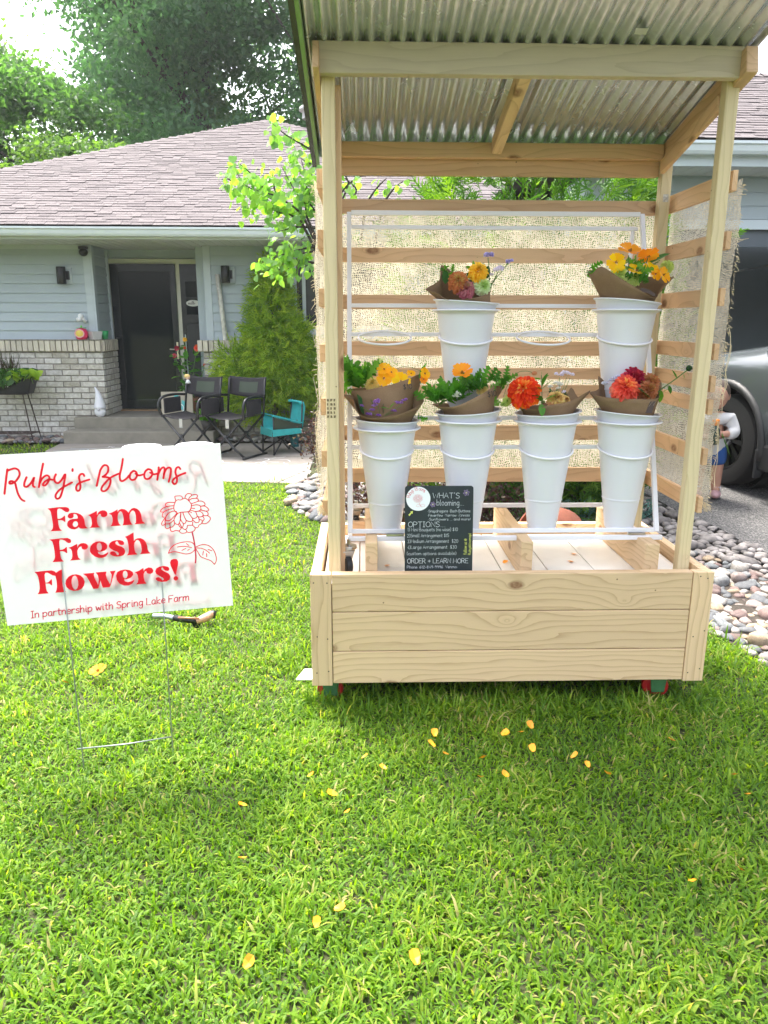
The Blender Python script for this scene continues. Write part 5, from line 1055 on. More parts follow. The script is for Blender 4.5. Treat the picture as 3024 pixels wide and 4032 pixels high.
dk = MB().add([f.p(x, y, -.115) for x, y in ((915, 845), (980, 800), (1090, 830), (1190, 900), (1180, 945), (1060, 880))], [(0, 1, 2, 3, 4, 5)]); keep(dk.build('paper_print', M['dark_print']), bq)
# --- lower left, two bouquets
f = Frame(1320, 1380, .2411, .31); bq = thing('bouquet', 'kraft-wrapped bouquet of golden cosmos and big toothed leaves, marked ten dollars', 'bouquet', (.29, .31, .8))
wrap(bq, f, [(220, 640, .0), (330, 655, -.05), (560, 635, -.07), (900, 560, -.08), (1180, 470, -.06), (1395, 385, .0), (1370, 520, .04), (1000, 560, .07), (600, 600, .07), (300, 620, .05)], (.29, .29, 0), .90, (.04, .03), 1.10)
spray(bq, f.p(350, 500, -.02), 30, .105, (.032, .02, .03), up=1.0); spray(bq, f.p(170, 620, -.03), 4, .06, (.015, .01, .01), up=.0)
for x, y, r, c, n in ((1070, 505, 150, 'cosmos_yellow', face(.1, .35)), (800, 455, 135, 'cosmos_amber', face(0, .3)), (800, 310, 115, 'cosmos_amber', face(-.1, .9)), (915, 355, 100, 'cosmos_amber', face(.6, .6)), (1240, 380, 75, 'cosmos_amber', face(0, 1.6)), (1460, 380, 95, 'cosmos_amber', face(.8, .4)), (1440, 470, 75, 'cosmos_orange', face(.6, .1))): cosmos(bq, f.p(x, y, -.05), n, f.r(r), c)
zinnia(bq, f.p(610, 555, -.05), face(-.1, .9), f.r(125), 'cream'); stemm(bq, [f.p(750, 400, -.04), f.p(740, 260, -.04), f.p(735, 190, -.04)]); stemm(bq, [f.p(960, 340, -.03), f.p(1090, 265, -.03), f.p(1250, 280, -.03), f.p(1400, 340, -.02)], .0009)
bud = MB().ball(f.p(736, 165, -.04), (.005, .005, .011), 8, 6); keep(bud.build('bud', FM['lime'], None, smooth=True), bq); leaves(bq, [(f.p(1370, 470, -.02), (.4, -.2, 1), .075), (f.p(1370, 560, -.02), (.5, -.2, .5), .04)])
w0 = f.p(1115, 640, -.084); mb, _ = write('$10', w0, Vector((1, 0, .12)).normalized(), Vector((-.1, .25, 1)).normalized(), .019, .0022, (0, -1, .2)); keep(mb.build('price_mark', M['ink']), bq)
f = Frame(1320, 1380, .2411, .235); bq = thing('bouquet', 'low kraft-wrapped bouquet of small purple verbena sprigs', 'bouquet', (.29, .235, .8))
wrap(bq, f, [(125, 718, .02), (295, 800, -.01), (325, 960, -.05), (480, 1085, -.09), (640, 1112, -.10), (900, 1080, -.10), (1200, 985, -.08), (1450, 830, .0), (1325, 700, .04), (1050, 710, .06), (800, 745, .06), (450, 765, .06), (300, 735, .04)], (.293, .26, 0), .90, (.05, .05), 1.102)
for x, y, r in ((690, 830, 95), (640, 900, 60), (430, 905, 48), (1130, 810, 60), (1060, 860, 65), (1010, 850, 50), (960, 990, 58), (600, 980, 55), (560, 1050, 62), (700, 1060, 60), (520, 1040, 50)): puff(bq, f.p(x, y, -.05), f.r(r), 'purple', 6)
for x, y in ((690, 880), (430, 930), (1080, 890), (960, 1010)): stemm(bq, [f.p(740, 1090, -.03), f.p((x+740)/2, (y+1090)/2, -.04), f.p(x, y, -.05)], .0011)
leaves(bq, [(f.p(900, 960, -.06), (-1, -.4, .25), .04), (f.p(880, 950, -.05), (.6, -.4, .7), .032)]); leaves(bq, [(f.p(470, 1050, .0), (-.3, -.1, 1), .085), (f.p(540, 1040, .0), (.2, -.1, 1), .06), (f.p(770, 1060, -.02), (.1, -.3, 1), .05)], mat='dark_leaf'); spray(bq, f.p(1400, 1120, -.02), 4, .03, (.015, .01, .008))
st = f.p(940, 812, .045); sk = MB().add([st]+[st+Vector((math.cos(a), -.1*math.sin(a)*0, math.sin(a)))*.0235 for a in [2*math.pi*i/32 for i in range(32)]], [(0, i+1, (i+1) % 32+1) for i in range(32)])
sk.v = [(x, y-.004-.25*(z-st.z)*0, z) for x, y, z in sk.v]; sko = keep(sk.build('logo_sticker', M['logo_white']), bq)
sm = MB()
for i, ch in enumerate('Rubys Blooms'):
    a = math.radians(165-i*12); write(ch, st+Vector((math.cos(a)*.0165, -.0055, math.sin(a)*.0165)), Vector((math.sin(a), 0, -math.cos(a))), Vector((math.cos(a), 0, math.sin(a))), .0035, .0005, (0, -1, 0), sm)
for i in range(8): ribbon(sm, [st+Vector((math.cos(a)*q, -.0055, math.sin(a)*q)) for a, q in ((i*.785, .002), (i*.785+.2, .006), (i*.785+.4, .002))], .0005, (0, -1, 0))
keep(sm.build('logo_print', M['rose_print']), sko)
# --- second, lone orange cosmos
f = Frame(1660, 1400, .2170, .262); bq = thing('bouquet', 'leafy kraft-wrapped bouquet with one orange cosmos and drooping lime zinnia', 'bouquet', (.61, .26, .8))
wrap(bq, f, [(190, 890, .0), (350, 935, -.07), (650, 910, -.10), (1050, 720, -.10), (1250, 600, -.07), (1440, 465, .0), (1420, 700, .05), (1000, 780, .09), (600, 860, .10), (300, 860, .06)], (.609, .262, 0), .95, (.045, .04), 1.135)
cosmos(bq, f.p(735, 320, -.05), face(-.3, 1.2), f.r(195), 'cosmos_orange', 8, 22); stemm(bq, [f.p(870, 720, -.04), f.p(830, 520, -.05), f.p(740, 335, -.05)])
for x, y, n, s, sp in ((330, 800, 16, .075, (.035, .02, .015)), (560, 740, 18, .08, (.04, .02, .02)), (760, 660, 16, .075, (.03, .02, .02)), (1000, 560, 9, .07, (.03, .015, .02)), (1200, 520, 8, .07, (.03, .015, .02)), (1480, 480, 7, .075, (.012, .01, .025)), (1400, 900, 7, .05, (.03, .01, .008)), (150, 760, 4, .07, (.02, .02, .01))): spray(bq, f.p(x, y, -.04), n, s, sp, up=.75)
zinnia(bq, f.p(1530, 830, -.05), Vector((.9, -.3, -.4)), f.r(115), 'lime'); zinnia(bq, f.p(1100, 610, -.03), face(-.2, 1.2), f.r(110), 'cream'); puff(bq, f.p(640, 720, -.075), f.r(150), 'white', 2)
w0 = f.p(1205, 760, -.092); mb, _ = write('$10', w0, Vector((1, .25, .22)).normalized(), Vector((-.15, .1, 1)).normalized(), .020, .0021, (0, -1, .1)); keep(mb.build('price_mark', M['ink']), bq)
# --- third, big orange-red zinnia
f = Frame(1960, 1420, .22906, .262); bq = thing('bouquet', 'kraft-wrapped bouquet with a large orange-red zinnia and white tufts', 'bouquet', (.92, .26, .8))
wrap(bq, f, [(275, 735, .0), (420, 790, -.06), (640, 840, -.10), (900, 762, -.11), (1240, 700, -.08), (1590, 510, .0), (1480, 640, .04), (1370, 620, .07), (1265, 460, .09), (1150, 590, .10), (700, 760, .10), (400, 740, .07)], (.921, .262, 0), .95, (.045, .04), 1.13)
zinnia(bq, f.p(450, 530, -.07), face(-.35, .55), f.r(275), 'scarlet', 10, .75)
zinnia(bq, f.p(1000, 670, -.07), face(0, 1.0), f.r(165), 'peach'); spray(bq, f.p(950, 700, -.02), 9, .05, (.05, .02, .015), mat='dark_leaf'); zinnia(bq, f.p(1140, 690, -.04), face(.3, .8), f.r(110), 'peach')
for x, y, r, c in ((1060, 235, 95, 'palelav'), (1170, 225, 95, 'palelav'), (1260, 250, 75, 'palelav'), (1010, 385, 75, 'white'), (1070, 410, 75, 'white'), (900, 450, 65, 'white'), (1040, 480, 60, 'white'), (1150, 540, 60, 'palelav')): puff(bq, f.p(x, y, -.03), f.r(r), c, 5)
for x, y in ((1060, 290), (1180, 290), (1240, 300), (1010, 470), (960, 500)): stemm(bq, [f.p(1000, 760, -.02), f.p((x+1000)/2+20, (y+760)/2, -.03), f.p(x, y, -.03)], .0012)
stemm(bq, [f.p(760, 800, -.06), f.p(760, 560, -.07), f.p(750, 250, -.05)], .0016); leaves(bq, [(f.p(760, 490, -.07), (.9, -.3, .9), .055), (f.p(760, 490, -.07), (-.95, -.3, .1), .045), (f.p(760, 440, -.06), (.3, -.2, 1), .055), (f.p(740, 330, -.05), (-.9, -.2, .25), .032), (f.p(770, 320, -.05), (.7, -.2, .5), .030), (f.p(745, 280, -.05), (.0, -.2, 1), .022), (f.p(770, 700, -.08), (-.7, -.4, .4), .06), (f.p(770, 700, -.08), (.8, -.4, .5), .06), (f.p(750, 740, -.10), (.0, -.5, -1), .05)])
stemm(bq, [f.p(100, 620, -.03), f.p(170, 420, -.04), f.p(330, 215, -.05), f.p(480, 180, -.05), f.p(600, 205, -.05)], .0011); bd = MB().ball(f.p(630, 218, -.05), (.011, .008, .008), 10, 6); keep(bd.build('bud', FM['rust'], None, smooth=True), bq)
# --- fourth, magenta / coral
f = Frame(2300, 1420, .27728, .262); bq = thing('bouquet', 'kraft-wrapped bouquet of magenta, coral and rust zinnias with a long bud stem', 'bouquet', (1.236, .26, .8))
wrap(bq, f, [(75, 455, .0), (300, 520, -.07), (560, 540, -.10), (800, 545, -.11), (1045, 530, -.07), (1100, 320, .02), (1010, 245, .06), (850, 400, .09), (420, 400, .10), (205, 215, .08), (210, 400, .05)], (1.236, .262, 0), .95, (.045, .04), 1.13)
for x, y, r, c, n, dy in ((700, 275, 195, 'magenta', face(.1, .8), -.02), (585, 395, 205, 'coral', face(-.1, .9), -.075), (915, 335, 170, 'rust', face(.3, .8), -.04), (905, 425, 150, 'rust', face(.3, .5), -.07)): zinnia(bq, f.p(x, y, dy), n, f.r(r), c, 7)
for x, y, r in ((430, 250, 75), (500, 225, 60), (390, 285, 55), (290, 335, 80)): puff(bq, f.p(x, y, -.04), f.r(r), 'paleblue', 5)
leaves(bq, [(f.p(930, 525, -.09), (-.8, -.4, .55), .075)], mat='dark_leaf'); stemm(bq, [f.p(1000, 480, -.04), f.p(1130, 380, -.05), f.p(1300, 260, -.06), f.p(1470, 130, -.07)], .0022)
leaves(bq, [(f.p(1310, 250, -.06), (-.55, -.2, .8), .042), (f.p(1410, 190, -.06), (.2, -.2, -1), .018), (f.p(1200, 350, -.06), (.3, -.2, -1), .034), (f.p(1090, 420, -.05), (-.1, -.3, -1), .05), (f.p(1090, 470, -.05), (.6, -.3, .5), .035), (f.p(1450, 150, -.07), (.5, -.2, -.8), .022), (f.p(1440, 150, -.07), (-.9, -.2, .7), .016)])
bd = MB().ball(f.p(1490, 108, -.07), .012, 10, 7); keep(bd.build('bud', M['dark_leaf'], None, smooth=True), bq); spray(bq, f.p(1490, 105, -.07), 14, .014, (.006, .006, .006), T=OVAL, F=OVAF, up=.2)
pm = MB().add([f.p(x, y, -.093) for x, y in ((735, 695), (790, 630), (900, 585), (1020, 575), (960, 745), (840, 742))], [(0, 1, 2, 3, 4, 5)]); po = keep(pm.build('paper_print', M['dark_print']), bq); pl = MB()
for i in range(4): ribbon(pl, [f.p(800+i*60, 680-i*14, -.0945), f.p(840+i*55, 625-i*8, -.0945), f.p(890+i*45, 590-i*6, -.0945)], .0009, (0, -1, 0))
keep(pl.build('print_line', simple('print_pale', (.45, .36, .26), .8)), po)
# --- fallen petals
M['petal'] = simple('fallen_petal', (.88, .34, .01), .5, objvar=.18)
pv = [(-.006, 0, 0), (.006, 0, 0), (-.013, .014, .003), (.013, .014, .003), (-.012, .026, .007), (.012, .026, .007), (0, .031, .005), (0, .014, -.002), (0, 0, -.001)]
pme = bpy.data.meshes.new('petal'); pme.from_pydata(pv, [], [(0, 8, 7, 2), (8, 1, 3, 7), (2, 7, 6, 4), (7, 3, 5, 6)]); pme.materials.append(M['petal'])
for x, y in ((781, 1637), (665, 1674), (728, 1715), (748, 1750), (967, 1627), (1036, 1637), (1122, 1579), (1083, 1586), (940, 1590), (1153, 1623), (1038, 1677), (1233, 1636), (1272, 1657), (1150, 1573), (1315, 1672), (1460, 1600), (1610, 1713), (1580, 1672), (1493, 1898), (1607, 1880), (902, 2083), (722, 1962), (520, 1850), (683, 2003), (533, 1738), (148, 1474), (527, 2090), (1100, 1675), (940, 1612), (835, 1660)):
    p = at(x, y, Z=.064); o = link('petal', pme, None); o.location = p; o.rotation_euler = (rnd(.1, .6), rnd(-.4, .4), rnd(0, 6.3)); s = rnd(.75, 1.15); o.scale = (s*.9, s*.95, s); tag(o, 'loose orange flower petal lying in the grass before the cart', 'petal', 'petals scattered on the lawn')
for x, y, cr in ((1237, 1212, 0), (833, 1220, 0), (1088, 1216, 1), (1240, 1195, 0)):
    p = at(x, y, Z=.5075); o = link('petal', pme, None); o.location = p; o.rotation_euler = (.1, 0, rnd(0, 6.3)); o.scale = (.8, .9, .5); tag(o, 'loose petal lying on the white cart floor', 'petal', 'petals on the cart floor')
fl = thing('fallen_bloom', 'orange cosmos bloom lying in the grass near the yard sign', 'flower', at(214, 1447, Z=.05)); cosmos(fl, at(212, 1450, Z=.055), Vector((-.2, -.3, 1)), .036, 'cosmos_orange', 7, 20)
# ================================================================ stones
def stone_mesh(k):
    bm = bmesh.new(); bmesh.ops.create_icosphere(bm, subdivisions=2, radius=.5); rs = np.random.default_rng(100+k); ph = rs.random(9)*6
    for v in bm.verts:
        c = v.co; n_ = 1+.13*math.sin(3.1*c.x*2+ph[0])+.12*math.sin(4.3*c.y*2+ph[1])+.10*math.sin(5.0*c.z*2+ph[2])+.05*math.sin(9*c.x+7*c.y+ph[3]); v.co = c*n_
        v.co.z *= rs.uniform(.97, 1.03)
    me = bpy.data.meshes.new('stone'); bm.to_mesh(me); bm.free(); me.polygons.foreach_set('use_smooth', [True]*len(me.polygons)); return me
def stonemat():
    m, n, l = newmat('river_stone'); b = n.new('ShaderNodeBsdfPrincipled'); o = n.new('ShaderNodeOutputMaterial'); l.new(b.outputs[0], o.inputs[0])
    oi = n.new('ShaderNodeObjectInfo'); v = coords(n, l, rand=9.0); a = noise(n, l, v, 5, 6, .7); sp = noise(n, l, v, 38, 3, .75)
    c0 = ramp(n, l, oi.outputs['Random'], [(0, (.155, .165, .175)), (.14, (.30, .31, .31)), (.24, (.20, .145, .135)), (.36, (.40, .38, .35)), (.46, (.15, .16, .17)), (.55, (.32, .265, .245)), (.64, (.42, .33, .23)), (.72, (.24, .26, .27)), (.82, (.44, .42, .385)), (.92, (.24, .17, .155)), (1, (.33, .34, .34))])
    c0.color_ramp.interpolation = 'CONSTANT'; c = mixc(n, l, c0.outputs[0], ramp(n, l, a, [(.3, (.52, .52, .54)), (.7, (1.02, 1.0, .97))]).outputs[0], 1.0, 'MULTIPLY'); c = mixc(n, l, c, ramp(n, l, sp, [(.38, (.72, .72, .72)), (.62, (1.15, 1.15, 1.15))]).outputs[0], .7, 'MULTIPLY')
    l.new(c, b.inputs['Base Color']); setp(b, Roughness=.75, **{'Specular IOR Level': .35}); l.new(bumpn(n, l, sp, .25, .01), b.inputs['Normal']); return m
M['stone'] = stonemat(); STM = [stone_mesh(k) for k in range(7)]
for m_ in STM: m_.materials.append(M['stone'])
def inside(poly, x, y):
    c = False; j = len(poly)-1
    for i in range(len(poly)):
        if (poly[i][1] > y) != (poly[j][1] > y) and x < (poly[j][0]-poly[i][0])*(y-poly[i][1])/(poly[j][1]-poly[i][1])+poly[i][0]: c = not c
        j = i
    return c
def rock_bed(label, poly, zf, smin, smax, tries, near, seed, keep_n=300):
    random.seed(seed); b = MB(); xs_ = [p[0] for p in poly]; ys_ = [p[1] for p in poly]
    b.add([(x, y, zf(x, y)+.012) for x, y in poly], [tuple(range(len(poly)))]); base = b.build('rock_bed', M['mulch'], fix=True); tag(base, label, 'rock bed', kind='structure')
    pts = []; cell = {}
    for t in range(tries):
        x, y = rnd(min(xs_), max(xs_)), rnd(min(ys_), max(ys_))
        if not inside(poly, x, y): continue
        s = smin+(smax-smin)*random.random()**1.7*(1-.6*t/tries); ck = (int(x/.15), int(y/.15)); ok = True
        for i in (-1, 0, 1):
            for j in (-1, 0, 1):
                for (qx, qy, qs) in cell.get((ck[0]+i, ck[1]+j), ()):
                    if (x-qx)**2+(y-qy)**2 < ((s+qs)*.355)**2: ok = False; break
                if not ok: break
            if not ok: break
        if ok: cell.setdefault(ck, []).append((x, y, s)); pts.append((x, y, s))
    pts.sort(key=lambda p: near(p[0], p[1])); far = MB()
    for k, (x, y, s) in enumerate(pts):
        me = STM[k % 7]; M_ = Matrix.LocRotScale((x, y, zf(x, y)+s*.22+rnd(0, .012)), Euler((rnd(-.25, .25), rnd(-.25, .25), rnd(0, 6.3))), (s*rnd(.95, 1.3), s*rnd(.75, 1.0), s*rnd(.5, .75)))
        if k < keep_n:
            o = bpy.data.objects.new('stone', me); COL.objects.link(o); o.parent = base; o.matrix_local = M_
        else:
            far.add([M_ @ v.co for v in me.vertices], [tuple(p.vertices) for p in me.polygons])
    if far.v: tag(far.build('stones', simple('far_stone', (.24, .22, .21), .8, var=.7, vscale=9), base, smooth=True), kind='stuff')
    return base
rock_bed('bed of mixed river stones between the cart lawn and the driveway', [(2.75, -1.2), (2.2, -.25), (1.985, .28), (1.90, .72), (1.74, 1.10), (1.62, 1.6), (1.66, 2.4), (1.75, 3.3), (2.33, 3.3), (2.42, 3.0), (2.62, 2.3), (2.80, 1.6), (3.05, .3), (3.28, -1.2)], lambda x, y: gz(x, y), .050, .125, 40000, lambda x, y: abs(x-2.2)+abs(y-1.1)*.7+(0 if y > -.15 else 5), 11)
rock_bed('bed of dark river stones behind the cart by the barberry', [(-.46, 4.45), (-.45, 3.7), (-.30, 3.25), (-.12, 3.0), (.2, 2.6), (.9, 2.5), (1.6, 2.6), (1.6, 3.2), (.9, 4.4), (-.1, 5.2)], lambda x, y: gz(x, y), .05, .17, 9000, lambda x, y: x+.2*abs(y-3.6), 12, 160)
rock_bed('strip of small river stones under the planter against the brick wall', [(-6.0, 7.41), (-6.0, 6.98), (-4.6, 6.92), (-3.62, 6.98), (-3.62, 7.41)], lambda x, y: -.035, .045, .12, 7000, lambda x, y: abs(x+4.1), 13, 170)
rock_bed('strip of shaded stones under the golden shrub beside the steps', [(-1.68, 7.40), (-1.68, 7.0), (-.34, 6.98), (-.34, 5.9), (.5, 5.4), (1.5, 6.2), (1.5, 7.40)], lambda x, y: -.03, .05, .13, 6000, lambda x, y: abs(x+1.0)+abs(y-6.9), 14, 120)
random.seed(21)

# ================================================================ grass
M['grass'] = leafy('grass_blade', [(0, (.058, .135, .016)), (.35, (.112, .225, .020)), (.7, (.182, .305, .024)), (.93, (.28, .37, .042)), (1, (.40, .35, .15))], .5, .5, (.96, .98, .2), .25, .3, 2.2)
def blades(n, x0, x1, y0, y1, hmin, hmax, w, ok, seed):
    g = np.random.default_rng(seed); P = np.stack([g.uniform(x0, x1, n), g.uniform(y0, y1, n)], 1)
    P = np.array([p for p in P if ok(p[0], p[1])]); n = len(P)
    if n == 0: return np.zeros((0, 7, 3)), np.zeros(0)
    tuft = .5+.5*np.sin(P[:, 0]*9.3+1.7*np.sin(P[:, 1]*7.1))*np.sin(P[:, 1]*8.7+1.3*np.sin(P[:, 0]*6.3+2)); tall = .70+.55*tuft**2
    h = g.uniform(hmin, hmax, n)*tall*(1+(g.random(n) < .03)*.5); ww = w*g.uniform(.6, 1.35, n); az = g.uniform(0, 2*np.pi, n); lean = np.clip(g.normal(.95, .42, n), .1, 1.65); curl = g.uniform(.1, .8, n)
    z = np.array([gz(a, b) for a, b in P]); D = np.stack([np.cos(az), np.sin(az)], 1); S = np.stack([-np.sin(az), np.cos(az)], 1)
    V = np.zeros((n, 7, 3)); cur = np.zeros(n); r = np.zeros(n); zz = np.zeros(n); seg = h/3
    ang = lean*.45
    prof = [(0, .55), (1, 1.0), (2, .8)]
    for k in range(4):
        if k < 3:
            wk = ww*prof[k][1]*.5
            for s_, i in ((-1, 2*k), (1, 2*k+1)): V[:, i, :2] = P+D*r[:, None]+S*(wk*s_)[:, None]; V[:, i, 2] = z+zz
        else: V[:, 6, :2] = P+D*r[:, None]; V[:, 6, 2] = z+zz
        r = r+np.sin(ang)*seg; zz = zz+np.cos(ang)*seg; ang = ang+lean*.4+curl*.35
    V[:, :, 2] = np.maximum(V[:, :, 2], z[:, None]+.002)
    col = np.clip(g.normal(.48, .24, n)+.25*(tuft-.5), 0, .95); col = np.where(g.random(n) < .03, 1.0, col)
    return V, col
GF = [(0, 1, 3, 2), (2, 3, 5, 4), (4, 5, 6)]
LAWN_R = [(1.985, .28), (1.90, .72), (1.74, 1.10), (1.62, 1.6)]
def lawn_ok(x, y):
    if y > 4.62: return False
    if x > 1.55:
        if y > 1.5: return False
        lim = 1.985-(y-.28)*.19 if y > .28 else 1.985+(.28-y)*.42 if y > -.25 else 2.2+(-.25-y)*.58
        if y > .72: lim = 1.90-(y-.72)*.42
        if x > lim+.03*math.sin(19*y): return False
    if y > 2.45 and x > .15: return False
    if y > 3.0 and x > -.14-(y-3.0)*.26+.03*math.sin(13*y): return False
    if y > 4.4 and x < -1.0: return y < 4.62+(-1.0-x)*.18+.02*math.sin(11*x)
    return True
def lawn_ok_l(x, y): return y < 6.95 and x < -3.62-(6.9-y)*(.35 if y < 6.4 else 0)+.02*math.sin(20*y) and y > 4.6+.0*x
parts = [blades(98000, -1.25, 2.35, -1.95, .0, .028, .060, .0064, lawn_ok, 1), blades(60000, -2.4, 2.2, .0, 1.6, .030, .062, .0068, lawn_ok, 2), blades(42000, -3.6, .6, 1.6, 4.75, .030, .058, .0085, lawn_ok, 3),
         blades(12000, -6.5, -3.5, 3.0, 7.0, .035, .065, .012, lambda x, y: lawn_ok_l(x, y) or y < 4.7, 4), blades(9000, -3.6, -1.25, -1.9, 0, .03, .06, .009, lawn_ok, 5), blades(7000, 2.0, 3.3, -3, .2, .03, .06, .009, lambda x, y: lawn_ok(x, y), 6),
         blades(1500, -3.62, -1.9, 4.6, 5.6, .03, .05, .009, lambda x, y: y < 4.66+(-1.9-x)*.55, 8), blades(1100, 1.52, 2.05, -.25, 1.3, .06, .12, .007, lawn_ok, 7), blades(700, .9, 2.2, -1.5, -.4, .06, .09, .008, lawn_ok, 9), blades(2200, -.1, 1.62, -.10, .07, .055, .10, .0065, lawn_ok, 10), blades(2600, -1.2, 2.2, -1.9, 1.0, .06, .10, .0055, lawn_ok, 15)]
Vg = np.concatenate([p[0] for p in parts]); Cg = np.concatenate([p[1] for p in parts])
gr = link('grass', arrays_mesh('grass', Vg, GF, Cg, True), None, M['grass']); tag(gr, 'short green lawn grass with broad blades', 'grass', kind='stuff')

# ================================================================ trees behind the house
def limb_tree(name, label, base, h, crown, n_clump, per, leaf, mat, trunk_r=.22, seed=1, lo=.25, group=None, gaps=(), bark=None, flat=.6):
    """trunk with limbs; leaves in clumps round the limb ends; gaps = holes (centre, radius) where the sky shows"""
    g = np.random.default_rng(seed); random.seed(seed); t = thing(name, label, 'tree', base, group=group); base = Vector(base); cx_, cy_, cz_ = crown; b = MB()
    top = base+Vector((rnd(-.4, .4), rnd(-.4, .4), h*.86)); tr_ = [base, base+Vector((rnd(-.15, .15), 0, h*.25)), base+Vector((rnd(-.3, .3), rnd(-.2, .2), h*.55)), top]; b.tube(smooth_path(tr_, 4), [trunk_r*(1-.85*i/12) for i in range(13)], 8)
    ctr = base+Vector((0, 0, h*(1+lo)/2)); R = np.array([cx_, cy_, h*(1-lo)/2]); cl_ = []
    while len(cl_) < n_clump:
        v = g.normal(size=3); v /= np.linalg.norm(v); v *= g.random()**.42; p = np.array(ctr)+v*R*(1+.12*math.sin(5*v[0]+seed)+.10*math.sin(6*v[2]))
        if any(np.linalg.norm((p-np.array(gc))[[0, 2]]) < gr_ for gc, gr_ in gaps): continue
        cl_.append(p)
    for p in cl_[:26]:
        f_ = rnd(.35, .8); s = base.lerp(top, f_); m_ = s.lerp(Vector(p), .5)+Vector((0, 0, rnd(-.1, .35))); b.tube(smooth_path([s, m_, p], 4), [trunk_r*.32*(1-.85*i/8) for i in range(9)], 5)
    b.build('trunk', bark or M['bark'], None, smooth=True); o = bpy.context.scene.objects[-1] if False else None
    tk = COL.objects[-1]; keep(tk, t)
    pos, d, sz, at_ = [], [], [], []
    for p in cl_:
        k = int(per*g.uniform(.6, 1.4)); r = g.uniform(.35, .8)*cx_/3.2; q = g.normal(size=(k, 3))*np.array([1, 1, flat])*r*.55; pos.append(p+q); dd = g.normal(size=(k, 3))+np.array([0, 0, -.35])+q/r*.6; d.append(dd); sz.append(g.uniform(.6, 1.3, k)*leaf); at_.append(np.clip(g.uniform(.1, .7)+g.normal(0, .18, k), 0, 1))
    pos, d, sz, at_ = map(np.concatenate, (pos, d, sz, at_))
    T = [(0, 0, 0), (.27, .42, .06), (.0, 1, -.05), (-.27, .42, .06)]
    o = scatter('crown', T, [(0, 1, 2, 3)], pos, d, g.random(len(pos))*6.3, sz, mat, None, at_); keep(o, t); return t
M['bark'] = simple('tree_bark', (.075, .062, .05), .9, var=.3, vscale=6, bump=.6, bscale=25)
M['tree_mid'] = leafy('tree_leaf', [(0, (.075, .145, .065)), (.5, (.105, .19, .085)), (1, (.15, .235, .10))], .55, .5, (.75, 1, .30)); M['tree_blue'] = leafy('blueish_tree_leaf', [(0, (.08, .145, .09)), (.5, (.11, .19, .115)), (1, (.15, .23, .13))], .55, .5, (.7, 1, .42)); M['tree_light'] = leafy('light_tree_leaf', [(0, (.07, .14, .05)), (.6, (.11, .20, .065)), (1, (.16, .26, .08))], .45, .5)
def sky_gap(x, y, Y, r): return (at(x, y, Y=Y), r)
GRP = 'tall trees behind the house'
limb_tree('broadleaf_tree', 'dense green tree rising behind the low end of the roof', (-9.9, 18, 0), 8.9, (3.3, 3.0, 0), 120, 420, .17, M['tree_mid'], seed=3, group=GRP, lo=.2, gaps=[sky_gap(55, 300, 18, .9), sky_gap(10, 330, 18, .9)])
limb_tree('broadleaf_tree', 'wispy paler tree with sparse top behind the dense one', (-12.2, 23, 0), 11.4, (3.2, 3.0, 0), 75, 330, .18, M['tree_light'], seed=4, group=GRP, lo=.05)
limb_tree('broadleaf_tree', 'tallest blue-green tree overtopping the roof ridge', (-4.6, 22, 0), 19.5, (4.6, 3.6, 0), 195, 360, .19, M['tree_blue'], trunk_r=.3, seed=5, group=GRP, lo=.02, gaps=[sky_gap(470, 175, 22, .6), sky_gap(465, 240, 22, .65), sky_gap(540, 150, 22, .4), sky_gap(590, 195, 22, .5), sky_gap(385, 180, 22, .5), sky_gap(625, 240, 22, .6), sky_gap(415, 225, 22, .5), sky_gap(540, 245, 22, .45), sky_gap(300, 150, 22, .5)])
limb_tree('broadleaf_tree', 'tall green tree with open lower crown next to the cart roof', (-1.2, 24, 0), 18.0, (4.0, 3.6, 0), 110, 350, .19, M['tree_mid'], trunk_r=.26, seed=6, group=GRP, lo=.02, gaps=[sky_gap(590, 200, 24, .5), sky_gap(550, 240, 24, .45), sky_gap(625, 245, 24, .6), sky_gap(540, 155, 24, .6)])
limb_tree('broadleaf_tree', 'bright small tree peeking over the hip of the roof', (-5.9, 15.2, 0), 5.7, (2.1, 1.5, 0), 42, 330, .13, M['tree_light'], seed=8, trunk_r=.10, group=GRP, lo=.3)
limb_tree('broadleaf_tree', 'high crowned tree behind the tallest tree against the white sky', (-7.3, 27, 0), 20.0, (3.6, 3.2, 0), 105, 350, .20, M['tree_blue'], seed=9, trunk_r=.26, group=GRP, lo=.05)
limb_tree('broadleaf_tree', 'thin leaved tree behind the garage roof', (15.0, 22, 0), 10.6, (2.6, 2.6, 0), 22, 150, .17, M['tree_mid'], seed=10, trunk_r=.16, group=GRP, lo=.25)
limb_tree('broadleaf_tree', 'bushy tree behind the joint of house and garage', (4.5, 17, 0), 8.0, (3.2, 2.4, 0), 60, 330, .17, M['tree_mid'], seed=12, trunk_r=.2, group=GRP, lo=.2)
random.seed(33)

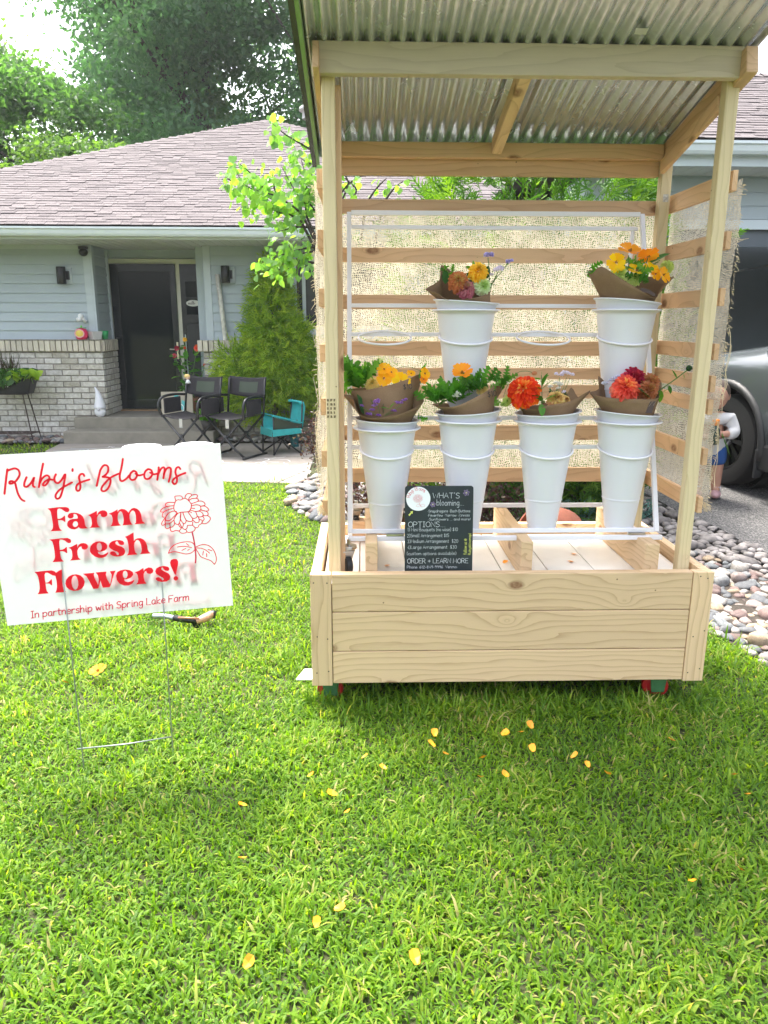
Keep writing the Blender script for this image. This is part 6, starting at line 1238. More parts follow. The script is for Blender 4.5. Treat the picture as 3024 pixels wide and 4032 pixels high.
# ================================================================ redbud beside the cart
M['redbud'] = leafy('redbud_leaf', [(0, (.13, .25, .10)), (.4, (.18, .33, .09)), (.8, (.23, .39, .08)), (1, (.30, .44, .09))], .5, .45, (.85, 1, .3), byobj=True); M['twig'] = simple('redbud_bark', (.055, .04, .035), .8, var=.3, vscale=30)
rbt = thing('redbud_tree', 'young redbud with heart shaped bright leaves behind the cart', 'tree', (.0, 3.9, 0)); RY = 3.9
def zr(x, y, dy=0): return at((850+x*.31646)/SRC, (450+y*.31646)/SRC, Y=RY+dy)
root = Vector((.12, 4.0, -.02)); fork = Vector((.05, 3.95, 1.1)); tkb = MB(); tkb.tube(smooth_path([root, (root+fork)/2+Vector((.04, 0, 0)), fork], 4), [.042-.002*i for i in range(9)], 8)
paths = [[(1200, 450), (1050, 360), (880, 260), (790, 190), (700, 110)], [(1130, 1270), (1100, 1090), (1010, 990), (900, 800), (820, 650)], [(1100, 1010), (1140, 860), (1120, 760), (1060, 560)], [(1090, 1270), (980, 1160), (760, 1020), (620, 980), (480, 940), (340, 860), (250, 700)], [(760, 1020), (720, 880), (700, 700)], [(1060, 1330), (900, 1240), (770, 1220), (640, 1150), (480, 1130), (350, 1200)], [(1230, 1700), (1090, 1730), (900, 1790), (700, 1870), (520, 1960)], [(1210, 1650), (1000, 1690), (860, 1740), (680, 1760)], [(1250, 1420), (1000, 1400), (850, 1440), (740, 1470)], [(1230, 1850), (1050, 1830), (880, 1930), (760, 1930)], [(620, 980), (500, 800), (300, 620)], [(340, 860), (200, 830), (130, 780)], [(1180, 620), (1080, 560), (990, 480)], [(1230, 1200), (1150, 1060), (1200, 900), (1190, 700)]]
lp, ld = [], []
for i, pth in enumerate(paths):
    P = smooth_path([zr(x, y, .25*math.sin(i*1.7)*k_/len(pth)) for k_, (x, y) in enumerate(pth)], 5)
    tkb.tube([P[0].lerp(fork, .0)]+P[1:], [.010*(1-.8*k_/len(P)) for k_ in range(len(P))], 5)
    if i in (0, 1, 3, 5, 6, 8, 13): tkb.tube(smooth_path([fork, fork.lerp(P[0], .5)+Vector((.05, 0, .1)), P[0]], 4), [.018, .017, .016, .015, .014, .0135, .013, .012, .0105], 5)
    for q in P[2:]:
        for _ in range(4 if i % 2 else 3): lp.append(np.array(q)+np.array([rnd(-.09, .09), rnd(-.14, .14), rnd(-.10, .08)])); ld.append((rnd(-1, .6), rnd(-.9, .4), rnd(-1.3, -.1)))
for (x, y) in ((760, 390), (790, 400), (770, 420), (810, 385), (830, 410), (850, 395), (745, 400), (755, 425), (860, 420), (800, 420)):     # branches seen past the post
    pass
ups = [[(720, 440), (742, 410), (760, 392), (790, 375)], [(755, 435), (770, 410), (745, 385)], [(790, 440), (815, 405), (835, 385)], [(830, 436), (850, 408), (870, 392)], [(700, 500), (735, 440), (752, 396), (740, 372)]]
for pth in ups:
    P = smooth_path([at(x, y, Y=4.1) for x, y in pth], 5); tkb.tube(P, [.011*(1-.6*k_/len(P)) for k_ in range(len(P))], 5); tkb.tube(smooth_path([fork, fork.lerp(P[0], .5), P[0]], 3), .012, 5)
    for q in P[3:]:
        lp.append(np.array(q)+np.array([rnd(-.06, .06), rnd(-.1, .1), rnd(-.05, .05)])); ld.append((rnd(-1, 1), rnd(-.9, .4), rnd(-1.2, -.1)))
_all = list(range(len(lp))); random.shuffle(_all); _ix, _rest = _all[:300], _all[300:]; lr_, lrd_ = [lp[i] for i in _rest], [ld[i] for i in _rest]; lp = [lp[i] for i in _ix]; ld = [ld[i] for i in _ix]
keep(tkb.build('trunk', M['twig'], None, smooth=True), rbt)
HEART = [(0, 0, 0), (-.22, -.08, .03), (.22, -.08, .03), (-.48, .12, .05), (.48, .12, .05), (-.48, .42, .04), (.48, .42, .04), (-.25, .75, .0), (.25, .75, 0), (0, 1, -.06), (0, .4, -.02)]
HEAF = [(0, 10, 3, 1), (0, 2, 4, 10), (3, 10, 5), (10, 4, 6), (5, 10, 9, 7), (10, 6, 8, 9)]
hme = bpy.data.meshes.new('leaf'); hme.from_pydata(HEART, [], HEAF); hme.materials.append(M['redbud']); hme.polygons.foreach_set('use_smooth', [True]*len(HEAF)); inv_r = PINV(rbt)
FR_ = frames(np.array(ld, float), RNG.uniform(-1.2, 1.2, len(lp)))
print('redbud', len(lp))
for q, R3, s in list(zip(lp, FR_, RNG.uniform(.045, .074, len(lp)))):
    o = bpy.data.objects.new('leaf', hme); COL.objects.link(o); o.parent = rbt; o.matrix_parent_inverse = inv_r; o.matrix_basis = Matrix.LocRotScale(Vector(q), Matrix(R3.tolist()).to_quaternion(), (s, s, s))

if lr_:
    o = scatter('leaves', HEART, HEAF, np.array(lr_), np.array(lrd_, float), RNG.uniform(-1.2, 1.2, len(lr_)), RNG.uniform(.04, .068, len(lr_)), leafy('redbud_small_leaf', [(0, (.13, .25, .10)), (.5, (.19, .34, .09)), (1, (.28, .43, .09))], .5, .45, (.85, 1, .3)), None); keep(o, rbt); tag(o, kind='stuff')
# ================================================================ arborvitae behind the cart
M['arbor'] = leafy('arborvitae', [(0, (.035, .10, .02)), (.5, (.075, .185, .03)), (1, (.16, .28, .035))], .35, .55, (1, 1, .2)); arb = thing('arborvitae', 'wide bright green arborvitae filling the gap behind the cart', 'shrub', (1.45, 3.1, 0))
FAN = []; FANF = []
def fan_template():
    v = []; f = []
    def sp(x0, y0, a, L, w, dep):
        c, s = math.sin(a), math.cos(a); i = len(v); x1, y1 = x0+c*L, y0+s*L; px, py = s*w, -c*w
        v.extend([(x0-px, y0-py, 0), (x0+px, y0+py, 0), (x0+c*L*.7+px*.9, y0+s*L*.7+py*.9, .02), (x1, y1, -.02), (x0+c*L*.7-px*.9, y0+s*L*.7-py*.9, .02)]); f.append((i, i+1, i+2, i+3, i+4))
        if dep:
            for k in range(1, 5):
                t = k/5.2
                for sg in (-1, 1): sp(x0+c*L*t, y0+s*L*t, a+sg*.72, L*.46*(1-t*.55), w*.75, dep-1)
    sp(0, 0, 0, 1.0, .035, 1); return v, f
FAN, FANF = fan_template()
g = np.random.default_rng(5); k = 3200; z = g.uniform(.05, 2.75, k); rr0 = np.where(z < .5, .72+z*.4, np.where(z < 2.0, .98, .98-(z-2.0)*.55)); a = g.uniform(0, 2*np.pi, k); rad = rr0*(.72+.28*g.random(k))*(1+.10*np.sin(a*5+z*3))
pos = np.stack([1.45+rad*np.cos(a)*1.02, 3.1+rad*np.sin(a)*.80, z], 1); d = np.stack([np.cos(a), np.sin(a), .55+g.normal(0, .35, k)], 1)+g.normal(0, .3, (k, 3))
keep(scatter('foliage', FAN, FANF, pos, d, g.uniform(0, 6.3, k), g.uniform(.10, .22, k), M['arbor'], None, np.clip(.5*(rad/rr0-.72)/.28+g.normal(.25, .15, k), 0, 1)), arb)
ab = MB().tube([(1.45, 3.1, -.03), (1.45, 3.1, 1.2), (1.46, 3.1, 2.4)], [.07, .05, .015], 8); keep(ab.build('trunk', M['bark'], None), arb)
# dense inner twigs
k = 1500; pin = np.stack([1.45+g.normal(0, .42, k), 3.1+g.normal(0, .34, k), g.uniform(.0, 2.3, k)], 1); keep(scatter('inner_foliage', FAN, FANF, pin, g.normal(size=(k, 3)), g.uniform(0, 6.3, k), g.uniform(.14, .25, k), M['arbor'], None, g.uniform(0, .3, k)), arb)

# ================================================================ golden threadleaf shrub by the steps
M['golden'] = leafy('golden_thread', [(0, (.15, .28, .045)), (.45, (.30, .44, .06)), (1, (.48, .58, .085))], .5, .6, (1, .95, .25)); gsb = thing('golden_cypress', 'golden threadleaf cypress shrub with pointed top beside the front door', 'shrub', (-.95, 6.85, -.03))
THR = []; THF = []
def thread_t():
    v = []; f = []
    def st(x, y, z, dx, dy, dz, L, w):
        i = len(v); v.extend([(x-w, y, z), (x+w, y, z), (x+dx*L*.6+w*.8, y+dy*L*.6, z+dz*L*.6-.02), (x+dx*L, y+dy*L, z+dz*L-.12), (x+dx*L*.6-w*.8, y+dy*L*.6, z+dz*L*.6-.02)]); f.append((i, i+1, i+2, i+3, i+4))
    st(0, 0, 0, 0, 1, 0, 1, .03)
    for k_ in range(6):
        t = .15+.13*k_; sg = -1 if k_ % 2 else 1; st(0, t, -.02*t, sg*.62, .75, -.1, .42, .026)
    return v, f
THR, THF = thread_t(); g = np.random.default_rng(8)
def shrub_cloud(lobes, n):
    P, D = [], []
    for (x, y, z, rx, ry, rz_k, wgt) in lobes:
        k_ = int(n*wgt); v = g.normal(size=(k_, 3)); v /= np.linalg.norm(v, axis=1, keepdims=True); q = v*np.array([rx, ry, rz_k])*(.78+.26*g.random((k_, 1))); P.append(q+np.array([x, y, z])); dd = v*np.array([1, 1, .6]); dd[:, 2] -= .12; D.append(dd+g.normal(0, .4, (k_, 3)))
    return np.concatenate(P), np.concatenate(D)
lob_ = [(-.92, 6.85, 2.0, .16, .15, .22, .06), (-.93, 6.85, 1.72, .30, .26, .26, .10), (-.92, 6.82, 1.36, .42, .36, .28, .14), (-.90, 6.80, 1.05, .55, .45, .26, .14), (-.72, 6.8, 1.25, .42, .35, .3, .08), (-1.22, 6.72, .80, .48, .38, .26, .14), (-.62, 6.72, .78, .55, .40, .28, .14), (-1.0, 6.7, .52, .62, .42, .24, .10), (-.25, 6.8, .72, .42, .35, .30, .06), (-1.48, 6.85, 1.02, .22, .22, .20, .04)]
lob = [(-.93+(x+.93)*.88, 7.10+(y-6.8)*.4, z-.03, a_*(.76 if z > .9 else .98), b_*.62, c_*.95, w) for x, y, z, a_, b_, c_, w in lob_]
P_, D_ = shrub_cloud(lob, 3600); keep(scatter('foliage', THR, THF, P_, D_, g.uniform(0, 6.3, len(P_)), g.uniform(.11, .22, len(P_)), M['golden'], None), gsb)
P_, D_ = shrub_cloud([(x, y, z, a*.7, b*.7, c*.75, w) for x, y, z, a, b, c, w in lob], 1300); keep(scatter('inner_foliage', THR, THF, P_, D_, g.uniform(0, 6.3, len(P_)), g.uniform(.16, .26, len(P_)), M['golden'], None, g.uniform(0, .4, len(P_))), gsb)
keep(MB().tube([(-.92, 7.12, -.04), (-.93, 7.12, .9), (-.92, 7.12, 1.9)], [.05, .035, .01], 7).build('trunk', M['bark'], None), gsb)

# ================================================================ barberry and low shrubs
M['barberry'] = leafy('barberry_leaf', [(0, (.03, .014, .018)), (.5, (.07, .035, .035)), (.8, (.10, .07, .045)), (1, (.08, .11, .035))], .3, .45, (1, .7, .5))
def low_bush(name, label, c, r, n, leaf, mat, seed, twigs=14):
    g = np.random.default_rng(seed); t = thing(name, label, 'shrub', c); b = MB(); c = Vector(c); P, D = [], []
    for i in range(twigs):
        a = rnd(0, 6.3); e = rnd(.35, 1.35); L = rnd(.7, 1.1); tip = c+Vector((math.cos(a)*math.cos(e)*r[0], math.sin(a)*math.cos(e)*r[1], math.sin(e)*r[2]))*L; m_ = c.lerp(tip, .55)+Vector((0, 0, r[2]*.1)); pts = smooth_path([c, m_, tip], 6); b.tube(pts, [.006*(1-.7*i_/len(pts)) for i_ in range(len(pts))], 4)
        for q in pts[3:]:
            for _ in range(n//(twigs*10)+1): P.append(np.array(q)+g.normal(0, .12, 3)*np.array(r)); D.append(g.normal(size=3)+np.array([0, 0, .4]))
    keep(b.build('stems', M['twig'], None), t); P = np.array(P); P[:, 2] = np.maximum(P[:, 2], c.z+.02); keep(scatter('foliage', OVAL, OVAF, P, np.array(D), g.uniform(0, 6.3, len(P)), g.uniform(.6, 1.3, len(P))*leaf, mat, None), t); return t
low_bush('barberry_bush', 'wiry purple barberry bush at the walkway corner', (-.22, 5.0, -.03), (.30, .28, .62), 1100, .030, M['barberry'], 41, 22)
low_bush('barberry_bush', 'dark purple barberry seen under the back of the cart behind the first bucket', (.35, 2.3, 0), (.45, .35, .62), 2600, .030, M['barberry'], 42, 26)
low_bush('barberry_bush', 'dark barberry behind the chalkboard and middle bucket', (.95, 2.25, 0), (.42, .32, .60), 2200, .030, M['barberry'], 43, 24)
M['bluespruce'] = leafy('blue_succulent', [(0, (.05, .13, .11)), (1, (.16, .30, .26))], .2, .6, (.7, 1, .9))
for i, (x, y, s) in enumerate(((1215, 1112, .13), (1262, 1108, .12), (1385, 1112, .14))):
    c = at(x, y, Z=.12); c.z = .02; lbl = ('small blue-green tuft in front of the terracotta pot', 'blue-green tuft beside the terracotta pot rim', 'blue-green tuft by the stones next to the cart corner')[i]; low_bush('juniper_tuft', lbl, c, (s, s, s*1.6), 500, .022, M['bluespruce'], 50+i, 12)
low_bush('yew_bush', 'yellow-green low shrub between the cart corner and the driveway', (1.85, 2.75, 0.03), (.30, .3, .75), 900, .05, M['arbor'], 61, 16)
# ================================================================ things on and by the house
def one(b, name, mat, label, cat, group=None, **k):
    o = b.build(name, mat, None, **k); return tag(o, label, cat, group)
def at_thing(name, label, cat, loc, rz=0.0, group=None): return thing(name, label, cat, loc, rz, group)
for i, (px, py, lb) in enumerate(((134, 595, 'black cylinder wall lamp on siding left of the recessed door'), (488, 593, 'black cylinder wall lamp above the golden shrub'))):
    p = at(px, py, Y=7.42); t = thing('wall_lamp', lb, 'lamp', (p.x, 7.48, p.z), group='wall lamps by the entry')
    MB().box((.005, -.010, -.10), (.105, .006, .10)).build('back_plate', M['trim'], t, bevel=.003); MB().lathe([(.0, -.105), (.052, -.105), (.056, -.10), (.056, .10), (.052, .105), (0, .105)], 20, (-.005, -.075, 0)).build('shade', M['black'], t, smooth=True, auto=40); MB().box((.0, -.045, -.05), (.075, -.0102, .055)).build('arm', M['black'], t)
p = at(180, 543, Y=7.40); b = MB(); b.ball((p.x, 7.40, p.z-.01), (.055, .055, .05), 14, 8); b.lathe([(.0, .06), (.06, .06), (.06, .03), (.03, .02)], 16, (p.x, 7.40, p.z)); one(b, 'dome_camera', M['black'], 'small black dome camera under the soffit by the corner trim', 'camera', smooth=True)
p = at(180, 690, Y=7.40); b = MB(); b.tube([(p.x+.0, 7.47, p.z-.03), (p.x+.01, 7.42, p.z-.02), (p.x, 7.38, p.z+.02)], .022, 8); b.ball((p.x-.02, 7.37, p.z+.04), .035, 12, 8); b.tube([(p.x-.03, 7.38, p.z), (p.x-.045, 7.33, p.z)], .028, 10); one(b, 'security_camera', M['white'], 'white outdoor camera on the siding above the brick ledge', 'camera', smooth=True)
# ledge: toys and cups
p = at(177, 727, Y=7.40); t = thing('toy_berry', 'pink strawberry toy with open yellow mouth on the brick ledge', 'toy', (p.x, 7.40, 1.247)); b = MB(); b.lathe([(.0, 0), (.06, .0), (.078, .04), (.078, .09), (.06, .13), (.0, .145)], 18); b.build('body', simple('pink_plastic', (.72, .03, .12), .35), t, smooth=True)
b = MB(); b.lathe([(.0, .004), (.048, .002), (.056, -.006)], 16, (0, -.078, .075), Vector((0, -1, 0))); b.build('mouth', simple('mouth_yellow', (.72, .55, .10), .5), t, smooth=True); b = MB(); b.tube([(.056*math.cos(a), -.078, .075+.048*math.sin(a)) for a in [2*math.pi*i/20 for i in range(20)]], .008, 6, True); b.build('lip', simple('lip_pink', (.80, .40, .42), .5), t, smooth=True)
b = MB(); 
for i in range(6): a = i*1.05; b.add([(0, 0, .145), (.05*math.cos(a-.3), .05*math.sin(a-.3), .14), (.075*math.cos(a), .075*math.sin(a), .15), (.05*math.cos(a+.3), .05*math.sin(a+.3), .14)], [(0, 1, 2, 3)])
b.tube([(0, 0, .14), (.005, 0, .175)], .01, 6); b.build('cap_leaf', simple('toy_green', (.12, .50, .06), .4), t)
M['clear_plastic'] = simple('cloudy_plastic', (.52, .50, .50), .3)
one(MB().lathe([(0, 0), (.075, 0), (.095, .09), (.10, .10), (.093, .10), (.07, .01)], 4, (-3.245, 7.42, 1.248)), 'plastic_tub', M['clear_plastic'], 'cloudy plastic tub beside the pink toy on the ledge', 'tub')
one(MB().lathe([(0, 0), (.033, 0), (.05, .10), (.052, .105), (.046, .10), (.03, .008)], 18, (-3.165, 7.56, 1.248)), 'plastic_cup', simple('green_cup', (.05, .42, .16), .35), 'small green plastic cup at the end of the brick ledge', 'cup', smooth=True)
# gnome
t = thing('garden_gnome', 'white garden gnome with tall bent hat on the stoop', 'gnome', (-3.235, 7.33, .26)); M['gnome'] = simple('gnome_white', (.72, .72, .76), .55, bump=.1)
b = MB(); P = [(.0, 0, .11), (.0, .0, .20), (-.01, 0, .28), (-.025, 0, .34), (-.045, 0, .385)]; b.tube(smooth_path(P, 3), [.078, .072, .066, .059, .052, .045, .038, .031, .025, .02, .015, .011, .005][:13], 14); b.build('hat', M['gnome'], t, smooth=True); MB().ball((0, 0, .065), (.075, .065, .075), 14, 8).build('body', M['gnome'], t, smooth=True); MB().ball((0, -.065, .10), .018, 8, 6).build('nose', M['gnome'], t, smooth=True)
# planter on wire stand
PXC, PYC = -4.30, 7.12; t = thing('planter_trough', 'black planter trough of grasses and lime leaves on a wire stand', 'planter', (PXC, PYC, -.02))
b = MB(); top = [(-.36, -.12), (.36, -.12), (.36, .12), (-.36, .12)]; bot = [(-.29, -.085), (.29, -.085), (.29, .085), (-.29, .085)]; b.add([(x, y, .60) for x, y in bot]+[(x, y, .82) for x, y in top]+[(x*.95, y*.9, .80) for x, y in top], [(3, 2, 1, 0)]+[(i, (i+1) % 4, 4+(i+1) % 4, 4+i) for i in range(4)]+[(4+i, 4+(i+1) % 4, 8+(i+1) % 4, 8+i) for i in range(4)]+[(8, 9, 10, 11)]); b.build('trough', simple('black_resin', (.012, .011, .018), .45, var=.3), t, bevel=.01)
b = MB()
for sx in (-1, 1):
    for sy_ in (-1, 1): b.tube([(sx*.21, sy_*.07, .60), (sx*.30, sy_*.13, .0)], .0085, 6)
    b.tube([(sx*.285, -.13, .10), (sx*.285, .13, .10)], .006, 6)
for y in (-.12, -.06, 0, .06, .12): b.tube([(-.285, y, .10), (.285, y, .10)], .006, 5)
for i in range(16): b.tube([(-.27+.036*i, -.12, .102), (-.25+.036*i, .12, .102)], .003, 4)
b.box((-.23, -.075, .59), (.23, .075, .60)); b.build('stand', simple('rust_black_wire', (.045, .028, .022), .6), t)
g = np.random.default_rng(77)
def tuft(name, par, n, cx0, cx1, cy, z, L, w, stops, up=1.2, droop=.0, T=None, F=None, y_out=-.5):
    pos = np.stack([g.uniform(cx0, cx1, n), cy+g.normal(0, .05, n), np.full(n, z)], 1); d = np.stack([g.normal(0, .45, n), g.normal(y_out*.3, .4, n), g.normal(up, .3, n)], 1)
    o = scatter(name, T or [(-.02, 0, 0), (.02, 0, 0), (.016, .5, .0), (0, 1, -droop), (-.016, .5, .0)], F or [(0, 1, 2, 3, 4)], pos, d, g.uniform(0, 6.3, n), np.stack([np.full(n, L*w), g.uniform(.6, 1.15, n)*L, np.full(n, L)], 1), leafy('plant_'+name+str(random.random()), stops, .35), None); o.parent = par; return o
tuft('grass_tuft', t, 120, -.28, .12, 0, .80, .34, 1.0, [(0, (.045, .018, .028)), (.6, (.06, .05, .03)), (1, (.05, .11, .03))]); tuft('green_leaves', t, 240, -.34, .32, -.03, .81, .11, 3.0, [(0, (.04, .12, .025)), (1, (.09, .24, .04))], .6, T=OVAL, F=OVAF); tuft('lime_leaves', t, 80, .10, .42, -.08, .82, .10, 2.2, [(0, (.18, .34, .02)), (1, (.34, .48, .04))], .3, T=OVAL, F=OVAF); tuft('trailing_leaves', t, 90, -.32, .05, -.14, .78, .10, 2.2, [(0, (.04, .12, .03)), (1, (.10, .22, .06))], -.5, T=OVAL, F=OVAF); 
k = 46; o = scatter('white_blossom', OVAL, OVAF, np.stack([g.uniform(-.33, .25, k), g.uniform(-.20, -.06, k), g.uniform(.68, .92, k)], 1), g.normal(size=(k, 3))+np.array([0, -.5, .4]), g.uniform(0, 6, k), np.full(k, .022), FM['white'], None); o.parent = t
# oval notice on the sidelight
p = at(417, 655, Y=8.03); t = thing('door_notice', 'white oval notice with black lettering on the dark sidelight', 'notice', (p.x, 8.036, p.z)); b = MB(); b.add([(.095*math.cos(a), 0, .042*math.sin(a)) for a in [2*math.pi*i/36 for i in range(36)]], [tuple(range(36))]); b.v += []; b.prism([(.095*math.cos(a), .001, .042*math.sin(a)) for a in [2*math.pi*i/36 for i in range(36)]], (0, .004, 0)); b.build('plate', simple('oval_white', (.70, .70, .66), .4), t, fix=True)
mb, _ = write('NO', (-.017, -.002, .010), (1, 0, 0), (0, 0, 1), .018, .004, (0, -1, 0)); write('SOLICITING', (-.068, -.002, -.014), (.78, 0, 0), (0, 0, 1), .019, .004, (0, -1, 0), mb); mb.build('lettering', M['ink'], t)
# potted zinnias at the door
t = thing('zinnia_pot', 'tall potted zinnias with pink and red blooms beside the front door', 'potted plant', (-2.12, 7.50, .26)); inv = (Vector((2.12, -7.50, -.26)))
MB().lathe([(0, 0), (.10, 0), (.135, .20), (.145, .205), (.145, .235), (.13, .235), (.12, .19), (0, .18)], 20).build('pot', simple('clay_pot', (.30, .13, .08), .8, var=.2), t, smooth=True, auto=40)
MB().tube([(.03, -.02, .2), (.02, -.03, 1.05)], .008, 6).build('stake', simple('grey_stake', (.40, .46, .47), .4), t)
def loc(v): return Vector(v)-Vector((-2.12, 7.50, .26))
hs = []
for (px, py, c, r) in ((382, 752, 'magenta', .036), (426, 751, 'coral', .048), (377, 768, 'pinkzin', .032), (399, 751, 'scarlet', .02), (443, 788, 'scarlet', .028), (399, 733, 'yellow', .03)):
    w = at(px, py, Y=7.45); o = zinnia(t, w, Vector((rnd(-.2, .2), -.6, 1)), r, c, 5); hs.append(w)
    MB().tube(smooth_path([(rnd(-.04, .04), rnd(-.04, .04), .18), loc(w).lerp(Vector((0, 0, .2)), .45)+Vector((rnd(-.04, .04), 0, 0)), loc(w)], 4), .005, 5).build('stem', M['stem'], t)
P, D = [], []
for w in hs:
    l_ = loc(w)
    for i in range(16):
        f_ = i/16; P.append(np.array(Vector((0, 0, .15)).lerp(l_, f_))+g.normal(0, .025, 3)); D.append((g.normal(), g.normal(), g.normal()*.4+.15))
o = scatter('foliage', OVAL, OVAF, np.array(P), np.array(D), g.uniform(-.5, .5, len(P)), g.uniform(.08, .15, len(P)), M['green_leaf'], None); o.parent = t
# feed bag / box with teal print
t = thing('cardboard_box', 'beige cardboard box with teal print leaning on the stoop behind the chair', 'box', (-2.22, 7.28, .262), .15); Mx = Matrix.Rotation(-.22, 4, 'X'); MB().box((-.20, 0, 0), (.20, .16, .33), Mx).build('carton', simple('beige_board', (.42, .37, .29), .8, var=.08), t, bevel=.004)
b = MB(); b.add([Mx @ Vector(q) for q in ((-.03, -.003, .28), (.02, -.003, .31), (.02, -.003, .24), (-.06, -.003, .20))], [(0, 1, 2, 3)]); b.add([Mx @ Vector(q) for q in ((.06, -.003, .22), (.10, -.003, .20), (.12, -.003, .05), (.05, -.003, .10))], [(0, 1, 2, 3)]); b.build('teal_print', simple('teal_print', (.10, .50, .50), .6), t)
b = MB(); b.tube(smooth_path([Mx @ Vector(q) for q in ((.0, -.004, .10), (.03, -.004, .16), (.07, -.004, .15), (.08, -.004, .09), (.04, -.004, .05))], 4), .006, 5); b.build('white_print', M['white'], t)
t = thing('herb_pot', 'clump of bright green herb leaves in a pot between the two black chairs', 'potted plant', (-1.78, 7.10, .117)); MB().lathe([(0, 0), (.08, 0), (.11, .13), (.10, .13), (0, .11)], 16).build('pot', simple('dark_pot', (.05, .045, .04), .6), t, smooth=True); tuft('leaves', t, 320, -.10, .10, 0, .14, .13, 1.0, [(0, (.06, .20, .02)), (1, (.16, .36, .04))], 1.0, T=LOBED, F=LOBF)
# camp chairs
M['chair_tube'] = simple('black_steel_tube', (.012, .013, .015), .3); M['chair_cloth'] = simple('charcoal_canvas', (.020, .018, .022), .8, var=.15, vscale=20, bump=.2, bscale=250); M['mesh_cloth'] = simple('chair_mesh', (.045, .062, .042), .7)
def camp_chair(c, rz, label, tagw):
    t = thing('camp_chair', label, 'chair', c, rz, 'black folding chairs by the steps'); W, Dp, H0 = .25, .20, .475
    for y in (-Dp, Dp):
        for s in (-1, 1): MB().tube([(s*W, y+(.012 if s > 0 else -.012), H0), (-s*W*.55, y+(.012 if s > 0 else -.012), .10), (-s*W, y, .015)], .0135, 8).build('leg', M['chair_tube'], t, smooth=True)
        MB().ball((-.0, y, .235), (.032, .026, .032), 10, 6).build('hub', M['chair_tube'], t, smooth=True)
    for s in (-1, 1):
        MB().tube([(s*W, -Dp-.04, .015), (s*W, Dp+.04, .015)], .013, 8).build('foot_rail', M['chair_tube'], t, smooth=True)
        MB().tube(smooth_path([(s*W, -Dp, H0-.02), (s*(W+.025), -Dp-.035, H0+.09), (s*(W+.02), -Dp+.02, H0+.19), (s*(W+.01), 0, H0+.215), (s*W, Dp+.02, H0+.20)], 5), .016, 8).build('armrest', M['chair_tube'], t, smooth=True)
        MB().tube([(s*W, Dp, H0-.03), (s*W*.98, Dp+.06, H0+.40)], .013, 8).build('upright', M['chair_tube'], t, smooth=True)
        b = MB(); b.box((s*(W+.012)-.010, -Dp+.05, H0+.01), (s*(W+.012)+.010, Dp-.06, H0+.185)); b.build('side_pocket', M['chair_cloth'], t, bevel=.008)
    b = MB(); vs = []; nn = 8
    for j in range(nn+1):
        for i in range(nn+1): u, v = i/nn*2-1, j/nn*2-1; vs.append((u*W, v*(Dp+.02), H0-.035*(1-u*u)))
    b.add(vs, [(j*(nn+1)+i, j*(nn+1)+i+1, (j+1)*(nn+1)+i+1, (j+1)*(nn+1)+i) for j in range(nn) for i in range(nn)]); b.build('seat', M['chair_cloth'], t, smooth=True, solid=.008)
    b = MB(); vs = []
    for j in range(nn+1):
        for i in range(nn+1): u, v = i/nn*2-1, j/nn; lo_ = .18+.035*u*u; vs.append((u*W*1.02, Dp+.03+.055*v-.0+.045*(1-u*u), H0+lo_+(.40-lo_+.02*u*u)*v))
    b.add(vs, [(j*(nn+1)+i, j*(nn+1)+i+1, (j+1)*(nn+1)+i+1, (j+1)*(nn+1)+i) for j in range(nn) for i in range(nn)]); bk_ = b.build('backrest', M['chair_cloth'], t, smooth=True, solid=.008)
    b = MB(); vs = []
    for j in range(5):
        for i in range(5): u, v = (i/4*2-1)*.5, .22+.56*j/4; lo_ = .18+.035*u*u; vs.append((u*W*1.02, Dp+.03+.055*v+.045*(1-u*u)-.0065, H0+lo_+(.40-lo_+.02*u*u)*v))
    b.add(vs, [(j*5+i, j*5+i+1, (j+1)*5+i+1, (j+1)*5+i) for j in range(4) for i in range(4)]); b.build('mesh_panel', M['mesh_cloth'], bk_, smooth=True)
    MB().box((tagw, -Dp-.025, H0-.13), (tagw+.045, -Dp-.022, H0-.03)).build('paper_tag', simple('tag_grey', (.40, .40, .36), .7), t)
    return t
c1, c2 = at(413, 888, Y=6.12), at(508, 890, Y=6.05)
camp_chair((c1.x, c1.y, -.04), math.radians(-26), 'black folding chair holding a little doll on its back', .0); camp_chair((c2.x, c2.y, -.04), math.radians(-26), 'black folding chair standing next to the teal kids chair', .02)
p = at(406, 822, Y=c1.y+.26); t = thing('toy_doll', 'tiny doll with blond hair perched on the black chair back', 'doll', p); MB().ball((0, 0, .035), (.028, .024, .028), 12, 8).build('head', simple('doll_skin', (.62, .40, .30), .6), t, smooth=True); MB().ball((-.008, .004, .05), (.036, .030, .026), 12, 8).build('hair', simple('doll_hair', (.72, .52, .18), .6), t, smooth=True); MB().lathe([(.0, -.035), (.035, -.03), (.012, .015), (0, .02)], 10).build('dress', M['white'], t, smooth=True)
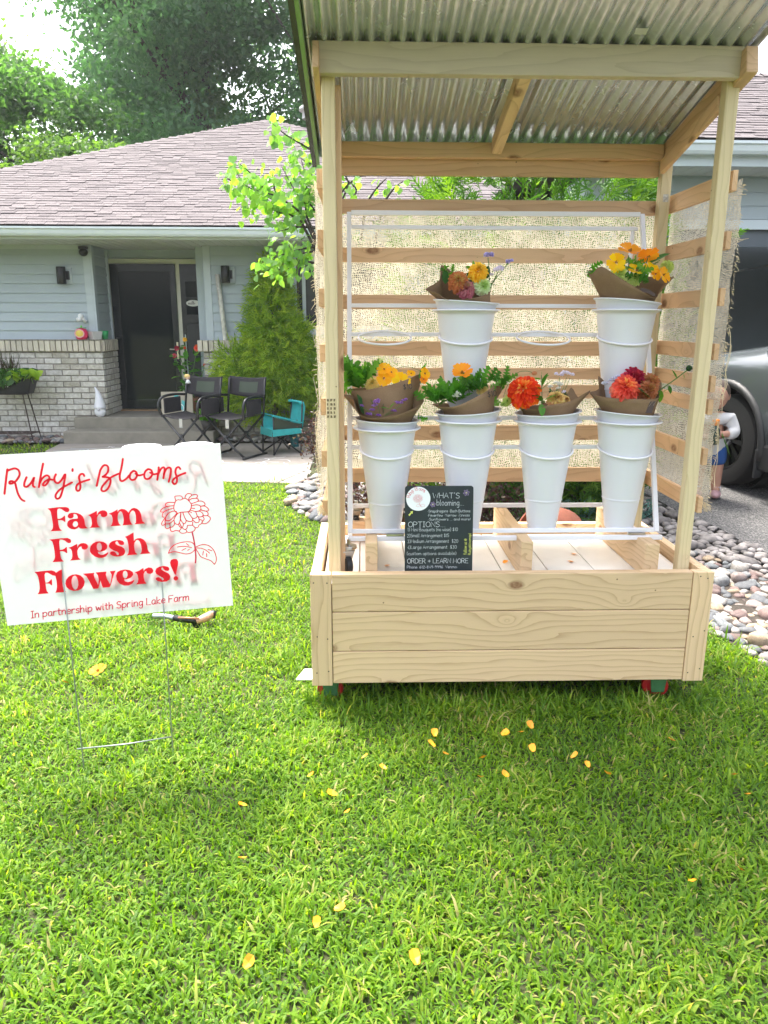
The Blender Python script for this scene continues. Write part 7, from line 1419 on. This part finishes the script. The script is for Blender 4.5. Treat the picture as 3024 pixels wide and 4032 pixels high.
# teal kids chair
p = at(608, 978, Z=-.04); t = thing('kids_chair', 'small teal kids folding chair with black legs on the walkway', 'chair', (p.x, p.y+.05, -.04), math.radians(-62)); M['teal'] = simple('teal_canvas', (.03, .36, .37), .75, var=.12, vscale=14, bump=.15, bscale=220); M['teal_trim'] = simple('grey_piping', (.30, .38, .38), .7)
for s in (-1, 1):
    MB().tube([(s*.18, -.17, .0), (-s*.10, .15, .28)], .010, 7).build('leg', M['chair_tube'], t, smooth=True); MB().tube([(s*.18, .17, .0), (-s*.10, -.15, .28)], .010, 7).build('leg', M['chair_tube'], t, smooth=True)
    MB().tube([(s*.18, -.17, .0), (s*.17, -.16, .46)], .009, 7).build('leg', M['chair_tube'], t, smooth=True); MB().tube([(s*.18, .17, .0), (s*.16, .21, .62)], .009, 7).build('leg', M['chair_tube'], t, smooth=True)
    b = MB(); b.add([(s*.17-.03, -.17, .46), (s*.17+.03, -.17, .46), (s*.17+.03, .20, .36), (s*.17-.03, .20, .36)], [(0, 1, 2, 3)]); b.build('armrest', M['teal'], t, solid=.014)
    b = MB(); b.add([(s*.175, -.16, .44), (s*.175, .19, .34), (s*.16, .18, .28), (s*.16, -.16, .27)], [(0, 1, 2, 3)]); b.build('side_panel', M['mesh_cloth'] if s > 0 else M['teal'], t, solid=.008)
    MB().ball((s*.18, -.17, .012), (.016, .016, .012), 8, 5).build('foot', M['chair_tube'], t, smooth=True); MB().ball((s*.18, .17, .012), (.016, .016, .012), 8, 5).build('foot', M['chair_tube'], t, smooth=True)
b = MB(); vs = []
for j in range(7):
    for i in range(7): u, v = i/3-1, j/3-1; vs.append((u*.18, v*.18, .29-.05*(1-u*u)*(1-v*v*.4)))
b.add(vs, [(j*7+i, j*7+i+1, (j+1)*7+i+1, (j+1)*7+i) for j in range(6) for i in range(6)]); b.build('seat', M['teal'], t, smooth=True, solid=.012)
b = MB(); vs = []
for j in range(8):
    for i in range(7): u, v = i/3-1, j/7; vs.append((u*.165, .19+.05*v+.05*(1-u*u)-(.07*max(0, v-.8)*5), .30+.33*min(v, .88)))
b.add(vs, [(j*7+i, j*7+i+1, (j+1)*7+i+1, (j+1)*7+i) for j in range(7) for i in range(6)]); b.build('backrest', M['teal'], t, smooth=True, solid=.03)
b = MB(); b.add([(-.18, -.185, .30), (.18, -.185, .30), (.18, -.19, .22), (-.18, -.19, .21)], [(0, 1, 2, 3)]); b.add([(.185, -.18, .30), (.185, .18, .30), (.19, .18, .24), (.19, -.18, .22)], [(0, 1, 2, 3)]); b.add([(-.185, .18, .30), (-.185, -.18, .30), (-.19, -.18, .22), (-.19, .18, .24)], [(0, 1, 2, 3)]); b.build('skirt', M['teal'], t, solid=.008)
b = MB(); b.tube([(.03, .16, .05), (.0, .14, .26)], [.05, .045], 10); b.build('carry_bag', simple('dark_teal', (.015, .10, .11), .7), t)
# white pails behind the sign
for i, (px, py) in enumerate(((306, 964), (421, 960))):
    p = at(px, py, Y=3.9); lb = ('white lidded pail standing in the lawn behind the lettering of the sign', 'white lidded pail behind the right corner of the yard sign')[i]; t = thing('lidded_pail', lb, 'pail', (p.x, p.y, gz(p.x, p.y)), group='white pails on the lawn'); zt = p.z-gz(p.x, p.y)
    MB().lathe([(0, .0), (.135, 0), (.155, zt-.03), (.158, zt-.03)], 28).build('pail_body', M['bucket'], t, smooth=True, auto=40); MB().lathe([(.158, zt-.05), (.166, zt-.045), (.166, zt-.005), (.16, zt), (.145, zt-.004), (0, zt-.006)], 28).build('lid', M['bucket'], t, smooth=True, auto=40)
# sprinkler lying in the grass
t = thing('lawn_sprinkler', 'copper and black oscillating sprinkler half hidden in the lawn', 'sprinkler', at(400, 1342, Z=.03)); o0 = at(400, 1342, Z=.03)
def sp_(x, y, z): return at(x, y, Z=z)-o0
MB().tube(smooth_path([sp_(330, 1331, .05), sp_(355, 1331, .05), sp_(376, 1335, .05)], 4), .013, 10).build('tube', simple('grey_tube', (.38, .42, .45), .3, metal=.8), t, smooth=True); MB().tube([sp_(376, 1335, .05), sp_(426, 1342, .045)], .015, 10).build('sleeve', M['black'], t, smooth=True); MB().tube(smooth_path([sp_(424, 1342, .05), sp_(445, 1334, .06), sp_(457, 1326, .06)], 4), [.016, .017, .018, .02, .021, .021, .02, .019, .017], 10).build('head', simple('copper', (.62, .36, .24), .4, metal=.4), t, smooth=True); MB().tube([sp_(455, 1326, .06), sp_(466, 1328, .055)], .02, 10).build('end_cap', M['black'], t, smooth=True); MB().tube([sp_(385, 1334, .07), sp_(430, 1336, .07)], .005, 6).build('rod', simple('copper_rod', (.5, .22, .13), .4, metal=.5), t, smooth=True); MB().lathe([(0, -.01), (.02, -.01), (.02, .01), (0, .01)], 14, sp_(425, 1347, .03), Vector((0, -1, 0))).build('wheel', M['black'], t)
# terracotta pot behind the cart
p = at(1205, 1090, Y=1.75); t = thing('terracotta_pot', 'weathered terracotta pot lying behind the cart among stones', 'pot', (p.x, 1.75, .02), .4); M['terra'] = simple('terracotta', (.26, .085, .05), .85, var=.3, vscale=9, bump=.15, bscale=40)
b = MB(); b.lathe([(0, -.17), (.10, -.165), (.17, -.06), (.18, .05), (.155, .14), (.16, .15), (.165, .18), (.15, .19), (.14, .15), (.15, .05), (.13, -.1)], 26, (0, 0, .18), Vector((-.9, -.25, .22))); b.build('body', M['terra'], t, smooth=True, auto=45); MB().ball((-.27, -.02, .17), (.075, .07, .10), 14, 8).build('side_knob', M['terra'], t, smooth=True)

# ================================================================ parked car
M['car_paint'] = simple('grey_car_paint', (.095, .108, .118), .22, metal=.35, coat=.8, var=.02); M['cladding'] = simple('grey_cladding', (.022, .023, .025), .55); M['tyre'] = simple('tyre_rubber', (.016, .016, .017), .75, bump=.1, bscale=100); M['rim'] = simple('dark_alloy', (.05, .05, .055), .25, metal=.9)
hdg = Vector((-.24, .97, 0)).normalized(); lft = Vector((-hdg.y, hdg.x, 0)); fwc = Vector((3.14, 3.30, .55)); cz0 = .19; corig = fwc-hdg*1.40-lft*.86; corig.z = cz0
car = thing('parked_car', 'grey SUV parked on the driveway before the garage', 'car', corig, math.atan2(hdg.y, hdg.x))
secs = [(-2.30, .98, .80, .62, .90), (-2.22, 1.45, .90, .66, 1.02), (-1.9, 1.66, .925, .66, 1.04), (-1.0, 1.70, .93, .66, 1.02), (.0, 1.70, .93, .67, 1.0), (.45, 1.60, .93, .68, 1.0), (.85, 1.36, .93, .72, 1.0), (1.10, 1.15, .93, .78, 1.02), (1.4, 1.12, .93, .80, 1.01), (1.75, 1.07, .92, .80, .98), (2.05, 1.0, .89, .78, .92), (2.24, .90, .82, .70, .82), (2.31, .74, .74, .60, .68)]
b = MB(); vs = []; n_s = None
for (x, zt, w, wt, belt) in secs:
    half = [(0, .24), (w*.86, .24), (w*.97, .30), (w, .45), (w*1.0, .62), (w*.995, .78), (w*.975, belt-.05), (w*.94, belt), (wt+(w*.94-wt)*.45, belt+(zt-belt)*.55), (wt, zt-.05), (wt*.8, zt-.008), (0, zt)]
    ring = [(x, y, z) for y, z in half]+[(x, -y, z) for y, z in reversed(half[1:-1])]; n_s = len(ring); vs += ring
b.add(vs, [(j*n_s+i, j*n_s+(i+1) % n_s, (j+1)*n_s+(i+1) % n_s, (j+1)*n_s+i) for j in range(len(secs)-1) for i in range(n_s)]+[tuple(range(n_s-1, -1, -1)), tuple((len(secs)-1)*n_s+i for i in range(n_s))])
body = b.build('body', M['car_paint'], None, smooth=True, fix=True); cut = MB()
for x in (1.40, -1.32): cut.tube([(x, -1.2, .37), (x, -.55, .37)], .435, 32); cut.tube([(x, .55, .37), (x, 1.2, .37)], .435, 32)
co = cut.build('cutter', M['cladding'], None, fix=True); md = body.modifiers.new('sub', 'SUBSURF'); md.levels = 2; md.render_levels = 2; mb_ = body.modifiers.new('cut', 'BOOLEAN'); mb_.object = co; mb_.operation = 'DIFFERENCE'; mb_.solver = 'EXACT'
dg = bpy.context.evaluated_depsgraph_get(); nm = bpy.data.meshes.new_from_object(body.evaluated_get(dg)); body.modifiers.clear(); body.data = nm; bpy.data.objects.remove(co); nm.set_sharp_from_angle(angle=math.radians(50)); body.parent = car
for m_ in nm.materials: pass
for x in (1.40, -1.32):
    for s in (-1, 1):
        b = MB(); pr_ = []
        for i in range(25):
            a = math.radians(-12+204*i/24); pr_.append((x+.455*math.cos(a), s*.925, .37+.455*math.sin(a)))
        b.tube(pr_, .032, 6); b.build('wheel_arch', M['cladding'], car, smooth=True)
        w = MB(); w.lathe([(.235, -.11), (.30, -.115), (.35, -.10), (.365, -.07), (.365, .07), (.35, .10), (.30, .115), (.235, .11), (.22, .06), (.22, -.06)], 40, (x, s*.80, .365), Vector((0, s, 0))); wh = w.build('wheel', M['tyre'], car, smooth=True, auto=40)
        r_ = MB(); r_.lathe([(.0, .03), (.05, .06), (.06, .05), (.06, .0)], 20, (x, s*.80, .365), Vector((0, s, 0))); r_.lathe([(.215, .02), (.235, .10), (.24, .112), (.228, .112), (.21, .06), (.20, -.08)], 40, (x, s*.80, .365), Vector((0, s, 0)))
        for i in range(10):
            a = 2*math.pi*i/10; da = .10; q = lambda rr_, aa, yy: (x+rr_*math.cos(aa), s*(.80+yy), .365+rr_*math.sin(aa)); r_.add([q(.05, a-.25, .055), q(.05, a+.25, .055), q(.222, a+da, .085), q(.222, a-da, .085), q(.05, a, .02), q(.222, a, .04)], [(0, 1, 2, 3), (0, 3, 5, 4), (1, 4, 5, 2)])
        r_.build('rim', M['rim'], wh, smooth=False); MB().lathe([(0, 0), (.20, 0)], 24, (x, s*.76, .365), Vector((0, s, 0))).build('brake_disc', simple('brake', (.03, .03, .03), .5), wh)
        MB().lathe([(0, -.12), (.43, -.12), (.43, .05)], 28, (x, s*.72, .38), Vector((0, s, 0))).build('wheel_well', M['cladding'], car)
for s in (-1, 1):
    MB().box((-1.0, s*.905-.03, .20), (.98, s*.905+.03, .40)).build('sill', M['cladding'], car, bevel=.02); MB().box((.955, s*.90-.012, .14), (.975, s*.90+.055, .36)).build('mud_flap', M['cladding'], car, bevel=.006)
    for xx in (.88, -.18, -1.12): MB().tube(smooth_path([(xx+.02, s*.934, .42), (xx, s*.934, .62), (xx+.03, s*.931, .80), (xx+.05, s*.905, .96)], 4), .0035, 4).build('door_gap', M['cladding'], car)
    b = MB(); b.add([(.95, s*.90, 1.02), (.45, s*.845, 1.40), (.2, s*.80, 1.55), (-1.5, s*.80, 1.55), (-1.9, s*.88, 1.08)], [(0, 1, 2, 3, 4)]); b.build('side_window', M['dark_glass'], car, solid=.01)
    MB().ball((.75, s*1.03, 1.08), (.07, .11, .08), 12, 8).build('mirror', M['car_paint'], car, smooth=True); MB().ball((2.12, s*.66, .80), (.14, .17, .07), 12, 8).build('headlight', simple('lamp_glass', (.5, .5, .5), .1), car, smooth=True); MB().ball((-2.24, s*.74, .98), (.06, .13, .12), 12, 8).build('tail_light', simple('tail_red', (.35, .01, .01), .2), car, smooth=True)
MB().add([(1.02, -.70, 1.18), (1.02, .70, 1.18), (.52, .62, 1.57), (.52, -.62, 1.57)], [(0, 1, 2, 3)]).build('windscreen', M['dark_glass'], car, solid=.02); MB().box((2.27, -.5, .50), (2.33, .5, .74)).build('grille', M['cladding'], car, bevel=.02)

# ================================================================ toddler behind the burlap
def skin(name, edges_pts, edges, radii, mat, par, sub=2):
    me = bpy.data.meshes.new(name); me.from_pydata([Vector(p) for p in edges_pts], edges, []); o = link(name, me, None, mat); o.modifiers.new('skin', 'SKIN'); 
    for i, v in enumerate(me.skin_vertices[0].data): v.radius = (radii[i], radii[i]) if not isinstance(radii[i], tuple) else radii[i]; v.use_root = (i == 0)
    s = o.modifiers.new('sub', 'SUBSURF'); s.levels = sub; s.render_levels = sub
    dg = bpy.context.evaluated_depsgraph_get(); nm = bpy.data.meshes.new_from_object(o.evaluated_get(dg)); o.modifiers.clear(); o.data = nm; nm.materials.clear(); nm.materials.append(mat); nm.polygons.foreach_set('use_smooth', [True]*len(nm.polygons)); o.parent = par; return o
kp = at(1524, 1066, Z=.185); kid = thing('person', 'toddler in white sweatshirt and blue shorts holding a bottle beside the car', 'person', (kp.x, kp.y, .165), math.radians(-22)); M['skin'] = simple('skin', (.50, .27, .19), .55, var=.06); M['sweat'] = simple('white_sweatshirt', (.62, .62, .63), .85, bump=.15, bscale=180, var=.04); M['shorts'] = simple('blue_shorts', (.018, .085, .30), .8, bump=.1, bscale=200)
# local: facing -y, height about 0.88
pv_ = [(0, 0, .38), (0, 0, .46), (0, .005, .56), (0, .0, .635), (0, -.005, .67), (.055, 0, .36), (.062, -.005, .22), (.066, .0, .06), (.068, -.04, .025), (-.055, 0, .36), (-.060, .0, .22), (-.064, .005, .06), (-.066, -.04, .025), (.10, 0, .60), (.145, -.02, .51), (.085, -.11, .50), (.05, -.125, .505), (-.10, 0, .60), (-.145, -.03, .50), (-.06, -.12, .47), (-.03, -.13, .475)]
ed_ = [(0, 1), (1, 2), (2, 3), (3, 4), (0, 5), (5, 6), (6, 7), (7, 8), (0, 9), (9, 10), (10, 11), (11, 12), (3, 13), (13, 14), (14, 15), (15, 16), (3, 17), (17, 18), (18, 19), (19, 20)]
skin('body', pv_, ed_, [.085, .09, .088, .055, .04, .062, .046, .036, .03, .062, .046, .036, .03, .042, .034, .026, .024, .042, .034, .026, .024], M['skin'], kid)
skin('sweatshirt', [(0, 0, .285), (0, 0, .45), (0, .005, .57), (0, 0, .64), (.105, 0, .605), (.158, -.02, .505), (.10, -.10, .498), (-.105, 0, .605), (-.158, -.03, .50), (-.08, -.11, .475)], [(0, 1), (1, 2), (2, 3), (3, 4), (4, 5), (5, 6), (3, 7), (7, 8), (8, 9)], [.112, .115, .108, .055, .062, .056, .042, .062, .056, .042], M['sweat'], kid)
skin('shorts', [(0, 0, .45), (0, 0, .35), (.060, 0, .31), (.066, -.002, .235), (-.060, 0, .31), (-.064, -.002, .235)], [(0, 1), (1, 2), (2, 3), (1, 4), (4, 5)], [.105, .10, .075, .066, .075, .066], M['shorts'], kid)
b = MB(); b.ball((0, -.01, .775), (.088, .098, .105), 20, 14); hd_ = b.build('head', M['skin'], kid, smooth=True); MB().ball((0, -.112, .765), (.014, .014, .013), 8, 6).build('nose', M['skin'], hd_, smooth=True)
for s in (-1, 1): MB().ball((s*.034, -.098, .785), (.011, .008, .009), 8, 6).build('eye', simple('eye_dark', (.02, .015, .012), .2), hd_, smooth=True); MB().ball((s*.088, .0, .77), (.012, .02, .028), 8, 6).build('ear', M['skin'], hd_, smooth=True)
MB().tube([(-.016, -.100, .733), (0, -.1035, .731), (.016, -.100, .733)], .0035, 6).build('mouth', simple('lips', (.45, .19, .15), .5), hd_, smooth=True)
b = MB(); b.ball((0, .012, .80), (.098, .105, .098), 20, 12); b.v = [(x, y, max(z, .72+max(0, -y)*1.1)) for x, y, z in b.v]; b.build('hair', simple('brown_hair', (.05, .03, .02), .6, bump=.4, bscale=120), kid, smooth=True)
for s, (hx, hy, hz) in ((1, (.045, -.13, .505)), (-1, (-.028, -.135, .476))):           # hands round the bottle
    for k_ in range(4): z = hz+.014-.011*k_; MB().tube([(hx, hy+.006, z), (hx-s*.018, hy-.028, z), (hx-s*.036, hy-.024, z-.001)], [.0065, .006, .005], 6).build('finger', M['skin'], kid, smooth=True)
    MB().tube([(hx, hy+.005, hz+.016), (hx-s*.012, hy+.004, hz+.032)], [.0075, .006], 6).build('thumb', M['skin'], kid, smooth=True); MB().ball((hx+s*.004, hy+.004, hz), (.017, .02, .025), 10, 6).build('palm', M['skin'], kid, smooth=True)
for s in (-1, 1):
    MB().tube([(s*.067, .0, .045), (s*.067, .0, .085)], .036, 12).build('sock', simple('pale_sock', (.62, .58, .62), .8), kid, smooth=True); b = MB(); b.ball((s*.067, -.028, .028), (.042, .075, .034), 14, 8); b.v = [(x, y, max(z, .004)) for x, y, z in b.v]; b.build('shoe', simple('pink_shoe', (.60, .36, .38), .6, var=.2, vscale=30), kid, smooth=True)
bt = thing('drink_bottle', 'dark green bottle with orange cap held by the toddler', 'bottle', kid.location+Matrix.Rotation(math.radians(-22), 3, 'Z') @ Vector((.008, -.152, .43)), 0); MB().lathe([(0, 0), (.036, 0), (.038, .01), (.038, .10), (.03, .125), (.024, .13), (.024, .14)], 18).build('flask', simple('green_bottle', (.012, .04, .028), .3), bt, smooth=True); MB().lathe([(.0, .185), (.022, .185), (.027, .18), (.027, .14), (0, .14)], 16).build('cap', simple('orange_cap', (.80, .25, .02), .4), bt, smooth=True)

# ================================================================ small marks on the cart
b = MB(); q = at(716, 882, Y=.0985); 
for i in range(5):
    for j in range(3):
        if random.random() < .85: b.add([(q.x-.016+.012*j, .0985, q.z-.035+.015*i), (q.x-.016+.012*j+rnd(.004, .009), .0985, q.z-.035+.015*i), (q.x-.016+.012*j+rnd(.004, .009), .0985, q.z-.035+.015*i+.009), (q.x-.016+.012*j, .0985, q.z-.035+.015*i+.009)], [(0, 1, 2, 3)])
K(b.build('grade_stamp', simple('stamp_ink', (.16, .12, .06), .8)))
b = MB(); b.add([(1.452, .6585, 1.955), (1.474, .6585, 1.955), (1.474, .6585, 1.985), (1.452, .6585, 1.985)], [(0, 1, 2, 3)]); K(b.build('lumber_tag', simple('lumber_tag', (.45, .43, .38), .6, var=.5, vscale=90)))
b = MB(); yq = -.03; b.add([(1.06, yq, rz_(yq)+.002), (1.10, yq, rz_(yq)+.002), (1.102, yq+.03, rz_(yq+.03)+.0015), (1.065, yq+.028, rz_(yq+.03)+.0015)], [(0, 1, 2, 3)]); K(b.build('sheet_sticker', simple('sticker_white', (.6, .6, .6), .5)))

# ================================================================ hazy summer air
hz = MB().box((-60, -12, -1.4), (60, 48, 23)); hm, hn, hl = newmat('haze_air'); hp = hn.new('ShaderNodeVolumePrincipled'); hp.inputs['Color'].default_value = (.94, .96, .98, 1); hp.inputs['Density'].default_value = .0008; hp.inputs['Anisotropy'].default_value = .2
ho = hn.new('ShaderNodeOutputMaterial'); hl.new(hp.outputs[0], ho.inputs['Volume']); hzo = hz.build('haze', hm); tag(hzo, 'thin pale summer haze over the yard', 'haze', kind='stuff')
